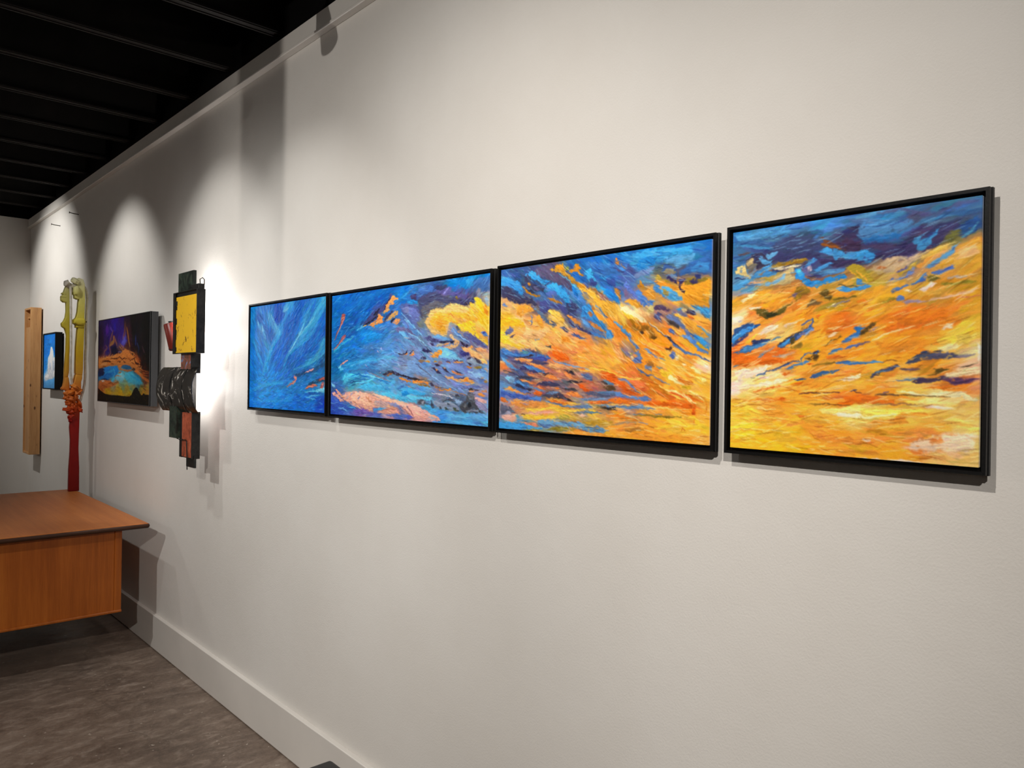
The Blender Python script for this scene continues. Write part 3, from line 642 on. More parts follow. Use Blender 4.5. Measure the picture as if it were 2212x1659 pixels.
PAINT['p3'] = dict(y=1.5516, z=1.7808, w=0.6538, h=0.4244, x=-0.038,
 base=[(20, 25, 70, 110, 175), (146, 21, 60, 85, 150), (255, 17, 75, 90, 140), (381, 8, 90, 85, 110), (558, 5, 45, 95, 170), (697, 0, 40, 115, 200), (829, -5, 30, 105, 190), (994, 1, 40, 125, 205), (1147, 1, 30, 110, 195), (1291, 1, 30, 110, 195), (33, 72, 80, 150, 220), (202, 72, 65, 85, 130), (310, 96, 60, 75, 120), (443, 93, 80, 80, 115), (579, 91, 60, 100, 170), (699, 75, 60, 130, 200), (830, 61, 70, 110, 180), (955, 61, 70, 130, 190), (1073, 48, 70, 140, 205), (1185, 55, 65, 125, 190), (1292, 61, 55, 95, 165), (23, 126, 70, 80, 115), (149, 143, 55, 75, 120), (311, 155, 65, 100, 160), (414, 141, 70, 130, 200), (523, 157, 85, 140, 200), (636, 124, 90, 95, 150), (745, 133, 50, 110, 190), (874, 131, 80, 100, 165), (980, 128, 85, 125, 175), (1074, 105, 90, 95, 100), (1150, 125, 80, 80, 110), (1258, 123, 60, 80, 140), (1293, 109, 55, 90, 160), (35, 181, 250, 195, 120), (150, 204, 240, 170, 90), (260, 226, 100, 90, 100), (365, 232, 60, 65, 110), (465, 209, 70, 80, 140), (581, 203, 75, 100, 165), (674, 196, 245, 185, 80), (790, 191, 70, 110, 190), (875, 210, 110, 110, 150), (982, 205, 215, 140, 50), (1075, 187, 220, 150, 60), (1187, 177, 235, 165, 50), (1287, 180, 235, 165, 55), (38, 274, 255, 200, 50), (152, 280, 250, 190, 120), (261, 270, 250, 175, 80), (386, 262, 240, 190, 90), (526, 284, 75, 75, 120), (639, 290, 70, 105, 170), (748, 282, 245, 175, 60), (834, 260, 245, 190, 80), (901, 264, 250, 220, 150), (998, 245, 170, 140, 110), (1114, 227, 240, 170, 60), (1225, 247, 230, 160, 50), (1282, 287, 80, 130, 190), (28, 359, 255, 205, 60), (153, 340, 250, 180, 90), (284, 345, 250, 175, 80), (418, 336, 250, 180, 90), (566, 356, 235, 160, 90), (704, 348, 75, 110, 165), (784, 338, 240, 155, 50), (886, 329, 180, 110, 30), (968, 346, 215, 130, 40), (1077, 300, 150, 110, 90), (1153, 317, 100, 110, 140), (1226, 333, 235, 160, 60), (1291, 360, 235, 150, 40), (29, 405, 250, 195, 100), (154, 401, 250, 190, 110), (317, 398, 250, 180, 90), (469, 402, 250, 180, 90), (614, 406, 245, 150, 60), (750, 404, 245, 170, 70), (854, 393, 240, 145, 40), (961, 384, 240, 150, 40), (1079, 376, 230, 135, 35), (1191, 368, 240, 150, 50), (1284, 407, 90, 130, 180), (18, 460, 75, 100, 170), (155, 446, 80, 100, 180), (265, 471, 80, 75, 120), (421, 459, 240, 110, 40), (568, 468, 245, 165, 70), (751, 471, 245, 160, 60), (880, 460, 120, 110, 140), (962, 448, 240, 150, 40), (1080, 438, 235, 140, 40), (1192, 423, 240, 170, 60), (1285, 455, 240, 170, 50), (20, 514, 230, 140, 80), (157, 507, 100, 95, 130), (319, 516, 150, 110, 110), (472, 502, 200, 130, 90), (616, 510, 245, 160, 60), (752, 505, 250, 190, 70), (881, 512, 235, 140, 40), (987, 507, 235, 145, 45), (1119, 483, 245, 190, 80), (1229, 478, 240, 150, 40), (1293, 515, 250, 210, 170), (21, 568, 110, 110, 150), (158, 553, 80, 85, 120), (320, 560, 180, 110, 90), (473, 566, 200, 120, 90), (617, 566, 150, 110, 110), (753, 565, 220, 110, 40), (882, 558, 215, 120, 50), (988, 558, 215, 130, 40), (1120, 539, 245, 180, 60), (1230, 539, 240, 160, 50), (1294, 563, 250, 200, 80), (22, 623, 110, 140, 190), (159, 613, 80, 95, 150), (321, 618, 180, 110, 90), (474, 616, 100, 90, 110), (618, 614, 200, 110, 70), (754, 606, 150, 110, 100), (883, 604, 210, 110, 60), (989, 609, 215, 110, 40), (1121, 601, 245, 180, 60), (1231, 618, 240, 190, 80), (1295, 617, 245, 180, 60), (23, 677, 90, 110, 180), (160, 674, 90, 105, 190), (322, 662, 100, 90, 110), (475, 666, 180, 110, 90), (619, 663, 140, 110, 120), (755, 660, 120, 115, 150), (884, 663, 190, 100, 60), (990, 667, 220, 110, 40), (1122, 663, 230, 110, 30), (1232, 673, 225, 105, 30), (1296, 665, 245, 180, 50), (25, 731, 160, 140, 140), (161, 719, 230, 150, 80), (323, 721, 235, 150, 60), (476, 709, 240, 170, 50), (620, 704, 110, 120, 150), (756, 707, 140, 100, 80), (885, 702, 140, 130, 150), (1046, 703, 240, 160, 60), (1197, 704, 235, 140, 50), (1297, 707, 240, 170, 50), (26, 778, 120, 125, 150), (106, 782, 220, 160, 130), (271, 760, 245, 180, 70), (477, 759, 250, 200, 60), (667, 737, 240, 190, 60), (843, 737, 235, 150, 50), (1007, 730, 225, 160, 60), (1161, 743, 245, 180, 60), (1290, 737, 245, 175, 50), (27, 832, 70, 140, 200), (164, 825, 90, 140, 190), (325, 809, 110, 140, 170), (478, 801, 110, 130, 150), (668, 799, 150, 140, 100), (844, 777, 235, 150, 60), (1008, 781, 240, 160, 50), (1162, 792, 250, 190, 60), (1291, 785, 245, 185, 50), (273, 849, 150, 130, 60), (575, 838, 235, 150, 50), (759, 841, 235, 155, 50), (929, 844, 235, 150, 50), (1125, 844, 240, 155, 50), (1292, 833, 240, 175, 70)],
 flow=[(90, 62, -25), (464, 131, -34), (830, 61, -25), (1148, 32, -2), (152, 295, -13), (563, 244, -34), (792, 325, -48), (920, 396, -39), (1155, 403, -34), (1082, 526, -25), (157, 522, -11), (569, 524, -14), (755, 660, -6), (1159, 650, -17), (271, 745, -1), (844, 790, 1), (1162, 804, 0)],
 strokes=[   # shape (0 outline, 1 line), red, green, blue, softness, width, then points
  (0, 75, 154, 230, 5, 0, 1, 37, 60, 46, 93, 66, 145, 71, 166, 104, 182, 140, 157, 142, 94, 105, 51, 77, 2, 80),
  (0, 74, 160, 234, 4, 0, 185, 47, 225, 26, 275, 35, 315, 79, 373, 91, 335, 108, 286, 83, 236, 65),
  (0, 60, 58, 92, 6, 0, 5, 91, 51, 91, 83, 115, 131, 144, 198, 159, 248, 173, 289, 206, 219, 195, 148, 194, 74, 168, 14, 146),
  (0, 64, 64, 94, 5, 0, 181, 67, 206, 45, 231, 61, 226, 78, 267, 102, 316, 123, 345, 119, 326, 141, 267, 137, 217, 108, 186, 89),
  (0, 53, 60, 88, 4, 0, 160, 69, 181, 92, 207, 115, 268, 143, 248, 145, 192, 124, 166, 94),
  (0, 201, 132, 24, 2, 0, 171, 105, 181, 102, 207, 128, 248, 145, 307, 157, 297, 164, 248, 156, 203, 138),
  (0, 200, 131, 44, 3, 0, 206, 87, 222, 85, 237, 96, 227, 104, 212, 98),
  (0, 99, 92, 132, 5, 0, 247, 107, 287, 118, 311, 133, 277, 130),
  (0, 94, 84, 118, 8, 0, 265, 20, 333, 6, 390, 19, 391, 52, 438, 64, 493, 95, 539, 135, 566, 169, 517, 156, 448, 117, 392, 93, 325, 73, 275, 48),
  (0, 72, 160, 232, 4, 0, 345, 109, 392, 99, 439, 117, 476, 146, 504, 174, 513, 201, 487, 213, 449, 177, 402, 140, 354, 126),
  (0, 95, 106, 180, 5, 0, 345, 149, 383, 135, 412, 148, 431, 169, 403, 167, 365, 174),
  (0, 184, 122, 42, 4, 0, 355, 174, 389, 179, 412, 188, 450, 200, 468, 215, 422, 202, 389, 196),
  (0, 74, 74, 134, 5, 0, 298, 193, 346, 180, 394, 207, 450, 217, 487, 232, 488, 265, 441, 246, 404, 231, 376, 229, 357, 248, 328, 256, 299, 231),
  (0, 48, 160, 224, 3, 0, 477, 205, 509, 201, 518, 224, 550, 243, 528, 254, 501, 236),
  (0, 58, 58, 98, 5, 0, 477, 205, 540, 210, 576, 231, 550, 256, 506, 260),
  (0, 90, 132, 208, 4, 0, 530, 150, 575, 180, 606, 208, 628, 228, 606, 233, 584, 213, 549, 181),
  (0, 42, 124, 208, 4, 0, 525, 124, 548, 142, 570, 160, 562, 192, 540, 174, 526, 150),
  (0, 208, 150, 44, 3, 0, 367, 30, 400, 30, 418, 15, 455, 16, 465, 33, 479, 54, 520, 78, 551, 107, 587, 129, 613, 147, 579, 148, 538, 122, 498, 89, 465, 66, 428, 49, 386, 45),
  (0, 238, 156, 38, 3, 0, 409, 21, 432, 13, 460, 26, 460, 43, 437, 44),
  (0, 216, 136, 30, 3, 0, 501, 53, 528, 43, 541, 21, 563, 27, 581, 51, 568, 60, 599, 79, 608, 89, 582, 84, 555, 62, 524, 62),
  (0, 122, 138, 58, 3, 0, 469, 40, 492, 26, 505, 37, 483, 51),
  (0, 44, 100, 184, 4, 0, 511, 64, 546, 61, 573, 79, 608, 96, 626, 120, 582, 113, 538, 89),
  (0, 74, 164, 220, 5, 0, 603, 66, 642, 57, 668, 98, 685, 137, 719, 171, 703, 176, 652, 134, 617, 100),
  (1, 111, 184, 216, 2, 5, 433, 56, 484, 88, 525, 121, 565, 147),
  (0, 242, 178, 58, 2, 0, 557, 143, 592, 139, 635, 152, 669, 168, 695, 188, 720, 206, 761, 218, 800, 227, 802, 292, 779, 294, 746, 279, 713, 256, 687, 229, 661, 199, 627, 174, 588, 155),
  (0, 216, 138, 28, 3, 0, 552, 113, 591, 123, 618, 141, 605, 147, 570, 134),
  (0, 140, 92, 48, 6, 0, 622, 145, 669, 152, 703, 170, 736, 201, 712, 199, 669, 168),
  (0, 154, 106, 106, 6, 0, 686, 175, 728, 191, 761, 215, 728, 216, 703, 199),
  (0, 58, 60, 122, 6, 0, 634, 101, 685, 125, 677, 143, 643, 131),
  (0, 68, 112, 184, 6, 0, 607, 28, 666, 28, 733, 41, 797, 60, 798, 97, 734, 104, 676, 86, 642, 57),
  (0, 47, 140, 216, 4, 0, 702, 145, 744, 155, 785, 186, 800, 209, 761, 203, 728, 181),
  (0, 63, 74, 148, 6, 0, 743, 111, 798, 116, 799, 159, 760, 144),
  (0, 238, 156, 44, 2, 0, 658, 252, 675, 247, 705, 271, 738, 301, 771, 321, 802, 329, 803, 381, 780, 349, 743, 323, 705, 302, 671, 275),
  (1, 76, 124, 176, 2, 6, 679, 228, 709, 259, 738, 285, 779, 312, 802, 329),
  (0, 66, 130, 196, 4, 0, 593, 232, 636, 216, 662, 237, 654, 262, 688, 292, 731, 322, 764, 352, 780, 374, 764, 380, 723, 353, 672, 323, 621, 288, 586, 283),
  (0, 184, 112, 40, 3, 0, 632, 222, 649, 220, 671, 240, 679, 254, 658, 249),
  (0, 168, 104, 60, 3, 0, 624, 260, 646, 258, 663, 275, 650, 287),
  (0, 226, 144, 60, 3, 0, 492, 269, 506, 266, 542, 288, 582, 312, 587, 322, 542, 307, 506, 286),
  (0, 200, 126, 60, 3, 0, 625, 298, 655, 309, 698, 333, 748, 354, 756, 364, 715, 359, 668, 335),
  (0, 106, 148, 208, 4, 0, 581, 286, 612, 294, 647, 318, 681, 345, 656, 344, 613, 323),
  (0, 60, 58, 102, 4, 0, 488, 291, 542, 317, 587, 332, 630, 350, 682, 371, 648, 369, 587, 348, 525, 326),
  (0, 74, 118, 188, 4, 0, 630, 350, 682, 367, 740, 382, 773, 389, 740, 395, 682, 380),
  (0, 246, 192, 82, 3, 0, 362, 241, 380, 232, 414, 241, 442, 253, 461, 277, 484, 295, 461, 313, 434, 309, 410, 301, 386, 280, 395, 267, 367, 252),
  (0, 250, 210, 90, 2, 0, 367, 245, 390, 240, 423, 255, 414, 268, 386, 260),
  (1, 92, 100, 116, 3, 7, 382, 289, 406, 307, 424, 318),
  (0, 90, 106, 136, 6, 0, 249, 211, 309, 242, 348, 271, 377, 299, 415, 318, 387, 320, 339, 291, 290, 254),
  (0, 245, 165, 58, 8, 0, 122, 203, 178, 199, 239, 207, 265, 232, 210, 239, 159, 264, 128, 245),
  (0, 240, 160, 52, 4, 0, 275, 264, 299, 255, 319, 286, 335, 321, 311, 323, 281, 298),
  (0, 248, 188, 40, 8, 0, 6, 267, 65, 256, 160, 271, 201, 312, 150, 316, 77, 303, 7, 307),
  (0, 252, 208, 52, 5, 0, 8, 354, 46, 362, 89, 391, 9, 389),
  (0, 106, 120, 184, 3, 0, 7, 185, 26, 179, 59, 202, 26, 198),
  (0, 106, 110, 156, 3, 0, 45, 326, 77, 306, 104, 325, 73, 352, 40, 344),
  (0, 80, 74, 104, 2, 0, 73, 359, 104, 350, 120, 350, 99, 364, 78, 365),
  (1, 74, 90, 148, 2, 5, 236, 279, 246, 293, 236, 306),
  (1, 116, 134, 176, 4, 7, 230, 254, 241, 269, 246, 286),
  (0, 136, 160, 184, 3, 0, 258, 379, 283, 384, 312, 367, 302, 384, 273, 390),
  (0, 80, 72, 106, 3, 0, 448, 329, 471, 320, 494, 338, 503, 358, 476, 347),
  (0, 76, 92, 148, 3, 0, 521, 365, 543, 359, 579, 373, 631, 391, 588, 390, 544, 375),
  (0, 240, 146, 44, 7, 0, 453, 362, 499, 377, 535, 404, 463, 402),
  (0, 248, 192, 128, 10, 0, 201, 312, 262, 328, 330, 331, 369, 339, 331, 378, 233, 382, 182, 360),
  (0, 74, 156, 220, 8, 0, 891, 19, 974, 4, 1082, 11, 1213, 16, 1220, 45, 1118, 50, 1048, 66, 960, 56, 899, 38),
  (0, 42, 124, 200, 7, 0, 959, 32, 1033, 47, 1019, 74, 938, 90, 907, 69),
  (0, 106, 160, 212, 9, 0, 1069, 50, 1152, 48, 1227, 51, 1214, 83, 1140, 98, 1083, 75),
  (0, 60, 98, 168, 8, 0, 1160, 112, 1227, 79, 1298, 59, 1305, 104, 1241, 123, 1181, 137, 1151, 134),
  (0, 72, 128, 192, 7, 0, 1204, 111, 1247, 87, 1299, 103, 1293, 130, 1221, 135),
  (0, 72, 72, 126, 5, 0, 869, 59, 908, 87, 938, 108, 908, 111, 861, 85),
  (0, 120, 134, 184, 6, 0, 885, 121, 938, 96, 1019, 86, 998, 108, 931, 125),
  (0, 216, 130, 48, 2, 0, 789, 35, 801, 19, 817, 35, 817, 47, 812, 59, 798, 51),
  (1, 176, 112, 64, 2, 4, 827, 48, 837, 62, 855, 79),
  (0, 90, 74, 122, 5, 0, 786, 63, 822, 78, 850, 93, 814, 87),
  (0, 60, 84, 144, 4, 0, 1059, 119, 1062, 91, 1080, 78, 1105, 89, 1133, 109, 1140, 138, 1134, 149, 1106, 129, 1077, 133),
  (0, 140, 132, 104, 4, 0, 1066, 114, 1080, 98, 1105, 98, 1130, 115, 1133, 126, 1106, 129, 1074, 127),
  (0, 108, 128, 168, 3, 0, 1077, 130, 1112, 124, 1137, 138, 1134, 152, 1106, 138),
  (0, 46, 40, 88, 2, 0, 1081, 136, 1091, 130, 1113, 142, 1137, 158, 1139, 173, 1120, 160, 1095, 146),
  (0, 58, 48, 100, 3, 0, 1141, 156, 1158, 143, 1178, 150, 1172, 170, 1155, 177),
  (0, 138, 116, 40, 4, 0, 1175, 167, 1185, 148, 1212, 151, 1238, 147, 1261, 161, 1300, 148, 1306, 159, 1268, 172, 1235, 181, 1202, 178, 1179, 182),
  (0, 54, 48, 90, 2, 0, 1202, 167, 1222, 154, 1248, 165, 1249, 176, 1222, 177),
  (0, 52, 56, 110, 3, 0, 1225, 149, 1231, 136, 1255, 146, 1258, 155, 1238, 160),
  (0, 232, 156, 40, 4, 0, 1169, 184, 1209, 184, 1229, 180, 1262, 177, 1300, 161, 1304, 220, 1302, 258, 1296, 280, 1257, 272, 1217, 261, 1177, 250, 1169, 226, 1176, 213),
  (0, 228, 146, 42, 3, 0, 1017, 145, 1042, 144, 1078, 156, 1106, 170, 1138, 184, 1152, 202, 1131, 198, 1099, 181, 1057, 169, 1024, 157),
  (0, 180, 148, 52, 3, 0, 1020, 139, 1034, 120, 1056, 131, 1060, 146, 1038, 147),
  (0, 180, 144, 36, 3, 0, 1063, 143, 1085, 148, 1106, 164, 1078, 159),
  (0, 48, 36, 58, 2, 0, 1148, 185, 1158, 174, 1165, 195, 1179, 204, 1176, 214, 1159, 203),
  (0, 88, 156, 216, 2, 0, 1060, 175, 1085, 177, 1114, 194, 1138, 213, 1169, 232, 1170, 239, 1135, 244, 1108, 242, 1086, 226, 1061, 210, 1050, 189),
  (0, 154, 132, 64, 2, 0, 1061, 181, 1078, 188, 1100, 204, 1097, 221, 1075, 211, 1064, 195),
  (0, 74, 124, 190, 4, 0, 1013, 150, 1050, 171, 1057, 195, 1079, 226, 1108, 245, 1079, 231, 1043, 206, 1017, 180),
  (0, 200, 130, 28, 2, 0, 924, 161, 943, 138, 954, 151, 965, 161, 962, 176, 943, 177),
  (0, 226, 150, 46, 3, 0, 966, 188, 992, 178, 1014, 189, 1025, 207, 1029, 231, 1007, 226, 977, 204),
  (0, 184, 116, 42, 3, 0, 792, 156, 808, 160, 824, 183, 832, 208, 837, 227, 821, 216, 804, 188),
  (0, 122, 100, 136, 4, 0, 848, 179, 867, 168, 875, 199, 856, 204),
  (0, 106, 116, 200, 3, 0, 839, 147, 858, 140, 890, 170, 910, 189, 929, 215, 956, 241, 978, 254, 948, 249, 914, 220, 879, 187),
  (0, 80, 118, 196, 4, 0, 902, 177, 940, 186, 978, 221, 1022, 239, 1008, 256, 963, 253, 933, 221),
  (0, 42, 124, 208, 4, 0, 743, 152, 776, 167, 808, 200, 829, 232, 793, 221, 760, 200, 744, 186),
  (0, 232, 160, 46, 3, 0, 852, 225, 883, 215, 918, 220, 941, 243, 956, 259, 934, 263, 888, 242),
  (0, 248, 230, 176, 3, 0, 825, 250, 853, 246, 896, 264, 934, 290, 965, 310, 987, 332, 965, 330, 919, 307, 865, 280, 830, 263),
  (0, 246, 194, 56, 3, 0, 830, 269, 873, 281, 912, 301, 942, 314, 912, 316, 865, 298, 842, 282),
  (0, 202, 188, 116, 3, 0, 979, 275, 997, 255, 1022, 260, 1023, 274, 1008, 288, 986, 287),
  (0, 76, 58, 92, 3, 0, 1019, 265, 1037, 252, 1073, 260, 1108, 277, 1101, 288, 1066, 280, 1030, 278),
  (0, 76, 74, 120, 3, 0, 1020, 301, 1041, 287, 1063, 294, 1052, 311, 1063, 329, 1038, 319),
  (0, 98, 112, 164, 2, 0, 1077, 310, 1095, 299, 1123, 306, 1151, 325, 1171, 343, 1192, 364, 1212, 381, 1243, 402, 1210, 404, 1179, 375, 1158, 348, 1123, 326, 1095, 319),
  (0, 58, 52, 56, 3, 0, 1088, 325, 1123, 326, 1158, 348, 1151, 365, 1116, 346, 1095, 337),
  (0, 74, 144, 204, 2, 0, 1136, 275, 1153, 272, 1168, 276, 1150, 285),
  (0, 56, 48, 78, 2, 0, 1181, 292, 1197, 283, 1231, 293, 1238, 312, 1211, 308, 1188, 298),
  (0, 216, 190, 136, 2, 0, 1160, 280, 1184, 278, 1191, 287, 1171, 295),
  (0, 74, 146, 204, 2, 0, 1207, 262, 1230, 270, 1263, 280, 1296, 280, 1304, 305, 1305, 338, 1277, 317, 1251, 291, 1224, 275),
  (0, 232, 164, 56, 3, 0, 1129, 295, 1171, 303, 1205, 325, 1238, 346, 1271, 370, 1301, 393, 1304, 407, 1259, 405, 1219, 368, 1175, 337),
  (0, 216, 104, 30, 3, 0, 1191, 304, 1211, 311, 1231, 323, 1218, 325, 1198, 316),
  (1, 74, 144, 200, 2, 5, 1242, 352, 1265, 361, 1291, 387, 1304, 404),
  (1, 64, 72, 120, 2, 4, 987, 326, 1017, 348, 1046, 369, 1075, 388, 1110, 400),
  (0, 138, 90, 24, 5, 0, 889, 339, 927, 326, 965, 336, 995, 344, 988, 361, 951, 366, 905, 358),
  (0, 200, 122, 30, 5, 0, 912, 328, 950, 339, 943, 359, 920, 352),
  (0, 60, 44, 40, 3, 0, 936, 368, 958, 363, 966, 375, 943, 377),
  (0, 148, 96, 28, 5, 0, 988, 361, 1010, 350, 1032, 381, 1025, 398, 996, 397),
  (0, 234, 136, 42, 4, 0, 754, 289, 795, 316, 843, 361, 875, 393, 812, 391, 771, 340, 746, 314),
  (0, 76, 132, 188, 2, 0, 787, 308, 811, 314, 843, 340, 867, 362, 886, 387, 875, 393, 851, 368, 819, 339),
  (0, 76, 140, 208, 3, 0, 747, 336, 771, 352, 792, 378, 788, 390, 748, 389),
  (0, 76, 90, 152, 2, 0, 1099, 363, 1110, 357, 1131, 373, 1145, 385, 1124, 387, 1107, 377),
  (1, 240, 208, 64, 1, 4, 1106, 346, 1131, 364, 1152, 385, 1162, 400),
  (1, 244, 224, 176, 1, 4, 994, 329, 1039, 360, 1075, 382, 1103, 395),
  (0, 84, 120, 184, 2, 0, 864, 371, 890, 372, 899, 400, 925, 427, 943, 445, 926, 441, 895, 413),
  (0, 92, 116, 168, 2, 0, 913, 461, 934, 451, 960, 482, 969, 489, 935, 485),
  (0, 90, 106, 164, 3, 0, 909, 488, 943, 475, 956, 492, 948, 512, 923, 508, 910, 498),
  (0, 100, 124, 176, 2, 0, 969, 519, 994, 512, 1013, 519, 1011, 539, 986, 536, 969, 529),
  (1, 58, 90, 156, 2, 6, 927, 529, 957, 542, 987, 559, 1020, 562),
  (1, 90, 122, 184, 1, 5, 1020, 565, 1053, 582, 1085, 594, 1109, 602),
  (0, 92, 128, 188, 2, 0, 964, 442, 984, 441, 1010, 463, 1034, 480, 1067, 490, 1099, 498, 1067, 495, 1026, 481, 993, 462),
  (1, 76, 104, 164, 2, 10, 1085, 386, 1113, 413, 1145, 440, 1184, 463, 1221, 473, 1259, 483, 1303, 502),
  (1, 40, 32, 56, 1, 4, 1101, 403, 1129, 423, 1160, 443),
  (0, 44, 36, 48, 2, 0, 1089, 396, 1109, 390, 1117, 407, 1105, 416),
  (0, 90, 128, 200, 2, 0, 1171, 392, 1205, 387, 1235, 413, 1258, 436, 1280, 458, 1304, 468, 1295, 474, 1251, 455, 1221, 426, 1198, 409, 1175, 405),
  (0, 58, 140, 208, 2, 0, 1235, 385, 1265, 402, 1290, 427, 1303, 450, 1304, 462, 1283, 443, 1257, 417, 1228, 397),
  (0, 200, 160, 32, 2, 0, 1235, 420, 1254, 420, 1276, 440, 1287, 455, 1262, 445, 1243, 432),
  (0, 90, 60, 20, 3, 0, 1000, 390, 1025, 387, 1041, 394, 1025, 407, 1008, 400),
  (0, 74, 44, 24, 2, 0, 1078, 444, 1102, 442, 1109, 429, 1129, 442, 1110, 455, 1090, 454),
  (0, 86, 104, 172, 2, 0, 1102, 474, 1118, 455, 1137, 462, 1130, 494, 1111, 487),
  (0, 244, 224, 168, 2, 0, 1132, 478, 1153, 478, 1154, 497, 1136, 497),
  (0, 240, 176, 62, 4, 0, 942, 394, 992, 416, 1042, 440, 1074, 464, 1042, 453, 993, 429, 950, 411),
  (1, 250, 224, 160, 2, 4, 933, 391, 959, 418, 1001, 439, 1058, 457),
  (1, 216, 106, 24, 3, 7, 976, 429, 1026, 456, 1075, 484),
  (1, 232, 124, 32, 4, 11, 1121, 407, 1160, 430, 1206, 457),
  (1, 248, 216, 112, 2, 5, 1111, 510, 1154, 526, 1200, 549, 1238, 568, 1282, 586),
  (0, 248, 234, 164, 2, 0, 1096, 562, 1112, 557, 1132, 571, 1163, 587, 1194, 606, 1163, 600, 1124, 588, 1104, 575),
  (0, 244, 228, 154, 2, 0, 1207, 523, 1230, 524, 1260, 546, 1267, 561, 1238, 546),
  (0, 244, 220, 168, 2, 0, 1169, 510, 1184, 507, 1192, 517, 1177, 520),
  (0, 250, 228, 208, 2, 0, 1277, 514, 1299, 518, 1303, 539, 1285, 530),
  (0, 244, 234, 152, 2, 0, 1267, 571, 1289, 574, 1297, 586, 1279, 586),
  (1, 248, 228, 144, 2, 7, 1024, 588, 1061, 611, 1101, 627, 1140, 629, 1172, 645, 1210, 666, 1244, 678),
  (1, 240, 192, 72, 3, 8, 1053, 608, 1101, 636, 1149, 655, 1187, 667),
  (1, 250, 236, 176, 1, 5, 1175, 635, 1210, 660, 1244, 678),
  (1, 246, 220, 144, 2, 6, 1205, 625, 1247, 640, 1280, 667),
  (1, 212, 100, 26, 3, 9, 1187, 638, 1232, 656, 1280, 673),
  (0, 216, 118, 30, 5, 0, 1124, 555, 1162, 568, 1208, 584, 1239, 599, 1194, 603, 1155, 587),
  (0, 200, 116, 28, 5, 0, 987, 589, 1037, 595, 1077, 621, 1117, 646, 1070, 637, 1021, 615, 979, 606),
  (0, 216, 176, 40, 4, 0, 1060, 549, 1088, 549, 1100, 572, 1076, 568),
  (0, 208, 168, 36, 5, 0, 1163, 606, 1209, 606, 1224, 615, 1194, 619),
  (1, 74, 144, 188, 2, 5, 1035, 524, 1052, 528, 1070, 531),
  (0, 248, 200, 124, 3, 0, 892, 478, 909, 474, 912, 488, 897, 491),
  (1, 140, 154, 48, 2, 5, 887, 467, 905, 461),
  (0, 160, 104, 44, 7, 0, 969, 495, 1019, 503, 1027, 522, 986, 522),
  (0, 216, 90, 24, 6, 0, 751, 563, 815, 577, 868, 604, 921, 630, 947, 653, 886, 644, 815, 608, 752, 591),
  (1, 248, 200, 80, 2, 6, 751, 535, 805, 559, 859, 573, 911, 579, 962, 576),
  (1, 106, 128, 180, 2, 8, 824, 578, 868, 583, 899, 607, 921, 623, 946, 643),
  (1, 240, 208, 96, 2, 5, 929, 630, 955, 639, 959, 646),
  (1, 90, 128, 192, 2, 10, 752, 587, 775, 598, 795, 608),
  (0, 74, 74, 68, 3, 0, 752, 626, 780, 619, 811, 622, 798, 632, 753, 635),
  (0, 94, 122, 184, 2, 0, 753, 636, 807, 635, 860, 648, 913, 654, 947, 660, 972, 649, 1013, 665, 1014, 671, 972, 676, 938, 670, 869, 665, 807, 656, 753, 657),
  (0, 232, 116, 30, 4, 0, 753, 678, 807, 663, 887, 675, 956, 680, 887, 692, 799, 691),
  (1, 250, 208, 112, 2, 4, 754, 696, 808, 696, 879, 695, 922, 696),
  (0, 96, 128, 172, 2, 0, 754, 701, 844, 702, 913, 699, 943, 690, 981, 699, 1035, 707, 1014, 711, 931, 711, 844, 712, 754, 717),
  (1, 44, 36, 40, 2, 5, 754, 719, 782, 721, 822, 721),
  (0, 212, 94, 20, 3, 0, 981, 686, 1030, 674, 1094, 679, 1172, 680, 1240, 681, 1240, 703, 1195, 701, 1126, 694, 1038, 694),
  (1, 248, 208, 112, 2, 5, 964, 699, 1022, 702, 1103, 705, 1173, 708),
  (0, 210, 84, 18, 2, 0, 1225, 700, 1240, 700, 1241, 725, 1230, 728),
  (1, 216, 116, 32, 1, 4, 1234, 744, 1233, 775),
  (1, 208, 106, 32, 1, 4, 1170, 798, 1178, 785, 1193, 792),
  (1, 220, 132, 32, 2, 6, 1287, 667, 1295, 688, 1292, 723),
  (1, 96, 124, 152, 2, 5, 910, 737, 944, 734, 980, 736),
  (1, 92, 120, 144, 2, 4, 1035, 733, 1055, 731, 1071, 732),
  (1, 122, 104, 32, 4, 8, 923, 741, 998, 740, 1080, 741, 1173, 739),
  (1, 160, 112, 44, 4, 8, 809, 749, 854, 758, 889, 760),
  (0, 224, 122, 32, 5, 0, 755, 745, 836, 741, 897, 756, 974, 762, 923, 765, 836, 755, 755, 755),
  (1, 140, 136, 152, 3, 6, 940, 774, 966, 773, 995, 776),
  (1, 154, 132, 104, 5, 8, 783, 792, 837, 783, 889, 773, 932, 773),
  (0, 160, 106, 44, 5, 0, 846, 810, 907, 800, 962, 793, 958, 810, 890, 817),
  (1, 248, 208, 64, 4, 8, 1032, 796, 1120, 778, 1212, 770, 1300, 772),
  (1, 250, 224, 122, 2, 4, 1212, 789, 1249, 793, 1268, 796),
  (0, 234, 150, 46, 11, 0, 802, 833, 975, 812, 1136, 813, 1250, 825, 1175, 836, 975, 839),
  (0, 252, 200, 58, 6, 0, 7, 363, 54, 380, 134, 401, 201, 399, 244, 411, 212, 426, 112, 416, 31, 394),
  (0, 248, 188, 112, 9, 0, 134, 382, 222, 381, 308, 398, 381, 426, 351, 451, 277, 438, 201, 422),
  (0, 60, 68, 72, 3, 0, 340, 416, 371, 415, 389, 412, 387, 430, 366, 424),
  (1, 122, 108, 80, 3, 6, 274, 425, 298, 439, 320, 450),
  (0, 238, 100, 24, 6, 0, 392, 441, 442, 445, 492, 460, 517, 489, 473, 496, 433, 488, 403, 470),
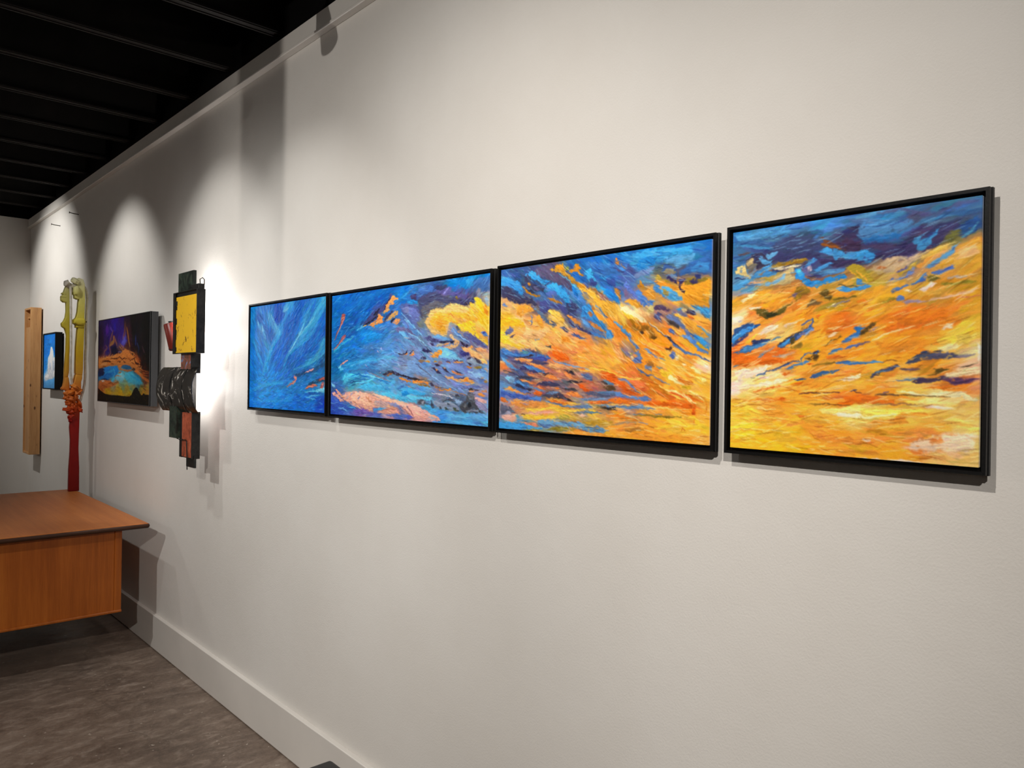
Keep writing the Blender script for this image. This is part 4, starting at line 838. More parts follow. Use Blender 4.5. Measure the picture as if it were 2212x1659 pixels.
  (0, 76, 116, 188, 4, 0, 8, 425, 49, 424, 101, 446, 169, 455, 234, 445, 309, 457, 362, 465, 393, 480, 352, 484, 278, 475, 191, 467, 102, 469, 32, 453),
  (0, 90, 140, 156, 5, 0, 152, 443, 190, 436, 234, 441, 213, 456, 169, 455),
  (0, 58, 44, 52, 2, 0, 102, 469, 158, 466, 202, 469, 235, 456, 272, 459, 262, 464, 208, 474, 136, 475),
  (0, 74, 76, 156, 4, 0, 240, 475, 320, 465, 382, 480, 352, 495, 278, 486),
  (0, 74, 68, 104, 4, 0, 91, 484, 158, 485, 235, 490, 321, 491, 373, 506, 321, 513, 225, 508, 136, 504),
  (0, 240, 154, 88, 4, 0, 113, 477, 191, 476, 257, 484, 235, 497, 170, 493),
  (0, 108, 156, 216, 3, 0, 9, 460, 33, 472, 74, 496, 125, 523, 154, 534, 120, 538, 68, 515, 21, 483),
  (0, 64, 58, 104, 4, 0, 153, 515, 214, 519, 279, 534, 322, 549, 280, 553, 204, 538, 159, 534),
  (0, 79, 124, 192, 4, 0, 181, 512, 247, 516, 311, 531, 363, 553, 311, 549, 236, 534),
  (0, 234, 128, 64, 5, 0, 10, 487, 33, 503, 69, 530, 34, 534, 10, 522),
  (0, 240, 144, 74, 4, 0, 186, 497, 257, 501, 321, 516, 373, 535, 342, 538, 268, 520),
  (0, 232, 118, 58, 3, 0, 300, 516, 353, 527, 373, 535, 327, 531),
  (0, 244, 172, 104, 4, 0, 373, 502, 434, 506, 484, 517, 469, 528, 414, 520, 373, 513),
  (1, 106, 148, 204, 3, 6, 393, 484, 434, 499, 483, 506, 542, 518, 590, 525, 646, 539),
  (0, 208, 124, 64, 3, 0, 518, 503, 546, 498, 575, 511, 547, 514),
  (0, 216, 116, 58, 3, 0, 580, 528, 599, 525, 623, 535, 609, 542),
  (0, 138, 108, 84, 6, 0, 494, 524, 561, 528, 590, 546, 543, 549, 504, 539),
  (0, 52, 48, 60, 2, 0, 464, 535, 494, 533, 528, 542, 557, 563, 533, 563, 499, 546),
  (0, 236, 160, 96, 3, 0, 419, 542, 444, 538, 464, 546, 440, 553),
  (0, 232, 138, 72, 4, 0, 475, 556, 494, 546, 524, 560, 543, 574, 591, 580, 534, 584, 495, 570),
  (0, 96, 110, 152, 3, 0, 586, 556, 637, 556, 665, 570, 661, 590, 629, 584, 595, 567),
  (0, 212, 88, 20, 6, 0, 719, 556, 763, 546, 807, 562, 808, 602, 764, 583, 724, 573),
  (1, 248, 208, 72, 2, 7, 646, 525, 701, 535, 763, 542, 807, 556),
  (0, 60, 60, 80, 4, 0, 110, 572, 171, 564, 237, 568, 301, 579, 259, 586, 194, 583, 144, 580),
  (0, 136, 168, 208, 4, 0, 35, 569, 81, 569, 127, 580, 110, 607, 76, 599),
  (1, 58, 58, 68, 3, 5, 28, 538, 63, 542, 115, 553),
  (0, 232, 124, 60, 3, 0, 198, 549, 248, 557, 296, 568, 259, 568, 215, 561),
  (0, 236, 132, 64, 4, 0, 149, 583, 194, 587, 248, 598, 291, 605, 238, 605, 183, 595),
  (0, 140, 192, 228, 3, 0, 41, 573, 87, 576, 76, 603),
  (0, 60, 58, 90, 3, 0, 281, 612, 323, 593, 385, 593, 436, 603, 461, 617, 396, 618, 334, 615),
  (0, 92, 140, 200, 4, 0, 99, 603, 155, 591, 194, 610, 260, 624, 324, 634, 355, 644, 303, 641, 216, 624, 139, 610),
  (0, 44, 44, 68, 3, 0, 105, 611, 150, 606, 206, 628, 265, 638, 233, 645, 184, 636, 133, 622),
  (0, 236, 130, 54, 4, 0, 343, 568, 384, 560, 435, 578, 455, 589, 405, 585, 354, 575),
  (1, 46, 40, 48, 2, 6, 332, 557, 374, 553, 353, 557, 338, 571),
  (0, 44, 44, 56, 2, 0, 490, 592, 534, 588, 582, 591, 629, 594, 582, 600, 524, 602),
  (0, 52, 52, 60, 3, 0, 446, 621, 486, 627, 544, 623, 578, 640, 545, 637, 486, 636),
  (0, 224, 88, 24, 5, 0, 568, 605, 601, 605, 629, 625, 671, 635, 620, 639, 582, 622),
  (0, 232, 128, 52, 4, 0, 406, 625, 436, 621, 456, 631, 431, 637),
  (0, 230, 120, 46, 3, 0, 292, 619, 334, 623, 355, 633, 313, 630),
  (0, 239, 148, 64, 5, 0, 30, 631, 94, 626, 139, 644, 173, 655, 239, 661, 195, 666, 117, 652, 54, 642),
  (0, 232, 108, 40, 4, 0, 255, 657, 287, 638, 334, 652, 314, 667, 271, 666),
  (1, 58, 36, 40, 2, 4, 182, 657, 212, 658, 244, 654),
  (0, 74, 92, 174, 4, 0, 13, 643, 60, 650, 117, 664, 196, 673, 272, 675, 325, 678, 314, 689, 218, 692, 118, 687, 49, 669, 32, 693, 14, 674),
  (0, 90, 124, 196, 4, 0, 229, 680, 282, 671, 324, 674, 314, 693, 261, 690),
  (0, 68, 63, 82, 3, 0, 324, 670, 355, 648, 406, 640, 457, 649, 492, 670, 447, 675, 376, 676),
  (0, 108, 128, 172, 3, 0, 345, 655, 396, 642, 447, 646, 427, 654, 376, 658),
  (0, 47, 42, 52, 3, 0, 397, 679, 447, 671, 497, 673, 555, 693, 526, 690, 467, 678),
  (1, 96, 120, 168, 3, 9, 351, 692, 408, 701, 478, 713, 546, 714, 622, 715, 668, 714),
  (0, 108, 132, 168, 3, 0, 594, 709, 631, 701, 673, 710, 631, 718),
  (0, 232, 132, 58, 4, 0, 486, 652, 545, 637, 593, 657, 612, 671, 555, 668, 506, 659),
  (0, 80, 84, 112, 4, 0, 602, 643, 676, 638, 739, 650, 808, 646, 809, 659, 721, 664, 648, 656),
  (0, 112, 136, 176, 3, 0, 584, 678, 630, 670, 694, 668, 783, 670, 731, 678, 640, 684),
  (0, 90, 112, 152, 3, 0, 685, 638, 739, 637, 808, 636, 809, 652, 739, 654),
  (0, 60, 52, 48, 3, 0, 711, 590, 755, 586, 791, 609, 756, 603),
  (0, 96, 136, 168, 3, 0, 729, 583, 755, 583, 795, 609, 769, 603),
  (0, 88, 64, 40, 5, 0, 729, 617, 773, 609, 808, 619, 808, 632, 756, 630),
  (0, 230, 116, 40, 5, 0, 351, 677, 407, 686, 468, 696, 555, 696, 488, 707, 407, 697),
  (0, 244, 200, 80, 3, 0, 482, 695, 536, 697, 603, 699, 556, 707),
  (0, 222, 108, 40, 4, 0, 621, 688, 695, 682, 784, 683, 740, 701, 659, 700),
  (0, 44, 40, 40, 2, 0, 682, 713, 740, 711, 810, 706, 810, 720, 740, 718),
  (0, 108, 136, 152, 3, 0, 677, 710, 731, 698, 766, 697, 731, 708),
  (0, 234, 148, 68, 9, 0, 84, 695, 174, 700, 261, 694, 356, 702, 283, 727, 175, 730, 102, 718),
  (0, 176, 138, 144, 6, 0, 158, 708, 207, 703, 235, 710, 208, 716),
  (1, 249, 208, 76, 3, 12, 208, 737, 315, 740, 388, 723, 459, 735, 556, 732, 627, 725),
  (0, 224, 116, 48, 5, 0, 8, 682, 49, 685, 78, 707, 44, 712, 9, 705),
  (0, 232, 164, 148, 7, 0, 170, 757, 262, 750, 388, 741, 449, 746, 357, 757, 252, 765),
  (0, 86, 88, 110, 4, 0, 9, 717, 50, 723, 96, 733, 119, 755, 148, 766, 108, 767, 62, 757, 16, 775),
  (0, 156, 156, 180, 4, 0, 51, 769, 68, 753, 102, 760, 97, 775),
  (1, 64, 56, 40, 1, 4, 176, 770, 192, 764, 209, 771),
  (0, 234, 176, 160, 7, 0, 10, 779, 74, 772, 126, 778, 120, 797, 40, 801),
  (0, 95, 148, 172, 3, 0, 126, 778, 148, 769, 165, 784, 143, 792),
  (0, 106, 148, 180, 3, 0, 148, 796, 198, 794, 253, 798, 274, 803, 220, 806, 165, 803),
  (0, 248, 196, 58, 6, 0, 165, 769, 284, 771, 409, 762, 439, 775, 358, 783, 253, 791, 187, 787),
  (0, 176, 160, 64, 4, 0, 439, 768, 479, 752, 513, 761, 523, 779, 469, 781),
  (0, 80, 112, 140, 2, 0, 539, 739, 585, 741, 641, 734, 696, 731, 741, 737, 687, 742, 613, 743, 556, 746),
  (0, 240, 188, 160, 3, 0, 576, 752, 613, 747, 632, 756, 595, 761),
  (0, 79, 154, 224, 4, 0, 2, 818, 75, 811, 166, 816, 243, 821, 328, 828, 338, 838, 221, 841, 87, 849, 3, 849),
  (0, 240, 138, 104, 4, 0, 165, 805, 231, 809, 285, 808, 307, 825, 243, 821),
  (0, 108, 148, 188, 3, 0, 296, 800, 327, 788, 399, 788, 460, 799, 519, 789, 586, 784, 624, 802, 670, 810, 697, 794, 733, 810, 773, 817, 734, 830, 661, 831, 586, 821, 509, 808, 440, 811, 359, 823, 312, 818),
  (0, 88, 112, 168, 3, 0, 317, 814, 389, 807, 420, 816, 359, 826),
  (0, 140, 124, 40, 6, 0, 359, 837, 420, 819, 490, 816, 548, 827, 461, 839),
  (0, 232, 152, 58, 6, 0, 461, 846, 558, 830, 652, 835, 743, 836, 698, 849, 558, 851),
  (0, 184, 140, 40, 6, 0, 605, 785, 696, 771, 785, 770, 803, 789, 715, 794, 642, 797),])
PAINT['p2'] = dict(y=2.4615, z=1.7773, w=0.8627, h=0.4196, x=-0.038,
 base=[(44, 25, 10, 105, 190), (244, 6, 5, 95, 190), (479, -1, 5, 95, 190), (699, 1, 5, 95, 190), (906, 10, 20, 115, 205), (1037, 9, 60, 120, 200), (1224, 14, 60, 90, 160), (1400, 15, 10, 125, 215), (1566, 9, 20, 140, 225), (1692, 14, 20, 125, 215), (47, 103, 5, 95, 180), (246, 98, 5, 90, 185), (482, 113, 5, 90, 180), (702, 87, 20, 80, 170), (881, 84, 30, 110, 200), (1000, 70, 50, 110, 195), (1127, 86, 75, 75, 120), (1285, 76, 85, 85, 140), (1435, 67, 80, 90, 160), (1567, 71, 80, 90, 160), (1694, 74, 85, 105, 165), (49, 189, 5, 95, 175), (249, 182, 10, 80, 165), (408, 190, 15, 100, 180), (588, 151, 60, 80, 150), (842, 135, 60, 110, 190), (976, 143, 85, 95, 160), (1079, 149, 80, 85, 130), (1203, 135, 100, 100, 105), (1345, 123, 120, 115, 110), (1459, 124, 90, 85, 120), (1568, 118, 90, 85, 120), (1695, 134, 170, 165, 150), (52, 275, 10, 95, 170), (251, 265, 20, 90, 165), (410, 271, 10, 110, 195), (634, 248, 40, 110, 190), (844, 227, 80, 110, 180), (1003, 197, 85, 95, 155), (1106, 239, 120, 130, 120), (1228, 195, 255, 200, 80), (1404, 190, 255, 205, 80), (1570, 193, 255, 205, 70), (1686, 200, 255, 190, 60), (54, 361, 20, 110, 180), (254, 349, 15, 110, 195), (488, 315, 10, 110, 200), (636, 312, 50, 120, 200), (846, 280, 90, 130, 195), (979, 278, 100, 130, 190), (1108, 298, 110, 130, 180), (1230, 274, 255, 205, 90), (1406, 261, 150, 150, 160), (1518, 273, 255, 200, 70), (1689, 294, 255, 200, 80), (57, 447, 15, 95, 165), (256, 432, 30, 110, 180), (490, 404, 60, 110, 180), (709, 377, 90, 140, 205), (889, 366, 110, 140, 200), (1046, 355, 120, 140, 190), (1232, 346, 120, 140, 200), (1408, 352, 110, 120, 160), (1574, 343, 110, 110, 160), (1690, 374, 120, 110, 160), (59, 515, 10, 90, 150), (258, 499, 40, 120, 190), (493, 484, 70, 130, 195), (712, 471, 110, 150, 210), (918, 458, 120, 130, 170), (1111, 431, 130, 150, 200), (1294, 419, 120, 150, 210), (1466, 423, 110, 120, 170), (1682, 440, 200, 160, 120), (61, 584, 30, 110, 160), (261, 583, 60, 150, 200), (495, 581, 70, 130, 190), (714, 541, 80, 110, 150), (920, 518, 130, 150, 190), (1113, 504, 110, 140, 200), (1296, 505, 120, 140, 200), (1468, 506, 110, 120, 180), (1684, 521, 110, 140, 200), (63, 644, 60, 90, 160), (262, 641, 70, 140, 180), (497, 630, 80, 170, 210), (716, 611, 90, 160, 220), (922, 594, 110, 130, 190), (1115, 585, 150, 120, 110), (1297, 576, 120, 130, 180), (1470, 582, 130, 140, 200), (1685, 587, 120, 140, 200), (65, 712, 60, 70, 160), (264, 699, 220, 140, 110), (499, 702, 190, 130, 120), (717, 658, 90, 160, 210), (923, 639, 90, 165, 225), (1116, 636, 100, 160, 225), (1299, 633, 130, 130, 160), (1471, 638, 130, 140, 200), (1686, 627, 140, 130, 170), (67, 772, 40, 70, 165), (266, 774, 70, 100, 180), (500, 751, 215, 140, 120), (719, 720, 225, 150, 130), (924, 700, 100, 170, 215), (1118, 702, 90, 110, 140), (1301, 698, 110, 120, 150), (1473, 700, 80, 90, 110), (1635, 689, 140, 130, 160), (102, 822, 50, 70, 170), (347, 813, 100, 80, 160), (577, 812, 90, 100, 180), (790, 773, 200, 140, 130), (992, 773, 210, 150, 140), (1182, 766, 90, 160, 220), (1360, 752, 90, 155, 215), (1584, 758, 100, 155, 220), (1699, 740, 130, 160, 215), (861, 831, 80, 90, 170), (1121, 820, 215, 150, 150), (1303, 804, 80, 140, 220), (1531, 822, 90, 155, 220), (1701, 820, 100, 165, 225)],
 flow=[(83, 173, 17), (408, 190, 20), (775, 208, 15), (92, 473, 16), (416, 476, 8), (571, 597, -2), (266, 766, -6), (856, 671, -7), (981, 331, -31), (1172, 373, -27), (1353, 449, -17), (1576, 452, -19), (1225, 50, 8), (1567, 43, 46), (1346, 187, -9), (1625, 237, -39), (1114, 555, -9), (1580, 588, -11), (1361, 788, -1)],
 strokes=[   # shape (0 outline, 1 line), red, green, blue, softness, width, then points
  (1, 26, 112, 192, 32, 44, 15, 208, 214, 109, 487, 43, 753, 2),
  (1, 15, 98, 180, 28, 35, 44, 91, 271, 43, 416, 23),
  (1, 42, 140, 216, 11, 22, 788, 100, 912, 60, 1036, 21),
  (1, 90, 160, 220, 7, 12, 869, 78, 954, 42, 1036, 14),
  (0, 156, 74, 68, 4, 0, 138, 135, 161, 131, 188, 138, 185, 161, 163, 195, 126, 224, 88, 262, 50, 316, 38, 316, 65, 273, 110, 220, 132, 174),
  (1, 216, 168, 168, 2, 6, 173, 161, 140, 206, 88, 262, 69, 285),
  (0, 148, 80, 90, 6, 0, 121, 318, 150, 288, 188, 278, 204, 294, 159, 323, 98, 353, 37, 387, 29, 383, 75, 352),
  (1, 216, 144, 128, 2, 5, 181, 297, 129, 330, 37, 385),
  (1, 76, 176, 212, 9, 17, 37, 395, 129, 354, 220, 321, 323, 294),
  (1, 88, 168, 220, 6, 14, 343, 257, 408, 237, 450, 231),
  (0, 74, 70, 128, 10, 0, 407, 222, 490, 173, 578, 131, 645, 113, 704, 95, 729, 75, 741, 33, 780, 39, 755, 70, 704, 116, 626, 163, 532, 198, 464, 224),
  (0, 32, 32, 58, 3, 0, 407, 229, 463, 213, 539, 195, 586, 171, 552, 169, 572, 145, 612, 125, 632, 126, 599, 161, 640, 163, 672, 140, 691, 105, 717, 89, 736, 68, 755, 63, 749, 80, 705, 124, 666, 154, 613, 180, 540, 206, 471, 228),
  (0, 238, 156, 76, 2, 0, 656, 157, 685, 141, 698, 109, 736, 83, 755, 77, 764, 49, 783, 47, 793, 62, 838, 72, 838, 83, 813, 84, 781, 93, 797, 105, 782, 114, 743, 112, 731, 129, 747, 144, 705, 153, 679, 160),
  (0, 234, 146, 70, 2, 0, 481, 231, 533, 213, 580, 200, 610, 180, 606, 161, 626, 161, 640, 174, 673, 183, 654, 200, 674, 219, 601, 227, 561, 236, 575, 253, 541, 250, 527, 238),
  (1, 216, 160, 74, 3, 7, 422, 235, 450, 231, 467, 230),
  (0, 58, 60, 96, 4, 0, 661, 208, 713, 178, 764, 152, 789, 147, 758, 177, 713, 203, 681, 220),
  (0, 208, 154, 82, 3, 0, 704, 206, 732, 186, 770, 167, 814, 150, 837, 157, 834, 174, 797, 193, 752, 205, 714, 214),
  (0, 42, 42, 64, 3, 0, 746, 219, 784, 200, 809, 194, 803, 208, 766, 227),
  (0, 236, 154, 84, 2, 0, 775, 224, 803, 211, 816, 196, 841, 203, 866, 211, 848, 228, 823, 237, 791, 232),
  (0, 90, 128, 192, 13, 0, 450, 239, 561, 254, 655, 244, 746, 234, 695, 267, 548, 269),
  (0, 90, 92, 156, 13, 0, 845, 125, 913, 109, 1039, 124, 1041, 206, 982, 210, 896, 171),
  (0, 138, 140, 192, 11, 0, 871, 141, 944, 135, 1005, 156, 982, 189, 908, 171),
  (0, 74, 62, 108, 7, 0, 967, 74, 1002, 60, 1037, 56, 1038, 97, 991, 93),
  (0, 108, 100, 148, 7, 0, 805, 272, 842, 252, 917, 262, 984, 286, 1044, 322, 1009, 321, 936, 291, 850, 288),
  (0, 124, 176, 228, 5, 0, 849, 273, 912, 293, 985, 334, 1045, 377, 999, 376, 925, 332, 862, 299),
  (1, 168, 200, 236, 2, 6, 871, 166, 934, 211, 1007, 259, 1043, 281),
  (1, 138, 184, 232, 5, 9, 910, 213, 971, 237, 1032, 274),
  (1, 216, 160, 128, 2, 3, 913, 328, 949, 329, 1009, 338),
  (1, 200, 168, 216, 2, 6, 523, 371, 558, 394),
  (1, 200, 168, 216, 2, 6, 599, 398, 627, 417),
  (1, 184, 160, 216, 2, 7, 646, 381, 659, 400),
  (0, 72, 120, 184, 15, 0, 397, 368, 495, 355, 605, 351, 698, 361, 633, 388, 497, 400),
  (0, 28, 134, 212, 12, 0, 451, 280, 562, 276, 663, 295, 631, 323, 536, 342, 424, 331),
  (0, 74, 74, 112, 10, 0, 1059, 118, 1133, 76, 1217, 69, 1284, 87, 1370, 107, 1444, 125, 1496, 167, 1445, 157, 1382, 140, 1307, 155, 1242, 160, 1186, 170, 1142, 191, 1096, 216, 1066, 173),
  (0, 106, 104, 112, 11, 0, 1083, 161, 1140, 131, 1230, 117, 1328, 136, 1307, 158, 1220, 162, 1164, 179, 1131, 211, 1102, 209),
  (0, 106, 94, 164, 7, 0, 1228, 57, 1294, 59, 1358, 44, 1390, 53, 1370, 74, 1443, 86, 1535, 106, 1536, 138, 1475, 114, 1391, 95, 1306, 89),
  (1, 154, 140, 216, 4, 10, 1305, 83, 1332, 65, 1358, 48),
  (0, 60, 62, 102, 7, 0, 1228, 34, 1282, 28, 1347, 37, 1326, 51, 1283, 61, 1239, 54),
  (0, 28, 134, 220, 6, 0, 1357, 5, 1441, 9, 1513, 13, 1583, 16, 1569, 49, 1524, 74, 1473, 51, 1410, 26),
  (0, 60, 152, 224, 6, 0, 1513, 16, 1582, 13, 1593, 39, 1554, 70, 1524, 55),
  (0, 74, 108, 174, 8, 0, 1593, 29, 1651, 13, 1717, 16, 1719, 89, 1681, 105, 1643, 77, 1609, 83, 1584, 72),
  (0, 140, 138, 156, 7, 0, 1609, 99, 1628, 70, 1648, 90, 1653, 133, 1629, 125),
  (0, 168, 184, 200, 6, 0, 1682, 135, 1710, 119, 1721, 181, 1697, 167),
  (0, 63, 58, 100, 4, 0, 1454, 126, 1495, 128, 1546, 126, 1590, 123, 1601, 154, 1571, 156, 1546, 167, 1501, 164, 1470, 149),
  (0, 142, 124, 40, 3, 0, 1418, 107, 1438, 105, 1454, 119, 1439, 125),
  (1, 58, 44, 36, 2, 4, 1500, 129, 1521, 152, 1551, 167),
  (0, 251, 200, 120, 6, 0, 1126, 234, 1159, 206, 1187, 177, 1242, 160, 1308, 174, 1340, 157, 1403, 141, 1465, 152, 1496, 167, 1547, 179, 1557, 208, 1498, 230, 1436, 240, 1374, 256, 1353, 287, 1354, 320, 1312, 331, 1268, 317, 1212, 315, 1167, 280, 1137, 255),
  (0, 252, 184, 56, 9, 0, 1177, 233, 1210, 202, 1276, 192, 1351, 196, 1404, 190, 1477, 204, 1537, 201, 1587, 216, 1598, 248, 1519, 269, 1437, 265, 1374, 249, 1332, 267, 1343, 313, 1301, 318, 1256, 290, 1200, 268),
  (0, 240, 160, 44, 8, 0, 1233, 236, 1265, 211, 1309, 220, 1321, 253, 1289, 285, 1256, 277),
  (0, 244, 176, 80, 7, 0, 1362, 213, 1394, 202, 1446, 227, 1528, 244, 1524, 263, 1468, 257, 1415, 232),
  (1, 224, 120, 56, 2, 4, 1357, 213, 1383, 203, 1415, 223),
  (0, 252, 202, 48, 4, 0, 1427, 265, 1498, 262, 1574, 259, 1647, 275, 1719, 309, 1721, 400, 1688, 384, 1630, 355, 1560, 321, 1489, 296),
  (0, 246, 176, 80, 7, 0, 1598, 273, 1627, 255, 1686, 295, 1720, 327, 1716, 370, 1659, 350, 1609, 304),
  (0, 253, 202, 40, 3, 0, 1590, 126, 1619, 122, 1654, 140, 1683, 166, 1707, 201, 1718, 248, 1715, 315, 1666, 279, 1627, 249, 1612, 211, 1606, 161),
  (0, 251, 192, 64, 4, 0, 1551, 157, 1566, 146, 1596, 160, 1616, 174, 1636, 206, 1617, 218, 1587, 197, 1562, 171),
  (0, 238, 140, 36, 5, 0, 1664, 177, 1692, 167, 1712, 205, 1713, 232, 1684, 209),
  (0, 240, 160, 48, 5, 0, 1588, 254, 1617, 227, 1637, 244, 1613, 258),
  (1, 248, 224, 96, 2, 6, 1618, 255, 1667, 285, 1720, 318),
  (1, 58, 120, 200, 1, 0, 933, -133, 933, -133),
  (0, 90, 124, 200, 3, 0, 1653, 322, 1672, 313, 1706, 324, 1715, 342, 1687, 344),
  (0, 58, 58, 144, 2, 0, 1658, 319, 1682, 317, 1706, 328, 1682, 329),
  (0, 106, 132, 196, 4, 0, 1385, 289, 1406, 280, 1448, 307, 1490, 334, 1531, 355, 1566, 375, 1531, 377, 1470, 350, 1418, 322, 1386, 305),
  (1, 168, 196, 238, 2, 5, 1396, 289, 1438, 323, 1490, 344, 1561, 375),
  (0, 90, 88, 144, 5, 0, 1438, 294, 1500, 313, 1560, 324, 1615, 345, 1669, 374, 1717, 397, 1722, 419, 1660, 399, 1591, 369, 1510, 338),
  (0, 74, 82, 112, 4, 0, 1427, 278, 1448, 275, 1479, 302, 1448, 301),
  (0, 240, 184, 120, 5, 0, 1365, 324, 1391, 321, 1418, 342, 1449, 352, 1470, 369, 1466, 385, 1430, 400, 1378, 405, 1324, 397, 1313, 390, 1367, 388, 1414, 383, 1419, 367, 1397, 347),
  (0, 232, 154, 88, 3, 0, 1318, 377, 1366, 369, 1377, 363, 1377, 376, 1345, 381, 1324, 387),
  (0, 34, 32, 60, 3, 0, 1269, 360, 1312, 361, 1355, 356, 1424, 361, 1408, 377, 1387, 376, 1377, 363, 1334, 371, 1291, 372),
  (0, 74, 70, 120, 6, 0, 1117, 332, 1179, 324, 1246, 342, 1280, 363, 1225, 368, 1168, 353),
  (0, 124, 168, 228, 7, 0, 1201, 324, 1268, 320, 1344, 336, 1387, 357, 1323, 355, 1257, 343),
  (0, 200, 188, 156, 4, 0, 1231, 385, 1280, 373, 1324, 378, 1291, 390),
  (0, 60, 44, 88, 3, 0, 1180, 367, 1214, 368, 1231, 382, 1203, 381),
  (0, 124, 184, 236, 4, 0, 1237, 395, 1313, 394, 1378, 408, 1431, 429, 1462, 451, 1315, 449, 1292, 416),
  (0, 239, 160, 82, 3, 0, 1486, 395, 1532, 402, 1582, 391, 1597, 404, 1562, 412, 1533, 427, 1502, 414),
  (0, 42, 32, 56, 2, 0, 1470, 362, 1496, 370, 1522, 383, 1567, 387, 1532, 399, 1496, 385),
  (0, 232, 168, 104, 3, 0, 1553, 421, 1602, 435, 1651, 448, 1661, 454, 1573, 453),
  (0, 236, 164, 108, 3, 0, 1611, 407, 1650, 402, 1698, 418, 1718, 437, 1680, 433, 1631, 423),
  (0, 58, 52, 120, 3, 0, 1461, 420, 1502, 417, 1553, 431, 1558, 447, 1503, 452, 1477, 439),
  (0, 42, 36, 80, 3, 0, 1101, 412, 1118, 396, 1158, 407, 1204, 414, 1182, 427, 1136, 423),
  (0, 244, 152, 60, 3, 0, 1182, 424, 1226, 428, 1259, 412, 1303, 413, 1309, 430, 1271, 445, 1193, 446, 1227, 435),
  (0, 232, 122, 56, 3, 0, 972, 437, 1008, 424, 1026, 428, 1008, 444),
  (1, 40, 32, 64, 2, 6, 972, 427, 1007, 407, 1013, 414),
  (0, 96, 136, 200, 8, 0, 943, 236, 991, 245, 1051, 288, 1111, 325, 1052, 316, 980, 279),
  (1, 144, 192, 238, 3, 8, 942, 218, 1003, 252, 1063, 296, 1116, 325),
  (1, 154, 200, 240, 3, 7, 944, 295, 1041, 326, 1123, 365, 1175, 394),
  (0, 104, 120, 168, 6, 0, 945, 315, 1035, 336, 1123, 376, 1158, 393, 1066, 388, 994, 362),
  (1, 90, 74, 128, 3, 5, 1004, 278, 1051, 278, 1081, 283),
  (1, 88, 72, 122, 3, 5, 945, 336, 981, 337, 1023, 337),
  (0, 40, 136, 212, 4, 0, 939, 97, 999, 94, 1053, 108, 1047, 125, 976, 123, 939, 117),
  (0, 116, 120, 192, 12, 0, 952, 146, 1024, 144, 1072, 187, 1079, 228, 1015, 246, 966, 202),
  (1, 74, 102, 168, 8, 16, 938, 62, 1021, 20, 1114, 11),
  (0, 80, 112, 192, 9, 0, 1057, 30, 1149, 17, 1216, 29, 1206, 62, 1116, 75, 1052, 84),
  (1, 10, 90, 160, 28, 34, 24, 498, 194, 464, 384, 424),
  (1, 58, 156, 216, 14, 20, 103, 514, 254, 483, 428, 462, 607, 439),
  (1, 90, 176, 228, 8, 12, 270, 499, 457, 470, 634, 457, 797, 435),
  (1, 42, 108, 168, 11, 16, 284, 465, 470, 441, 647, 418),
  (1, 58, 90, 148, 11, 18, 241, 537, 387, 526, 569, 530, 703, 552),
  (0, 216, 148, 140, 3, 0, 126, 490, 179, 467, 224, 452, 231, 456, 194, 479, 141, 494),
  (1, 128, 192, 220, 4, 11, 103, 510, 134, 498, 127, 529),
  (0, 120, 196, 232, 7, 0, 126, 518, 165, 510, 173, 522, 142, 531),
  (0, 92, 192, 232, 7, 0, 196, 553, 286, 549, 388, 567, 227, 576, 235, 599, 183, 615, 167, 584),
  (1, 10, 92, 176, 4, 7, 272, 568, 374, 552, 431, 567, 529, 578),
  (1, 16, 80, 156, 3, 5, 258, 599, 360, 586, 474, 589, 543, 585),
  (1, 18, 68, 120, 3, 7, 251, 622, 317, 606, 418, 601),
  (1, 12, 60, 108, 4, 7, 281, 633, 332, 621),
  (1, 106, 192, 234, 6, 11, 332, 613, 474, 604, 570, 581, 638, 581),
  (1, 136, 208, 240, 4, 7, 402, 556, 515, 563, 638, 585, 744, 602),
  (1, 44, 120, 192, 4, 9, 570, 581, 665, 595, 769, 609),
  (1, 90, 108, 144, 3, 6, 487, 537, 611, 563, 717, 591, 769, 602),
  (1, 168, 144, 144, 2, 4, 501, 545, 638, 574, 756, 598),
  (1, 58, 104, 168, 4, 10, 585, 633, 666, 639, 758, 652),
  (0, 74, 112, 180, 6, 0, 828, 647, 883, 621, 932, 614, 908, 635, 859, 653),
  (0, 80, 168, 220, 12, 0, 333, 644, 475, 619, 639, 625, 771, 658, 640, 668, 476, 664),
  (0, 88, 180, 228, 11, 0, 573, 677, 739, 666, 898, 691, 1054, 718, 1055, 735, 898, 719, 740, 702),
  (0, 28, 124, 200, 7, 0, 884, 663, 933, 656, 994, 668, 947, 690, 897, 684),
  (0, 144, 200, 232, 9, 0, 4, 617, 52, 632, 68, 647, 21, 644),
  (0, 232, 160, 132, 3, 0, 53, 660, 76, 659, 131, 686, 178, 708, 194, 735, 156, 720, 101, 694),
  (0, 232, 168, 150, 4, 0, 18, 692, 45, 679, 85, 694, 140, 720, 187, 743, 141, 748, 78, 718, 30, 703),
  (0, 224, 160, 140, 5, 0, 163, 700, 245, 676, 333, 670, 406, 676, 477, 682, 560, 695, 641, 712, 747, 738, 735, 763, 643, 770, 562, 772, 563, 809, 480, 798, 380, 782, 292, 766, 202, 738),
  (0, 240, 180, 156, 5, 0, 334, 681, 463, 683, 533, 714, 520, 752, 465, 768, 365, 749, 284, 728, 275, 694),
  (0, 184, 156, 164, 6, 0, 201, 723, 231, 703, 253, 706, 232, 730),
  (0, 156, 148, 184, 5, 0, 275, 683, 334, 674, 290, 694, 268, 706),
  (0, 140, 136, 176, 4, 0, 364, 722, 385, 699, 399, 703, 379, 726),
  (0, 184, 120, 88, 5, 0, 463, 701, 505, 708, 527, 729, 547, 736, 527, 744, 485, 719),
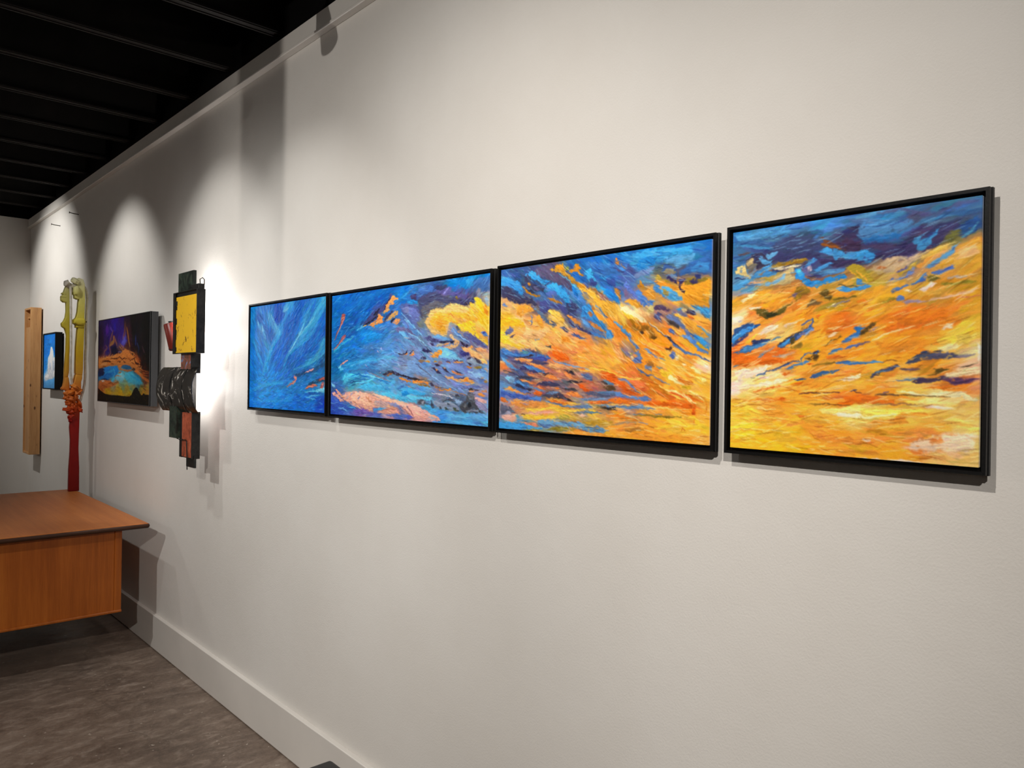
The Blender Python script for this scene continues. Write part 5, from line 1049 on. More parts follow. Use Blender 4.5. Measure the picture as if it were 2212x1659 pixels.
  (0, 244, 188, 160, 4, 0, 560, 688, 600, 683, 707, 699, 798, 718, 911, 722, 984, 741, 1055, 749, 1055, 762, 960, 748, 862, 748, 747, 730, 641, 708),
  (0, 184, 152, 152, 7, 0, 588, 728, 682, 725, 747, 738, 728, 763, 616, 767, 575, 750),
  (0, 128, 128, 176, 4, 0, 747, 738, 824, 735, 875, 762, 925, 788, 900, 792, 837, 763, 760, 751),
  (0, 212, 148, 132, 4, 0, 611, 807, 630, 792, 709, 778, 761, 773, 786, 761, 825, 778, 888, 803, 800, 803, 697, 807),
  (1, 168, 100, 80, 2, 4, 617, 796, 709, 782, 774, 772, 812, 782),
  (0, 240, 176, 156, 4, 0, 830, 728, 911, 733, 984, 748, 1055, 759, 1057, 834, 1028, 828, 986, 799, 924, 767, 874, 748),
  (1, 176, 108, 100, 3, 6, 868, 748, 924, 770, 974, 800, 1016, 815),
  (0, 124, 108, 148, 3, 0, 942, 742, 966, 755, 1009, 791, 1016, 808, 985, 789, 954, 762),
  (0, 92, 104, 184, 5, 0, 710, 814, 838, 805, 962, 807, 1022, 818, 901, 831, 762, 823),
  (0, 58, 80, 176, 12, 0, 7, 712, 94, 733, 157, 755, 248, 775, 337, 788, 293, 804, 143, 802, 17, 787),
  (0, 108, 76, 168, 13, 0, 308, 808, 409, 778, 508, 796, 577, 816, 467, 824, 338, 826),
  (1, 106, 148, 212, 5, 8, 111, 792, 173, 793, 234, 814),
  (1, 76, 168, 224, 5, 8, 248, 779, 337, 784),
  (0, 76, 148, 208, 7, 0, 563, 787, 616, 774, 735, 767, 683, 779, 604, 797),
  (1, 192, 160, 216, 2, 5, 450, 489, 493, 508),
  (1, 208, 184, 224, 2, 5, 643, 541, 654, 552),
  (0, 36, 24, 48, 3, 0, 841, 425, 891, 429, 933, 419, 945, 399, 954, 402, 946, 427, 903, 434, 860, 434),
  (0, 238, 136, 56, 2, 0, 909, 435, 939, 423, 955, 423, 949, 437),
  (0, 238, 136, 56, 2, 0, 970, 436, 1000, 424, 1017, 411, 1024, 435, 994, 438),
  (1, 36, 24, 48, 2, 6, 970, 427, 999, 410, 1011, 407),
  (0, 120, 134, 184, 7, 0, 854, 457, 916, 468, 989, 472, 1048, 462, 1049, 497, 954, 496, 880, 485),
  (0, 154, 176, 216, 6, 0, 829, 470, 867, 488, 905, 506, 855, 499),
  (1, 90, 74, 106, 2, 4, 880, 499, 917, 501, 954, 499),
  (0, 44, 36, 54, 3, 0, 670, 555, 716, 541, 761, 530, 806, 534, 882, 555, 968, 569, 1051, 578, 1051, 592, 992, 586, 907, 572, 819, 559, 755, 548, 710, 559),
  (0, 156, 90, 40, 3, 0, 716, 559, 761, 541, 793, 544, 775, 559, 736, 566),
  (0, 216, 130, 44, 3, 0, 857, 576, 894, 572, 931, 583, 980, 596, 1004, 603, 956, 601, 895, 590),
  (0, 240, 154, 52, 3, 0, 1004, 596, 1051, 589, 1052, 612, 1023, 611),
  (1, 232, 136, 56, 2, 4, 945, 624, 975, 629, 999, 632),
  (0, 106, 124, 180, 6, 0, 883, 597, 944, 610, 993, 627, 945, 624, 908, 611),
  (0, 120, 144, 196, 11, 0, 949, 469, 1021, 467, 1104, 501, 1196, 539, 1274, 571, 1350, 597, 1446, 628, 1538, 664, 1478, 669, 1383, 642, 1275, 611, 1163, 579, 1047, 552, 951, 538),
  (1, 156, 180, 224, 4, 7, 1069, 518, 1173, 552, 1275, 588, 1383, 623, 1457, 650),
  (1, 90, 96, 128, 4, 8, 1045, 491, 1116, 525, 1202, 565),
  (0, 140, 196, 240, 6, 0, 1271, 440, 1325, 415, 1399, 432, 1462, 456, 1524, 475, 1452, 471, 1358, 464, 1293, 460),
  (0, 240, 152, 56, 2, 0, 1182, 448, 1216, 439, 1248, 423, 1292, 411, 1309, 424, 1293, 440, 1260, 453, 1221, 454),
  (0, 138, 106, 74, 3, 0, 1062, 470, 1103, 461, 1137, 468, 1126, 481, 1086, 483),
  (0, 58, 48, 88, 3, 0, 1085, 454, 1108, 446, 1143, 454, 1149, 466, 1114, 463),
  (0, 216, 148, 56, 2, 0, 1126, 478, 1154, 471, 1188, 473, 1183, 483, 1149, 481),
  (0, 192, 136, 48, 2, 0, 1217, 482, 1233, 474, 1261, 478, 1250, 484, 1228, 485),
  (0, 140, 120, 136, 4, 0, 1272, 476, 1304, 473, 1310, 489, 1283, 499, 1261, 489),
  (0, 64, 56, 106, 2, 0, 1337, 477, 1369, 471, 1390, 484, 1364, 488),
  (1, 216, 136, 58, 2, 5, 1348, 482, 1369, 485, 1385, 487),
  (0, 232, 150, 60, 2, 0, 1411, 487, 1432, 479, 1473, 480, 1509, 483, 1499, 491, 1453, 489),
  (1, 44, 36, 48, 2, 4, 1421, 476, 1463, 475, 1509, 475),
  (0, 44, 36, 56, 3, 0, 1228, 495, 1261, 492, 1283, 502, 1273, 509),
  (0, 44, 40, 72, 3, 0, 1201, 515, 1228, 510, 1251, 525, 1284, 539, 1306, 555, 1274, 548, 1235, 532),
  (0, 224, 152, 92, 3, 0, 1240, 519, 1256, 522, 1268, 532, 1251, 534),
  (0, 58, 48, 72, 3, 0, 1300, 512, 1327, 509, 1359, 529, 1392, 551, 1360, 545, 1322, 525),
  (0, 232, 160, 112, 2, 0, 1321, 509, 1338, 512, 1343, 521, 1327, 519),
  (0, 232, 128, 56, 2, 0, 1399, 532, 1418, 534, 1439, 542, 1475, 551, 1526, 557, 1475, 558, 1434, 551, 1402, 542),
  (0, 44, 40, 56, 2, 0, 1423, 529, 1454, 535, 1495, 545, 1454, 547),
  (0, 240, 168, 88, 2, 0, 1339, 565, 1382, 566, 1418, 567, 1429, 580, 1476, 580, 1511, 580, 1531, 567, 1556, 572, 1561, 582, 1596, 588, 1611, 601, 1582, 606, 1537, 595, 1486, 599, 1445, 593, 1413, 580, 1361, 582),
  (0, 240, 140, 48, 2, 0, 1516, 581, 1536, 570, 1559, 576, 1547, 589, 1521, 589),
  (1, 44, 36, 48, 2, 4, 1455, 574, 1496, 575, 1526, 572),
  (1, 216, 140, 96, 2, 4, 1502, 607, 1547, 611, 1582, 614),
  (0, 140, 156, 224, 10, 0, 1337, 493, 1422, 497, 1494, 507, 1525, 526, 1454, 526, 1370, 519),
  (0, 160, 188, 240, 8, 0, 1545, 535, 1605, 542, 1673, 548, 1716, 575, 1654, 576, 1586, 564),
  (0, 108, 112, 176, 6, 0, 1445, 606, 1507, 618, 1607, 613, 1703, 624, 1655, 631, 1558, 633, 1487, 631),
  (0, 58, 48, 48, 3, 0, 1548, 633, 1587, 631, 1636, 636, 1656, 642, 1607, 644, 1563, 640),
  (0, 236, 144, 64, 2, 0, 1553, 644, 1578, 640, 1612, 647, 1588, 651, 1558, 648),
  (0, 240, 150, 60, 2, 0, 1637, 655, 1661, 656, 1685, 664, 1709, 673, 1680, 675, 1647, 665),
  (0, 212, 144, 104, 4, 0, 1656, 647, 1717, 633, 1718, 652, 1680, 655),
  (0, 192, 124, 52, 2, 0, 1530, 510, 1555, 507, 1580, 512, 1585, 518, 1545, 518),
  (0, 138, 116, 48, 2, 0, 1589, 515, 1624, 509, 1672, 512, 1658, 522, 1614, 521),
  (0, 152, 168, 192, 5, 0, 1544, 476, 1583, 464, 1623, 483, 1662, 502, 1614, 504, 1564, 495),
  (0, 58, 54, 88, 2, 0, 1534, 466, 1558, 455, 1583, 460, 1564, 468),
  (0, 64, 56, 76, 2, 0, 1534, 488, 1559, 484, 1584, 498, 1569, 504),
  (0, 240, 176, 112, 3, 0, 1492, 399, 1552, 404, 1602, 420, 1661, 446, 1709, 474, 1719, 499, 1676, 496, 1647, 474, 1598, 458, 1563, 432, 1517, 422),
  (0, 64, 56, 74, 2, 0, 1593, 448, 1623, 464, 1671, 492, 1691, 499, 1652, 495, 1608, 470),
  (0, 248, 200, 120, 2, 0, 1647, 471, 1685, 465, 1714, 481, 1710, 499, 1676, 489),
  (0, 184, 156, 132, 3, 0, 1682, 520, 1705, 514, 1720, 532, 1720, 545, 1701, 532),
  (0, 160, 124, 64, 2, 0, 1683, 591, 1712, 581, 1721, 600, 1698, 603),
  (1, 160, 132, 104, 2, 5, 1654, 582, 1678, 575, 1692, 566),
  (0, 51, 44, 44, 3, 0, 951, 573, 1024, 580, 1129, 586, 1174, 592, 1129, 589, 1059, 590, 988, 587),
  (0, 238, 136, 48, 3, 0, 1006, 593, 1059, 590, 1118, 596, 1175, 602, 1175, 615, 1118, 609, 1048, 607, 1012, 604),
  (0, 140, 100, 36, 3, 0, 1060, 613, 1118, 613, 1187, 622, 1192, 629, 1130, 626, 1078, 623),
  (0, 60, 52, 80, 3, 0, 1180, 605, 1208, 602, 1226, 618, 1297, 627, 1319, 630, 1254, 631, 1203, 622),
  (0, 168, 120, 80, 3, 0, 1226, 621, 1276, 627, 1308, 635, 1254, 638),
  (0, 240, 144, 48, 2, 0, 1254, 644, 1309, 642, 1351, 639, 1394, 635, 1399, 645, 1362, 649, 1298, 648),
  (1, 192, 128, 64, 2, 5, 1405, 648, 1447, 657, 1508, 665, 1533, 668),
  (0, 74, 164, 228, 7, 0, 953, 635, 1049, 654, 1154, 669, 1131, 683, 1038, 682, 954, 663),
  (0, 112, 192, 240, 7, 0, 954, 684, 1073, 688, 1211, 691, 1189, 712, 1074, 708, 955, 718),
  (1, 240, 232, 240, 2, 5, 1205, 667, 1277, 670, 1342, 678, 1406, 687, 1453, 693),
  (0, 136, 142, 160, 4, 0, 1363, 665, 1405, 658, 1447, 666, 1437, 679, 1395, 680),
  (0, 60, 60, 76, 3, 0, 1431, 667, 1457, 665, 1473, 682, 1447, 687, 1432, 680),
  (0, 76, 76, 88, 3, 0, 1063, 729, 1086, 711, 1120, 704, 1149, 710, 1144, 733, 1110, 738, 1075, 737),
  (0, 152, 152, 168, 3, 0, 1098, 725, 1126, 710, 1138, 720, 1121, 734),
  (1, 74, 76, 96, 3, 6, 1150, 732, 1178, 732, 1201, 735),
  (0, 68, 72, 90, 3, 0, 1197, 707, 1205, 705, 1223, 728, 1240, 750, 1218, 758, 1201, 742, 1206, 725),
  (0, 140, 148, 172, 4, 0, 1222, 711, 1278, 713, 1343, 717, 1396, 713, 1438, 724, 1480, 748, 1460, 768, 1418, 767, 1365, 762, 1311, 758, 1268, 749, 1240, 734),
  (0, 112, 120, 140, 3, 0, 1294, 696, 1320, 682, 1358, 686, 1353, 704, 1321, 713),
  (1, 44, 48, 60, 2, 4, 1321, 712, 1348, 704, 1361, 689),
  (0, 74, 76, 88, 3, 0, 1353, 701, 1385, 690, 1416, 702, 1422, 718, 1390, 710),
  (0, 60, 64, 72, 3, 0, 1353, 720, 1396, 729, 1364, 731),
  (0, 58, 66, 80, 3, 0, 1284, 742, 1295, 739, 1311, 758, 1290, 757),
  (0, 56, 66, 60, 2, 0, 1338, 744, 1354, 746, 1376, 762, 1349, 763),
  (0, 60, 72, 56, 3, 0, 1417, 741, 1444, 746, 1475, 768, 1444, 769, 1423, 760),
  (0, 154, 176, 216, 5, 0, 1422, 702, 1468, 698, 1499, 710, 1474, 730, 1448, 718),
  (0, 72, 74, 82, 3, 0, 1480, 745, 1489, 726, 1529, 706, 1539, 677, 1553, 655, 1583, 654, 1613, 666, 1608, 691, 1624, 715, 1648, 739, 1678, 757, 1716, 768, 1649, 767, 1561, 771, 1511, 768, 1480, 758),
  (0, 116, 118, 126, 3, 0, 1553, 667, 1578, 657, 1608, 669, 1603, 691, 1569, 692, 1549, 683),
  (0, 36, 40, 48, 3, 0, 1550, 715, 1574, 708, 1585, 729, 1565, 739, 1550, 730),
  (0, 138, 144, 164, 3, 0, 1536, 756, 1580, 751, 1639, 746, 1649, 758, 1590, 763, 1551, 765),
  (0, 108, 112, 120, 3, 0, 1510, 735, 1530, 718, 1540, 734, 1525, 750),
  (0, 156, 148, 188, 5, 0, 1623, 712, 1657, 702, 1705, 716, 1720, 728, 1720, 764, 1678, 754, 1639, 734),
  (0, 232, 176, 168, 4, 0, 1608, 675, 1657, 684, 1719, 697, 1719, 716, 1676, 708, 1628, 694),
  (1, 106, 148, 224, 2, 5, 1627, 672, 1676, 683, 1719, 690),
  (0, 240, 172, 160, 3, 0, 956, 739, 1040, 740, 1110, 761, 1179, 782, 1247, 800, 1291, 814, 1297, 834, 1192, 832, 1077, 834, 1018, 830, 981, 790),
  (0, 244, 168, 120, 3, 0, 1191, 792, 1247, 800, 1286, 814, 1247, 810),
  (0, 160, 168, 180, 5, 0, 1186, 812, 1214, 804, 1253, 816, 1220, 822),
  (0, 200, 160, 168, 6, 0, 1146, 824, 1203, 821, 1259, 829, 1192, 832),
  (1, 140, 76, 84, 3, 7, 956, 753, 987, 776, 1024, 812),
  (0, 92, 88, 176, 5, 0, 957, 801, 994, 810, 1024, 819, 994, 831, 958, 836),
  (0, 122, 180, 238, 9, 0, 1279, 785, 1408, 783, 1561, 789, 1707, 783, 1611, 806, 1460, 803),
  (0, 106, 176, 236, 8, 0, 1356, 827, 1512, 823, 1660, 831, 1708, 838, 1562, 836),])
PAINT['p1'] = dict(y=3.1540, z=1.7804, w=0.6469, h=0.4212, x=-0.038,
 base=[(35, 41, 10, 120, 200), (278, 35, 30, 110, 195), (522, 44, 5, 75, 180), (712, 43, 50, 130, 200), (894, 55, 5, 85, 180), (1080, 49, 30, 110, 190), (1211, 63, 40, 130, 195), (1268, 33, 70, 150, 200), (39, 146, 15, 120, 200), (176, 107, 15, 85, 170), (353, 103, 40, 120, 190), (524, 118, 5, 60, 165), (661, 119, 40, 120, 195), (820, 140, 5, 85, 185), (974, 177, 40, 120, 190), (1120, 161, 50, 130, 190), (1261, 168, 5, 85, 180), (43, 265, 10, 115, 200), (211, 244, 30, 110, 190), (402, 251, 10, 85, 175), (542, 231, 50, 125, 200), (719, 262, 5, 85, 180), (901, 268, 40, 120, 195), (1051, 297, 20, 105, 190), (1265, 281, 5, 80, 175), (47, 383, 5, 110, 200), (185, 366, 15, 110, 195), (361, 338, 20, 120, 200), (532, 355, 10, 95, 190), (710, 383, 10, 95, 185), (904, 351, 30, 110, 195), (1090, 379, 5, 85, 180), (1267, 360, 40, 120, 180), (51, 495, 5, 110, 200), (219, 483, 10, 110, 200), (366, 478, 30, 130, 210), (536, 479, 10, 95, 190), (726, 468, 10, 95, 185), (907, 458, 10, 90, 180), (1093, 460, 30, 115, 185), (1270, 474, 20, 80, 130), (55, 593, 5, 110, 200), (223, 592, 10, 130, 215), (442, 591, 10, 120, 205), (649, 578, 15, 105, 190), (847, 559, 15, 95, 175), (1035, 547, 10, 90, 160), (1273, 547, 20, 100, 170), (59, 724, 0, 115, 210), (301, 707, 10, 135, 220), (515, 684, 10, 125, 210), (733, 686, 5, 115, 200), (913, 648, 20, 110, 190), (1098, 634, 20, 110, 180), (1276, 643, 70, 140, 190), (63, 810, 0, 110, 215), (377, 800, 0, 120, 215), (657, 798, 0, 110, 205), (918, 784, 5, 95, 195), (1102, 743, 20, 100, 190), (1279, 767, 10, 60, 170), (1281, 823, 20, 70, 180), (790, 818, 0, 105, 205)],
 flow=[(131, 137, -49), (539, 156, 60), (290, 400, -49), (437, 466, 44), (904, 351, 37), (1084, 182, 45), (1269, 417, 40), (1034, 530, 15), (1159, 645, 6), (374, 718, 3), (917, 766, 3)],
 strokes=[   # shape (0 outline, 1 line), red, green, blue, softness, width, then points
  (1, 106, 168, 212, 25, 49, 619, 62, 659, 46, 712, 43),
  (1, 47, 140, 208, 22, 51, 712, 49, 662, 132, 569, 220, 446, 303, 363, 401, 265, 528),
  (1, 58, 156, 216, 14, 39, 557, 256, 419, 352, 308, 490, 252, 579),
  (1, 92, 160, 208, 34, 70, 352, 72, 412, 150, 499, 204, 570, 244),
  (1, 106, 168, 216, 23, 43, 146, 125, 178, 172, 254, 207, 301, 273),
  (1, 56, 160, 220, 13, 32, 75, 292, 139, 372, 218, 451, 264, 502),
  (1, 60, 148, 200, 11, 29, 1115, 22, 1021, 97, 962, 188, 876, 279, 775, 348, 698, 419, 621, 529),
  (1, 88, 168, 204, 19, 48, 1268, 16, 1165, 94, 1072, 170, 951, 235, 876, 273),
  (1, 64, 152, 200, 19, 41, 1236, 121, 1120, 184, 1001, 243, 889, 292),
  (1, 58, 146, 196, 15, 29, 1146, 243, 1002, 284, 852, 338, 737, 408),
  (1, 58, 148, 200, 11, 20, 1088, 292, 953, 317, 802, 373, 711, 420),
  (1, 68, 152, 188, 16, 40, 1282, 299, 1221, 382, 1152, 444, 1033, 495),
  (1, 74, 156, 192, 10, 18, 1286, 406, 1188, 450, 1057, 483, 807, 529),
  (1, 60, 144, 204, 15, 22, 711, 13, 790, 12, 631, 38),
  (1, 4, 70, 164, 31, 92, 563, 22, 537, 94, 553, 151),
  (1, 8, 80, 176, 20, 52, 714, 104, 637, 210, 599, 295),
  (1, 10, 76, 152, 16, 21, 114, 78, 190, 75, 251, 117),
  (1, 12, 92, 176, 22, 43, 252, 156, 358, 237, 459, 272),
  (1, 10, 86, 176, 35, 96, 883, 89, 822, 200, 721, 311),
  (1, 12, 92, 176, 12, 26, 1164, 60, 1047, 157, 938, 234),
  (1, 10, 84, 176, 29, 65, 1216, 217, 1100, 310, 931, 399),
  (1, 12, 96, 184, 20, 45, 532, 355, 422, 440, 368, 528),
  (1, 10, 88, 176, 14, 36, 53, 534, 117, 612),
  (1, 140, 192, 220, 3, 10, 962, 188, 901, 257, 826, 320, 724, 396),
  (1, 128, 188, 216, 3, 8, 1131, 138, 1024, 197, 901, 268),
  (1, 124, 184, 212, 5, 13, 146, 125, 170, 165),
  (1, 140, 184, 220, 8, 23, 238, 168, 247, 220),
  (1, 124, 176, 216, 9, 18, 396, 87, 469, 153, 499, 198),
  (1, 138, 184, 220, 8, 13, 619, 74, 712, 49),
  (0, 10, 60, 104, 13, 0, 808, 565, 985, 547, 1154, 507, 1287, 462, 1289, 508, 1155, 541, 986, 565, 860, 583),
  (0, 200, 120, 120, 5, 0, 973, 553, 1034, 535, 1107, 524, 1137, 518, 1119, 533, 1035, 547),
  (1, 232, 184, 192, 3, 5, 998, 547, 1071, 535, 1131, 521),
  (0, 208, 120, 102, 5, 0, 802, 589, 821, 574, 860, 577, 861, 607, 836, 631, 771, 644, 693, 666, 686, 663, 745, 632, 823, 613, 835, 598),
  (1, 10, 74, 148, 5, 13, 784, 613, 809, 595),
  (0, 12, 60, 96, 10, 0, 1001, 647, 1110, 616, 1227, 587, 1291, 575, 1292, 620, 1182, 627, 1075, 651),
  (0, 188, 90, 72, 5, 0, 990, 679, 1026, 652, 1111, 636, 1182, 638, 1194, 647, 1123, 657, 1039, 669),
  (0, 216, 136, 120, 3, 0, 1063, 654, 1099, 645, 1123, 654, 1081, 662),
  (0, 168, 74, 60, 5, 0, 1181, 610, 1239, 590, 1291, 581, 1292, 601, 1217, 612),
  (0, 160, 64, 56, 5, 0, 1224, 664, 1241, 632, 1281, 620, 1287, 643, 1265, 666),
  (1, 232, 168, 160, 2, 9, 1258, 626, 1259, 652),
  (0, 124, 192, 220, 10, 0, 1160, 685, 1230, 666, 1293, 660, 1294, 693, 1207, 687),
  (1, 124, 196, 224, 5, 8, 990, 699, 1112, 688, 1231, 689),
  (1, 120, 188, 220, 5, 7, 1016, 740, 1125, 720, 1231, 712),
  (1, 108, 180, 220, 4, 6, 1041, 736, 1162, 748),
  (1, 10, 68, 148, 10, 16, 1040, 710, 1160, 702, 1277, 705),
  (1, 8, 56, 160, 33, 49, 1163, 788, 1291, 756),
  (1, 58, 164, 224, 24, 28, 74, 691, 372, 642, 651, 627),
  (1, 40, 152, 220, 18, 21, 77, 783, 448, 779, 788, 764),])
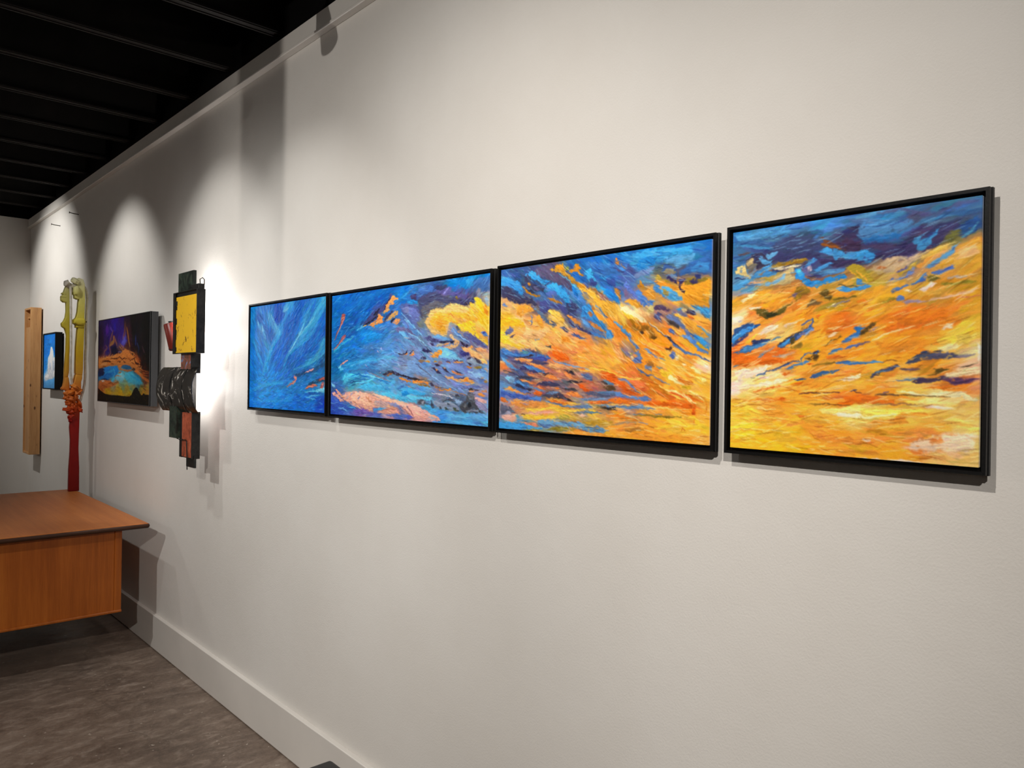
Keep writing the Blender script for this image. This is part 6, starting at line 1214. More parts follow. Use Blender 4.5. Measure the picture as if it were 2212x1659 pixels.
PAINT['night'] = dict(y=5.4076, z=1.8352, w=1.0239, h=0.5147, x=-0.060,
 base=[(71, 41, 40, 20, 70), (389, 56, 38, 15, 90), (720, 72, 45, 15, 130), (981, 61, 45, 15, 100), (1183, 64, 35, 12, 40), (1426, 61, 14, 6, 14), (1970, 46, 6, 4, 8), (77, 156, 35, 12, 60), (451, 154, 55, 20, 120), (724, 165, 45, 18, 120), (987, 190, 50, 20, 120), (1238, 185, 60, 25, 40), (1479, 180, 8, 4, 14), (1977, 200, 5, 3, 6), (83, 270, 30, 8, 45), (345, 278, 45, 18, 90), (677, 287, 60, 30, 90), (993, 297, 70, 40, 150), (1092, 254, 90, 70, 190), (1293, 305, 60, 25, 40), (1532, 312, 12, 8, 28), (1983, 326, 5, 3, 6), (91, 400, 40, 12, 45), (408, 406, 50, 30, 110), (682, 388, 15, 15, 60), (946, 394, 90, 60, 60), (1199, 392, 90, 45, 40), (1442, 397, 40, 18, 20), (1676, 417, 14, 8, 20), (1988, 423, 6, 4, 8), (98, 530, 225, 130, 55), (413, 510, 220, 120, 45), (741, 490, 215, 115, 40), (1080, 502, 215, 115, 45), (1351, 506, 205, 105, 40), (1567, 537, 185, 90, 35), (1795, 547, 25, 10, 10), (1993, 535, 8, 5, 6), (101, 596, 215, 120, 50), (556, 574, 225, 125, 45), (954, 554, 220, 120, 45), (1355, 572, 205, 105, 40), (1639, 595, 195, 95, 35), (1866, 632, 60, 22, 10), (1996, 604, 15, 6, 6), (106, 677, 15, 60, 120), (421, 645, 20, 110, 200), (748, 629, 40, 130, 200), (1011, 660, 90, 170, 200), (1359, 660, 80, 150, 190), (1573, 674, 60, 110, 140), (1824, 688, 130, 55, 20), (2000, 688, 60, 24, 14), (109, 734, 40, 120, 180), (424, 716, 30, 120, 200), (700, 722, 90, 180, 220), (1015, 728, 120, 180, 180), (1362, 719, 70, 160, 190), (1645, 732, 40, 120, 170), (1916, 758, 90, 50, 40), (141, 782, 200, 130, 90), (429, 795, 210, 100, 40), (757, 792, 170, 150, 110), (1094, 795, 120, 150, 110), (1414, 792, 90, 150, 150), (1694, 789, 60, 110, 130), (1984, 806, 160, 120, 50), (144, 847, 190, 90, 30), (432, 866, 190, 140, 30), (841, 875, 185, 150, 40), (1223, 876, 170, 145, 50), (1463, 835, 140, 140, 80), (1742, 845, 120, 110, 50), (1986, 855, 170, 120, 40), (435, 922, 200, 150, 20), (974, 933, 200, 155, 20), (1348, 925, 180, 140, 20), (1790, 901, 180, 130, 30)],
 flow=[(247, 66, 59), (1063, 178, 76), (1666, 202, 77), (413, 510, 3), (1205, 504, -7), (1685, 596, -17), (423, 692, 3), (1457, 704, -12), (287, 805, -4), (972, 895, -1), (1200, 407, -20)],
 strokes=[   # shape (0 outline, 1 line), red, green, blue, softness, width, then points
  (1, 168, 112, 56, 20, 58, 647, 224, 677, 287, 515, 330),
  (1, 154, 96, 64, 15, 40, 643, 154, 539, 252, 489, 345, 548, 425),
  (1, 192, 120, 56, 17, 36, 673, 217, 757, 290, 813, 337),
  (1, 160, 104, 72, 18, 24, 319, 325, 405, 359, 266, 404, 240, 468),
  (1, 176, 112, 48, 11, 35, 1186, 138, 1240, 222, 1281, 305, 1321, 373),
  (1, 122, 64, 40, 25, 70, 1134, 76, 1114, 195, 1042, 268),
  (1, 122, 104, 216, 28, 68, 1067, 254, 1120, 300, 994, 319),
  (1, 112, 80, 176, 24, 35, 504, 109, 616, 161),
  (1, 40, 56, 120, 12, 37, 1529, 247, 1534, 356),
  (1, 48, 72, 136, 9, 18, 1580, 328, 1652, 388, 1632, 445),
  (1, 90, 58, 72, 13, 24, 1764, 369, 1858, 449),
  (0, 12, 10, 48, 20, 0, 572, 363, 761, 359, 895, 408, 792, 445, 603, 434),
  (1, 160, 140, 216, 9, 9, 843, 415, 999, 418),
  (1, 208, 128, 56, 10, 15, 943, 326, 1073, 374, 1249, 408, 1444, 441, 1540, 479),
  (1, 200, 120, 48, 10, 20, 892, 347, 1023, 396, 1126, 428),
  (1, 216, 136, 64, 9, 15, 1347, 425, 1492, 442, 1446, 470),
  (0, 216, 128, 58, 10, 0, 38, 522, 242, 492, 578, 472, 686, 451, 949, 440, 1124, 390, 1274, 408, 1349, 454, 1541, 486, 1590, 538, 1729, 575, 1685, 603, 1822, 639, 1548, 646, 1307, 579, 1007, 577, 692, 583, 305, 596, 42, 603),
  (1, 60, 20, 16, 6, 10, 156, 531, 358, 525, 554, 535),
  (1, 60, 20, 16, 6, 10, 272, 516, 470, 518, 582, 539),
  (1, 60, 20, 16, 6, 9, 551, 488, 742, 498, 899, 485),
  (1, 60, 20, 16, 6, 12, 898, 469, 1029, 509, 1154, 488),
  (1, 60, 20, 16, 6, 11, 1055, 525, 1157, 548),
  (1, 60, 20, 16, 5, 10, 1328, 528, 1447, 507, 1564, 487),
  (1, 60, 20, 16, 5, 21, 1495, 508, 1544, 559, 1729, 575),
  (1, 60, 20, 16, 6, 11, 902, 546, 1004, 524),
  (1, 60, 20, 16, 5, 9, 1593, 602, 1685, 610),
  (1, 60, 20, 16, 5, 12, 1452, 609, 1524, 631),
  (1, 232, 160, 96, 9, 18, 71, 579, 245, 548, 416, 549),
  (1, 240, 168, 88, 8, 12, 183, 491, 412, 478, 767, 467),
  (1, 90, 32, 16, 6, 12, 577, 457, 657, 427),
  (1, 232, 152, 80, 4, 9, 578, 465, 658, 439),
  (1, 232, 152, 80, 4, 8, 713, 459, 818, 437),
  (1, 232, 152, 80, 5, 16, 242, 492, 269, 468),
  (0, 28, 120, 208, 17, 0, 219, 612, 529, 582, 852, 591, 907, 637, 779, 707, 564, 731, 284, 749, 50, 742, 194, 693, 279, 660),
  (0, 12, 24, 72, 12, 0, 28, 612, 190, 604, 306, 628, 221, 644, 308, 668, 224, 701, 34, 718),
  (1, 96, 184, 232, 12, 27, 667, 614, 751, 676, 646, 723),
  (0, 140, 208, 232, 28, 0, 752, 707, 1011, 660, 1165, 705, 1067, 766, 808, 753),
  (0, 84, 180, 216, 28, 0, 1163, 660, 1407, 660, 1645, 725, 1829, 780, 1556, 805, 1268, 779, 1116, 720),
  (0, 28, 92, 148, 11, 0, 983, 600, 1058, 577, 1208, 575, 1356, 594, 1405, 616, 1260, 631, 1085, 619),
  (0, 192, 108, 56, 8, 0, 880, 630, 957, 611, 1161, 630, 1358, 631, 1454, 642, 1261, 653, 1010, 638),
  (0, 64, 40, 24, 10, 0, 1382, 631, 1476, 609, 1548, 631, 1478, 642),
  (0, 200, 112, 60, 7, 0, 726, 718, 805, 691, 962, 698, 1026, 709, 911, 710, 832, 703),
  (0, 184, 104, 56, 7, 0, 869, 668, 959, 653, 1037, 656, 960, 672),
  (0, 204, 112, 48, 10, 0, 1478, 646, 1643, 689, 1827, 738, 2025, 771, 2024, 743, 1825, 709, 1688, 660, 1594, 631),
  (1, 168, 84, 36, 6, 9, 1779, 667, 2021, 674),
  (1, 168, 84, 36, 6, 9, 1735, 688, 2022, 702),
  (1, 168, 84, 36, 6, 9, 1826, 724, 2024, 750),
  (1, 168, 84, 36, 6, 9, 1732, 632, 2020, 660),
  (1, 168, 84, 36, 6, 9, 1872, 751, 2025, 767),
  (0, 204, 108, 48, 12, 0, 37, 775, 255, 749, 511, 763, 676, 785, 914, 775, 889, 790, 678, 831, 376, 859, 57, 873),
  (0, 232, 216, 208, 12, 0, 140, 766, 256, 753, 314, 772, 199, 786),
  (0, 24, 48, 92, 11, 0, 139, 750, 312, 732, 510, 755, 342, 756),
  (1, 92, 36, 16, 7, 10, 429, 803, 594, 786, 704, 815),
  (1, 92, 36, 16, 8, 9, 201, 822, 431, 843),
  (0, 138, 106, 64, 9, 0, 703, 792, 835, 764, 927, 778, 784, 795),
  (1, 232, 154, 80, 11, 13, 96, 506, 184, 494, 271, 496),
  (1, 200, 106, 40, 11, 12, 328, 501, 427, 492, 524, 495),
  (1, 236, 156, 84, 10, 12, 526, 527, 635, 513, 742, 515),
  (1, 200, 100, 42, 10, 11, 769, 514, 862, 516, 953, 523),
  (1, 240, 162, 88, 10, 11, 953, 531, 1030, 530, 1106, 536),
  (1, 224, 138, 68, 10, 11, 691, 552, 811, 548, 929, 554),
  (1, 232, 148, 72, 10, 11, 1053, 472, 1129, 479, 1204, 489),
  (1, 188, 92, 36, 10, 11, 1204, 481, 1290, 494, 1376, 506),
  (1, 234, 154, 80, 9, 11, 1353, 528, 1425, 537, 1497, 547),
  (1, 192, 96, 40, 9, 11, 1450, 558, 1521, 569, 1592, 581),
  (1, 224, 140, 70, 9, 10, 1256, 549, 1342, 553, 1426, 561),
  (1, 226, 144, 74, 9, 13, 1545, 580, 1604, 597, 1662, 610),
  (1, 184, 90, 36, 9, 12, 1594, 617, 1664, 633, 1733, 646),
  (1, 224, 138, 68, 9, 12, 1642, 653, 1723, 674, 1802, 688),
  (1, 242, 176, 112, 11, 12, 159, 572, 274, 562, 388, 565),
  (1, 210, 116, 52, 10, 11, 416, 565, 541, 557, 664, 561),
  (1, 180, 82, 30, 11, 12, 113, 807, 215, 812, 317, 820),
  (1, 232, 152, 88, 11, 11, 286, 789, 372, 789, 457, 795),
  (1, 224, 138, 72, 10, 11, 486, 818, 569, 821, 651, 828),
  (1, 168, 74, 26, 11, 11, 203, 846, 304, 845, 403, 851),
  (1, 184, 92, 42, 10, 11, 595, 793, 663, 794, 731, 801),
  (1, 216, 120, 58, 10, 12, 826, 599, 892, 591, 957, 595),
  (1, 224, 144, 74, 6, 14, 213, 491, 235, 477, 263, 457),
  (1, 224, 144, 74, 6, 14, 327, 489, 349, 475, 377, 454),
  (1, 224, 144, 74, 6, 14, 440, 486, 462, 472, 489, 452),
  (1, 224, 144, 74, 6, 13, 551, 484, 572, 470, 599, 450),
  (1, 224, 144, 74, 6, 13, 767, 471, 787, 458, 813, 438),
  (1, 224, 144, 74, 6, 13, 846, 462, 866, 449, 891, 430),
  (1, 224, 144, 74, 6, 13, 1000, 441, 1020, 427, 1044, 408),
  (1, 224, 144, 74, 6, 13, 1076, 427, 1095, 414, 1119, 395),
  (1, 224, 144, 74, 6, 13, 946, 379, 965, 366, 990, 347),
  (1, 224, 144, 74, 6, 13, 1023, 381, 1042, 367, 1067, 348),
  (1, 224, 144, 74, 5, 12, 1349, 454, 1368, 441, 1391, 423),
  (1, 224, 144, 74, 5, 12, 1446, 478, 1464, 465, 1487, 446),
  (1, 224, 144, 74, 5, 12, 1567, 545, 1585, 532, 1607, 513),
  (1, 224, 144, 74, 5, 12, 1661, 581, 1679, 568, 1701, 550),
  (1, 224, 144, 74, 5, 12, 1731, 617, 1749, 605, 1770, 586),
  (1, 74, 28, 16, 5, 6, 185, 515, 286, 515, 386, 524),
  (1, 74, 28, 16, 4, 7, 415, 534, 498, 528, 581, 530),
  (1, 74, 28, 16, 4, 6, 688, 497, 768, 497, 848, 504),
  (1, 74, 28, 16, 4, 7, 823, 537, 888, 529, 953, 528),
  (1, 74, 28, 16, 4, 7, 1130, 510, 1180, 500, 1229, 497),
  (1, 74, 28, 16, 4, 6, 1254, 504, 1303, 511, 1352, 525),
  (1, 74, 28, 16, 4, 6, 1378, 550, 1438, 554, 1498, 566),
  (1, 74, 28, 16, 4, 6, 1520, 544, 1567, 552, 1614, 567),
  (1, 74, 28, 16, 4, 7, 1638, 588, 1673, 596, 1708, 610),
  (1, 74, 28, 16, 5, 7, 189, 596, 276, 591, 361, 594),
  (1, 74, 28, 16, 4, 6, 555, 558, 623, 557, 691, 563),
  (1, 74, 28, 16, 4, 6, 1663, 624, 1720, 631, 1778, 646),
  (1, 58, 168, 220, 21, 24, 309, 676, 532, 653, 748, 629),
  (1, 12, 88, 180, 18, 25, 254, 717, 422, 676, 590, 692),
  (1, 176, 224, 236, 23, 23, 910, 698, 1039, 713, 1142, 750),
  (1, 40, 136, 192, 24, 26, 1361, 697, 1552, 725, 1738, 767),
  (1, 144, 192, 168, 28, 25, 1017, 781, 1268, 793, 1462, 799),
  (1, 208, 160, 32, 24, 26, 378, 899, 763, 915, 1176, 921),
  (1, 168, 144, 56, 24, 26, 1222, 846, 1462, 813),
  (1, 184, 144, 44, 18, 20, 1696, 839, 2007, 841),
  (1, 48, 16, 16, 6, 9, 1831, 836, 1921, 856),
  (1, 48, 24, 160, 49, 107, 666, 77, 750, 150),
  (1, 88, 28, 144, 45, 134, 391, 88, 367, 175),
  (1, 28, 8, 48, 47, 141, 44, 81, 111, 238),
  (0, 6, 4, 4, 4, 0, 21, 865, 147, 895, 322, 928, 602, 938, 870, 936, 1127, 941, 1324, 939, 1396, 924, 1488, 856, 1534, 834, 1592, 829, 1651, 854, 1745, 909, 1801, 911, 1845, 889, 1890, 906, 2053, 902, 2070, 1047, 6, 1037),])
PAINT['cloud'] = dict(y=7.0335, z=1.8020, w=0.3989, h=0.4215, x=-0.050,
 base=[(31, 38, 20, 110, 205), (392, 50, 25, 120, 215), (736, 42, 20, 115, 215), (46, 263, 25, 115, 210), (318, 268, 30, 120, 215), (749, 238, 25, 115, 215), (64, 528, 40, 125, 215), (764, 472, 200, 210, 225), (507, 470, 225, 228, 235), (165, 670, 190, 205, 225), (520, 668, 225, 225, 230), (775, 647, 150, 180, 220), (83, 812, 70, 120, 190), (439, 768, 90, 140, 200), (783, 764, 80, 130, 200)],
 flow=[(39, 161, -1), (514, 569, 22)],
 strokes=[   # shape (0 outline, 1 line), red, green, blue, softness, width, then points
  (0, 223, 227, 234, 8, 0, 271, 629, 289, 368, 409, 310, 472, 202, 559, 204, 649, 275, 673, 373, 807, 356, 825, 647, 523, 707, 168, 720, 38, 691),
  (0, 244, 244, 244, 12, 0, 371, 529, 413, 370, 494, 272, 584, 333, 578, 490, 473, 609),
  (0, 168, 180, 200, 12, 0, 607, 412, 711, 432, 735, 550, 634, 569),
  (0, 170, 184, 208, 12, 0, 401, 449, 471, 450, 495, 549, 426, 569),
  (0, 255, 255, 255, 13, 0, 74, 670, 252, 619, 387, 639, 301, 689),
  (0, 240, 240, 240, 12, 0, 645, 608, 802, 550, 825, 647, 691, 657),
  (0, 90, 148, 208, 17, 0, 43, 752, 347, 709, 828, 686, 837, 831, 49, 854),])
# ------------------------------------------------------------------ pictures on the wall
def paint_material():
    m, nt, b = nodemat('oil_paint_on_canvas')
    at = N(nt, 'ShaderNodeAttribute', attribute_name='paint')
    f = noise(nt, 420, 3, 0.6)
    c = mix(nt, 0.10, at.outputs['Color'], mix(nt, 1.0, at.outputs['Color'], ramp(nt, f, [(0.2, (120, 120, 120)), (0.8, (255, 255, 255))]), 'MULTIPLY'))
    nt.links.new(c, b.inputs['Base Color'])
    b.inputs['Roughness'].default_value = 0.55; b.inputs['Specular IOR Level'].default_value = 0.12
    bump(nt, b, f, 0.25, 0.0012)
    return m
M_PAINT = paint_material()
M_FRAME = simple('black_stained_wood', (7, 6, 6), 0.5, 0, 0.22, 0.25, 20, 0.15, 200)
M_GREYF = simple('grey_brushed_frame', (62, 62, 64), 0.45, 0.3, 0.4, 0.12, 30, 0.1, 200, stretch=(1, 1, 0.1))
M_BACK = simple('black_backing_board', (10, 10, 10), 0.7, 0, 0.2, 0.2, 9)
def canvas(d, nx, ny, seed, rough, texture, x, parent, thick=0.006, relief=0.0009, gain=1.1):
    img, h = paint_canvas(d, nx, ny, seed, texture, rough)
    ys = d['y'] - (np.arange(nx + 1) / nx) * d['w']; zs = d['z'] - (np.arange(ny + 1) / ny) * d['h']
    # corner values from cell values
    def corner(a):
        p = np.pad(a, ((1, 1), (1, 1)) + ((0, 0),) * (a.ndim - 2), mode='edge')
        return 0.25 * (p[:-1, :-1] + p[1:, :-1] + p[:-1, 1:] + p[1:, 1:])
    hc = corner(h); cc = srgb_lin(corner(img))
    Yg, Zg = np.meshgrid(ys, zs)
    V = np.stack([x - relief * hc, Yg, Zg], -1).reshape(-1, 3)
    nv = len(V)
    i = np.arange(ny)[:, None] * (nx + 1) + np.arange(nx)[None]
    F = np.stack([i, i + nx + 1, i + nx + 2, i + 1], -1).reshape(-1, 4)
    # wrapped edge of the canvas
    rim = np.concatenate([np.arange(nx + 1), np.arange(1, ny + 1) * (nx + 1) + nx, ny * (nx + 1) + np.arange(nx - 1, -1, -1), np.arange(ny - 1, 0, -1) * (nx + 1)])
    B = V[rim].copy(); B[:, 0] = x + thick
    k = len(rim); r2 = np.roll(rim, -1); b1 = nv + np.arange(k); b2 = np.roll(b1, -1)
    F = np.concatenate([F, np.stack([rim, r2, b2, b1], -1)])
    V = np.concatenate([V, B])
    me = bpy.data.meshes.new('canvas'); me.vertices.add(len(V)); me.vertices.foreach_set('co', V.astype(np.float32).ravel())
    me.loops.add(F.size); me.loops.foreach_set('vertex_index', F.astype(np.int32).ravel())
    me.polygons.add(len(F)); me.polygons.foreach_set('loop_start', np.arange(0, F.size, 4, dtype=np.int32)); me.polygons.foreach_set('loop_total', np.full(len(F), 4, np.int32))
    me.update(calc_edges=True); me.validate()
    ca = me.color_attributes.new('paint', 'FLOAT_COLOR', 'POINT')
    edge = np.clip(cc.reshape(-1, 3)[rim] * 0.4 + 0.45, 0, 1)
    c4 = np.ones((len(V), 4), np.float32); c4[:, :3] = np.clip(np.concatenate([cc.reshape(-1, 3) * gain, edge]), 0, 0.93)
    ca.data.foreach_set('color', c4.ravel())
    me.polygons.foreach_set('use_smooth', np.ones(len(F), bool))
    return link_mesh('canvas', me, M_PAINT, parent)
def rails(y0, y1, z0, z1, prof, mat, parent, name='frame_rail'):
    """four mitred rails; profile points are (distance outward from the rectangle, X)"""
    cs = [(y1, z1, 1, 1), (y0, z1, -1, 1), (y0, z0, -1, -1), (y1, z0, 1, -1)]
    for a in range(4):
        A, B = cs[a], cs[(a + 1) % 4]; n = len(prof)
        vs = [(px, A[0] + A[2] * d, A[1] + A[3] * d) for d, px in prof] + [(px, B[0] + B[2] * d, B[1] + B[3] * d) for d, px in prof]
        fs = [(i, (i + 1) % n, n + (i + 1) % n, n + i) for i in range(n)] + [tuple(range(n))[::-1], tuple(range(n, 2 * n))]
        o = mesh_obj(name, vs, fs, mat, parent)
        bm = bmesh.new(); bm.from_mesh(o.data); bmesh.ops.recalc_face_normals(bm, faces=bm.faces[:]); bm.to_mesh(o.data); bm.free()
FLOAT_PROF = [(0.000, -0.042), (-0.0055, -0.042), (-0.0055, -0.0275), (-0.022, -0.0275), (-0.022, -0.022), (0.0012, -0.022), (0.0012, -0.030), (-0.0012, -0.0312), (-0.0012, -0.0345), (0.0, -0.0355)]
def sky_picture(key, label, nx, ny, seed):
    d = PAINT[key]
    y0, y1 = d['y'] - d['w'] - 0.0115, d['y'] + 0.0115; z0, z1 = d['z'] - d['h'] - 0.0115, d['z'] + 0.0115
    t = thing('sky_painting', label, 'painting', (0, (y0 + y1) / 2, z0), 'four framed sunset sky paintings in a row')
    rails(y0, y1, z0, z1, FLOAT_PROF, M_FRAME, t)
    canvas(d, nx, ny, seed, 1.0, 1.0, -0.038, t, 0.010)
    box('backing_board', (-0.0275, y0 + 0.012, z0 + 0.012), (-0.024, y1 - 0.012, z1 - 0.012), M_BACK, t)
    box('hanging_batten', (-0.024, y0 + 0.07, z0 + 0.07), (-0.001, y1 - 0.07, z1 - 0.06), M_BACK, t)
sky_picture('p4', 'nearest sky painting, a black framed golden sunset under dark blue cloud', 400, 390, 54)
sky_picture('p3', 'black framed painting of orange clouds raked diagonally by blue streaks', 450, 340, 53)
sky_picture('p2', 'widest black framed sky painting with bright yellow cloud curl and pink ridge', 420, 340, 52)
sky_picture('p1', 'mostly plain deep blue sky painting with fan of pale rays, black frame', 220, 290, 51)

d = PAINT['night']
y0, y1, z0, z1 = d['y'] - d['w'], d['y'], d['z'] - d['h'], d['z']
t = thing('night_painting', 'dark purple night painting over black hills with glowing orange clouds', 'painting', (0, (y0 + y1) / 2, z0))
canvas(d, 190, 260, 11, 0.8, 0.9, -0.0615, t, 0.004, 0.0005, 0.78)
rails(y0, y1, z0, z1, [(0.0, -0.064), (-0.004, -0.064), (-0.004, -0.057), (-0.02, -0.057), (-0.02, -0.022), (0.0, -0.022)], M_GREYF, t)
box('backing_board', (-0.057, y0 + 0.02, z0 + 0.02), (-0.050, y1 - 0.02, z1 - 0.02), M_BACK, t)
box('hanging_batten', (-0.050, y0 + 0.10, z0 + 0.06), (-0.001, y1 - 0.05, z1 - 0.04), M_BACK, t)

d = PAINT['cloud']
y0, y1, z0, z1 = d['y'] - d['w'] - 0.012, d['y'] + 0.012, d['z'] - d['h'] - 0.008, d['z'] + 0.008
t = thing('cloud_painting', 'small bright blue picture of one white towering cloud in black frame', 'painting', (0, (y0 + y1) / 2, z0))
canvas(d, 80, 140, 12, 0.25, 0.4, -0.052, t, 0.004, 0.0004)
rails(y0, y1, z0, z1, [(0.0, -0.058), (-0.008, -0.058), (-0.008, -0.048), (-0.02, -0.048), (-0.02, -0.010), (0.0, -0.010)], M_FRAME, t)
box('backing_board', (-0.048, y0 + 0.02, z0 + 0.02), (-0.040, y1 - 0.02, z1 - 0.02), M_BACK, t)
box('hanging_batten', (-0.040, y0 + 0.05, z0 + 0.05), (-0.001, y1 - 0.05, z1 - 0.05), M_BACK, t)

# ------------------------------------------------------------------ tall pine box beside the corner
def pine_material(name, tone=1.0):
    m, nt, b = nodemat(name)
    f = noise(nt, 6, 5, 0.6, stretch=(6, 6, 0.35), dist=0.5); f2 = noise(nt, 60, 3, 0.6, stretch=(6, 6, 0.2))
    c = mix(nt, 0.35, ramp(nt, f, [(0.3, (164, 108, 60)), (0.55, (196, 140, 84)), (0.75, (214, 164, 106))]), ramp(nt, f2, [(0.3, (160, 112, 64)), (0.7, (226, 186, 132))]))
    vo = N(nt, 'ShaderNodeTexVoronoi'); vo.inputs['Scale'].default_value = 1.0; tc = N(nt, 'ShaderNodeTexCoord'); mp = N(nt, 'ShaderNodeMapping')
    mp.inputs['Scale'].default_value = (17, 17, 8.5); nt.links.new(tc.outputs['Object'], mp.inputs[0]); nt.links.new(mp.outputs[0], vo.inputs['Vector'])
    kn = N(nt, 'ShaderNodeValToRGB'); kn.color_ramp.elements[0].position = 0.07; kn.color_ramp.elements[0].color = (1, 1, 1, 1); kn.color_ramp.elements[1].position = 0.15; kn.color_ramp.elements[1].color = (0, 0, 0, 1)
    nt.links.new(vo.outputs['Distance'], kn.inputs[0])
    nt.links.new(mix(nt, kn.outputs[0], c, (92, 52, 26)), b.inputs['Base Color'])
    b.inputs['Roughness'].default_value = 0.5; bump(nt, b, f2, 0.15, 0.002)
    return m
M_PINE = pine_material('knotty_pine')
t = thing('pine_box', 'tall narrow knotty pine box hung on the wall beside the corner', 'wall box', (-0.045, 7.48, 0.82))
X0, X1, Y0, Y1, Z0, Z1, TH = -0.090, -0.012, 7.35, 7.60, 0.825, 2.040, 0.016
box('side_board', (X0, Y0, Z0), (X1, Y0 + TH, Z1), M_PINE, t, 0.0015)
box('side_board', (X0, Y1 - TH, Z0), (X1, Y1, Z1), M_PINE, t, 0.0015)
box('top_board', (X0, Y0 + TH, Z1 - TH), (X1, Y1 - TH, Z1), M_PINE, t, 0.0015)
box('bottom_board', (X0, Y0 + TH, Z0), (X1, Y1 - TH, Z0 + TH), M_PINE, t, 0.0015)
box('back_board', (X1 - 0.008, Y0 + TH, Z0 + TH), (X1, Y1 - TH, Z1 - TH), M_PINE, t)
box('front_panel', (X0 + 0.010, Y0 + TH, Z0 + TH), (X0 + 0.018, Y1 - TH, Z1 - 0.16), M_PINE, t)
box('inner_shelf', (X0 + 0.012, Y0 + TH, Z1 - 0.175), (X1 - 0.008, Y1 - TH, Z1 - 0.160), M_PINE, t)
box('inner_shelf', (X0 + 0.022, Y0 + 0.10, Z1 - 0.085), (X1 - 0.008, Y1 - TH, Z1 - 0.070), M_PINE, t)
box('inner_divider', (X0 + 0.020, Y0 + 0.09, Z1 - 0.16), (X1 - 0.008, Y0 + 0.105, Z1 - TH), M_PINE, t)
box('hanging_cleat', (X1, Y0 + 0.04, Z1 - 0.20), (-0.0005, Y1 - 0.04, Z1 - 0.14), M_PINE, t)

# ------------------------------------------------------------------ carved sculpture fading from yellow to red
def fade_material():
    m, nt, b = nodemat('faded_yellow_to_red_paint')
    tc = N(nt, 'ShaderNodeNewGeometry'); sp = N(nt, 'ShaderNodeSeparateXYZ'); nt.links.new(tc.outputs['Position'], sp.inputs[0])
    mr = N(nt, 'ShaderNodeMapRange'); mr.inputs['From Min'].default_value = 0.70; mr.inputs['From Max'].default_value = 2.14
    nt.links.new(sp.outputs['Z'], mr.inputs[0])
    z = lambda v: (v - 0.70) / 1.44
    c = ramp(nt, mr.outputs[0], [(0.0, (108, 6, 3)), (z(1.19), (150, 14, 6)), (z(1.25), (186, 62, 18)), (z(1.40), (214, 124, 46)), (z(1.50), (216, 158, 54)), (z(1.62), (206, 166, 28)), (z(1.85), (206, 190, 62)), (z(2.02), (214, 208, 120)), (z(2.12), (222, 218, 176))])
    f = noise(nt, 30, 4, 0.6)
    nt.links.new(mix(nt, 0.14, c, mix(nt, 1.0, c, ramp(nt, f, [(0.3, (150, 150, 150)), (0.7, (255, 255, 255))]), 'MULTIPLY')), b.inputs['Base Color'])
    b.inputs['Roughness'].default_value = 0.48; b.inputs['Specular IOR Level'].default_value = 0.25; bump(nt, b, f, 0.2, 0.003)
    return m
M_FADE = fade_material()
M_CREAM = simple('chipped_cream_gesso', (206, 200, 186), 0.6, 0, 0.3, 0.12, 40, 0.4, 120)
YS = 5.70
t = thing('carved_sculpture', 'tall carved wall sculpture fading from pale yellow through orange to red', 'sculpture', (-0.13, YS, 0.72))
def sculpt(name, pts, w=0.05, dy=0.0, bev=0.010, mat=None):
    return prism_y(name, pts, YS + dy - w / 2, YS + dy + w / 2, mat or M_FADE, t, bev, 3)
# right band with its scroll top and knuckle
sculpt('front_stile', [(-0.083, 2.085), (-0.093, 2.118), (-0.120, 2.125), (-0.135, 2.118), (-0.128, 2.085), (-0.133, 2.040), (-0.142, 2.010), (-0.140, 1.992), (-0.122, 1.984), (-0.114, 1.990), (-0.116, 1.962), (-0.121, 1.900), (-0.128, 1.868), (-0.140, 1.850), (-0.143, 1.828), (-0.128, 1.812), (-0.118, 1.806), (-0.120, 1.770), (-0.127, 1.668), (-0.128, 1.500), (-0.122, 1.486), (-0.090, 1.486), (-0.087, 1.520), (-0.086, 1.668), (-0.082, 1.800), (-0.079, 1.830), (-0.083, 1.870), (-0.080, 1.980)], 0.060)
sculpt('scroll_roll', [(-0.150, 2.060), (-0.132, 2.072), (-0.120, 2.060), (-0.118, 2.030), (-0.128, 2.008), (-0.146, 2.012), (-0.153, 2.034)], 0.085, -0.01, 0.012)
sculpt('knuckle_roll', [(-0.146, 1.852), (-0.120, 1.858), (-0.086, 1.856), (-0.078, 1.838), (-0.086, 1.818), (-0.122, 1.812), (-0.146, 1.826)], 0.085, -0.01, 0.012)
sculpt('band_collar', [(-0.130, 1.812), (-0.084, 1.812), (-0.083, 1.798), (-0.130, 1.798)], 0.07, 0, 0.005)
# left band with nose-like bracket
sculpt('rear_stile', [(-0.176, 2.080), (-0.165, 2.050), (-0.160, 1.990), (-0.160, 1.650), (-0.163, 1.500), (-0.168, 1.468), (-0.188, 1.468), (-0.187, 1.520), (-0.180, 1.640), (-0.178, 1.750), (-0.190, 1.790), (-0.206, 1.800), (-0.210, 1.822), (-0.198, 1.836), (-0.187, 1.862), (-0.182, 1.900), (-0.184, 1.960), (-0.200, 1.960), (-0.213, 1.972), (-0.214, 1.990), (-0.204, 2.010), (-0.194, 2.042), (-0.186, 2.070)], 0.050, 0.02)
sculpt('bracket_fold', [(-0.214, 1.992), (-0.210, 2.006), (-0.188, 2.000), (-0.184, 1.990)], 0.056, 0.02, 0.004)
sculpt('bracket_fold', [(-0.210, 2.014), (-0.204, 2.026), (-0.188, 2.020), (-0.186, 2.010)], 0.056, 0.02, 0.004)
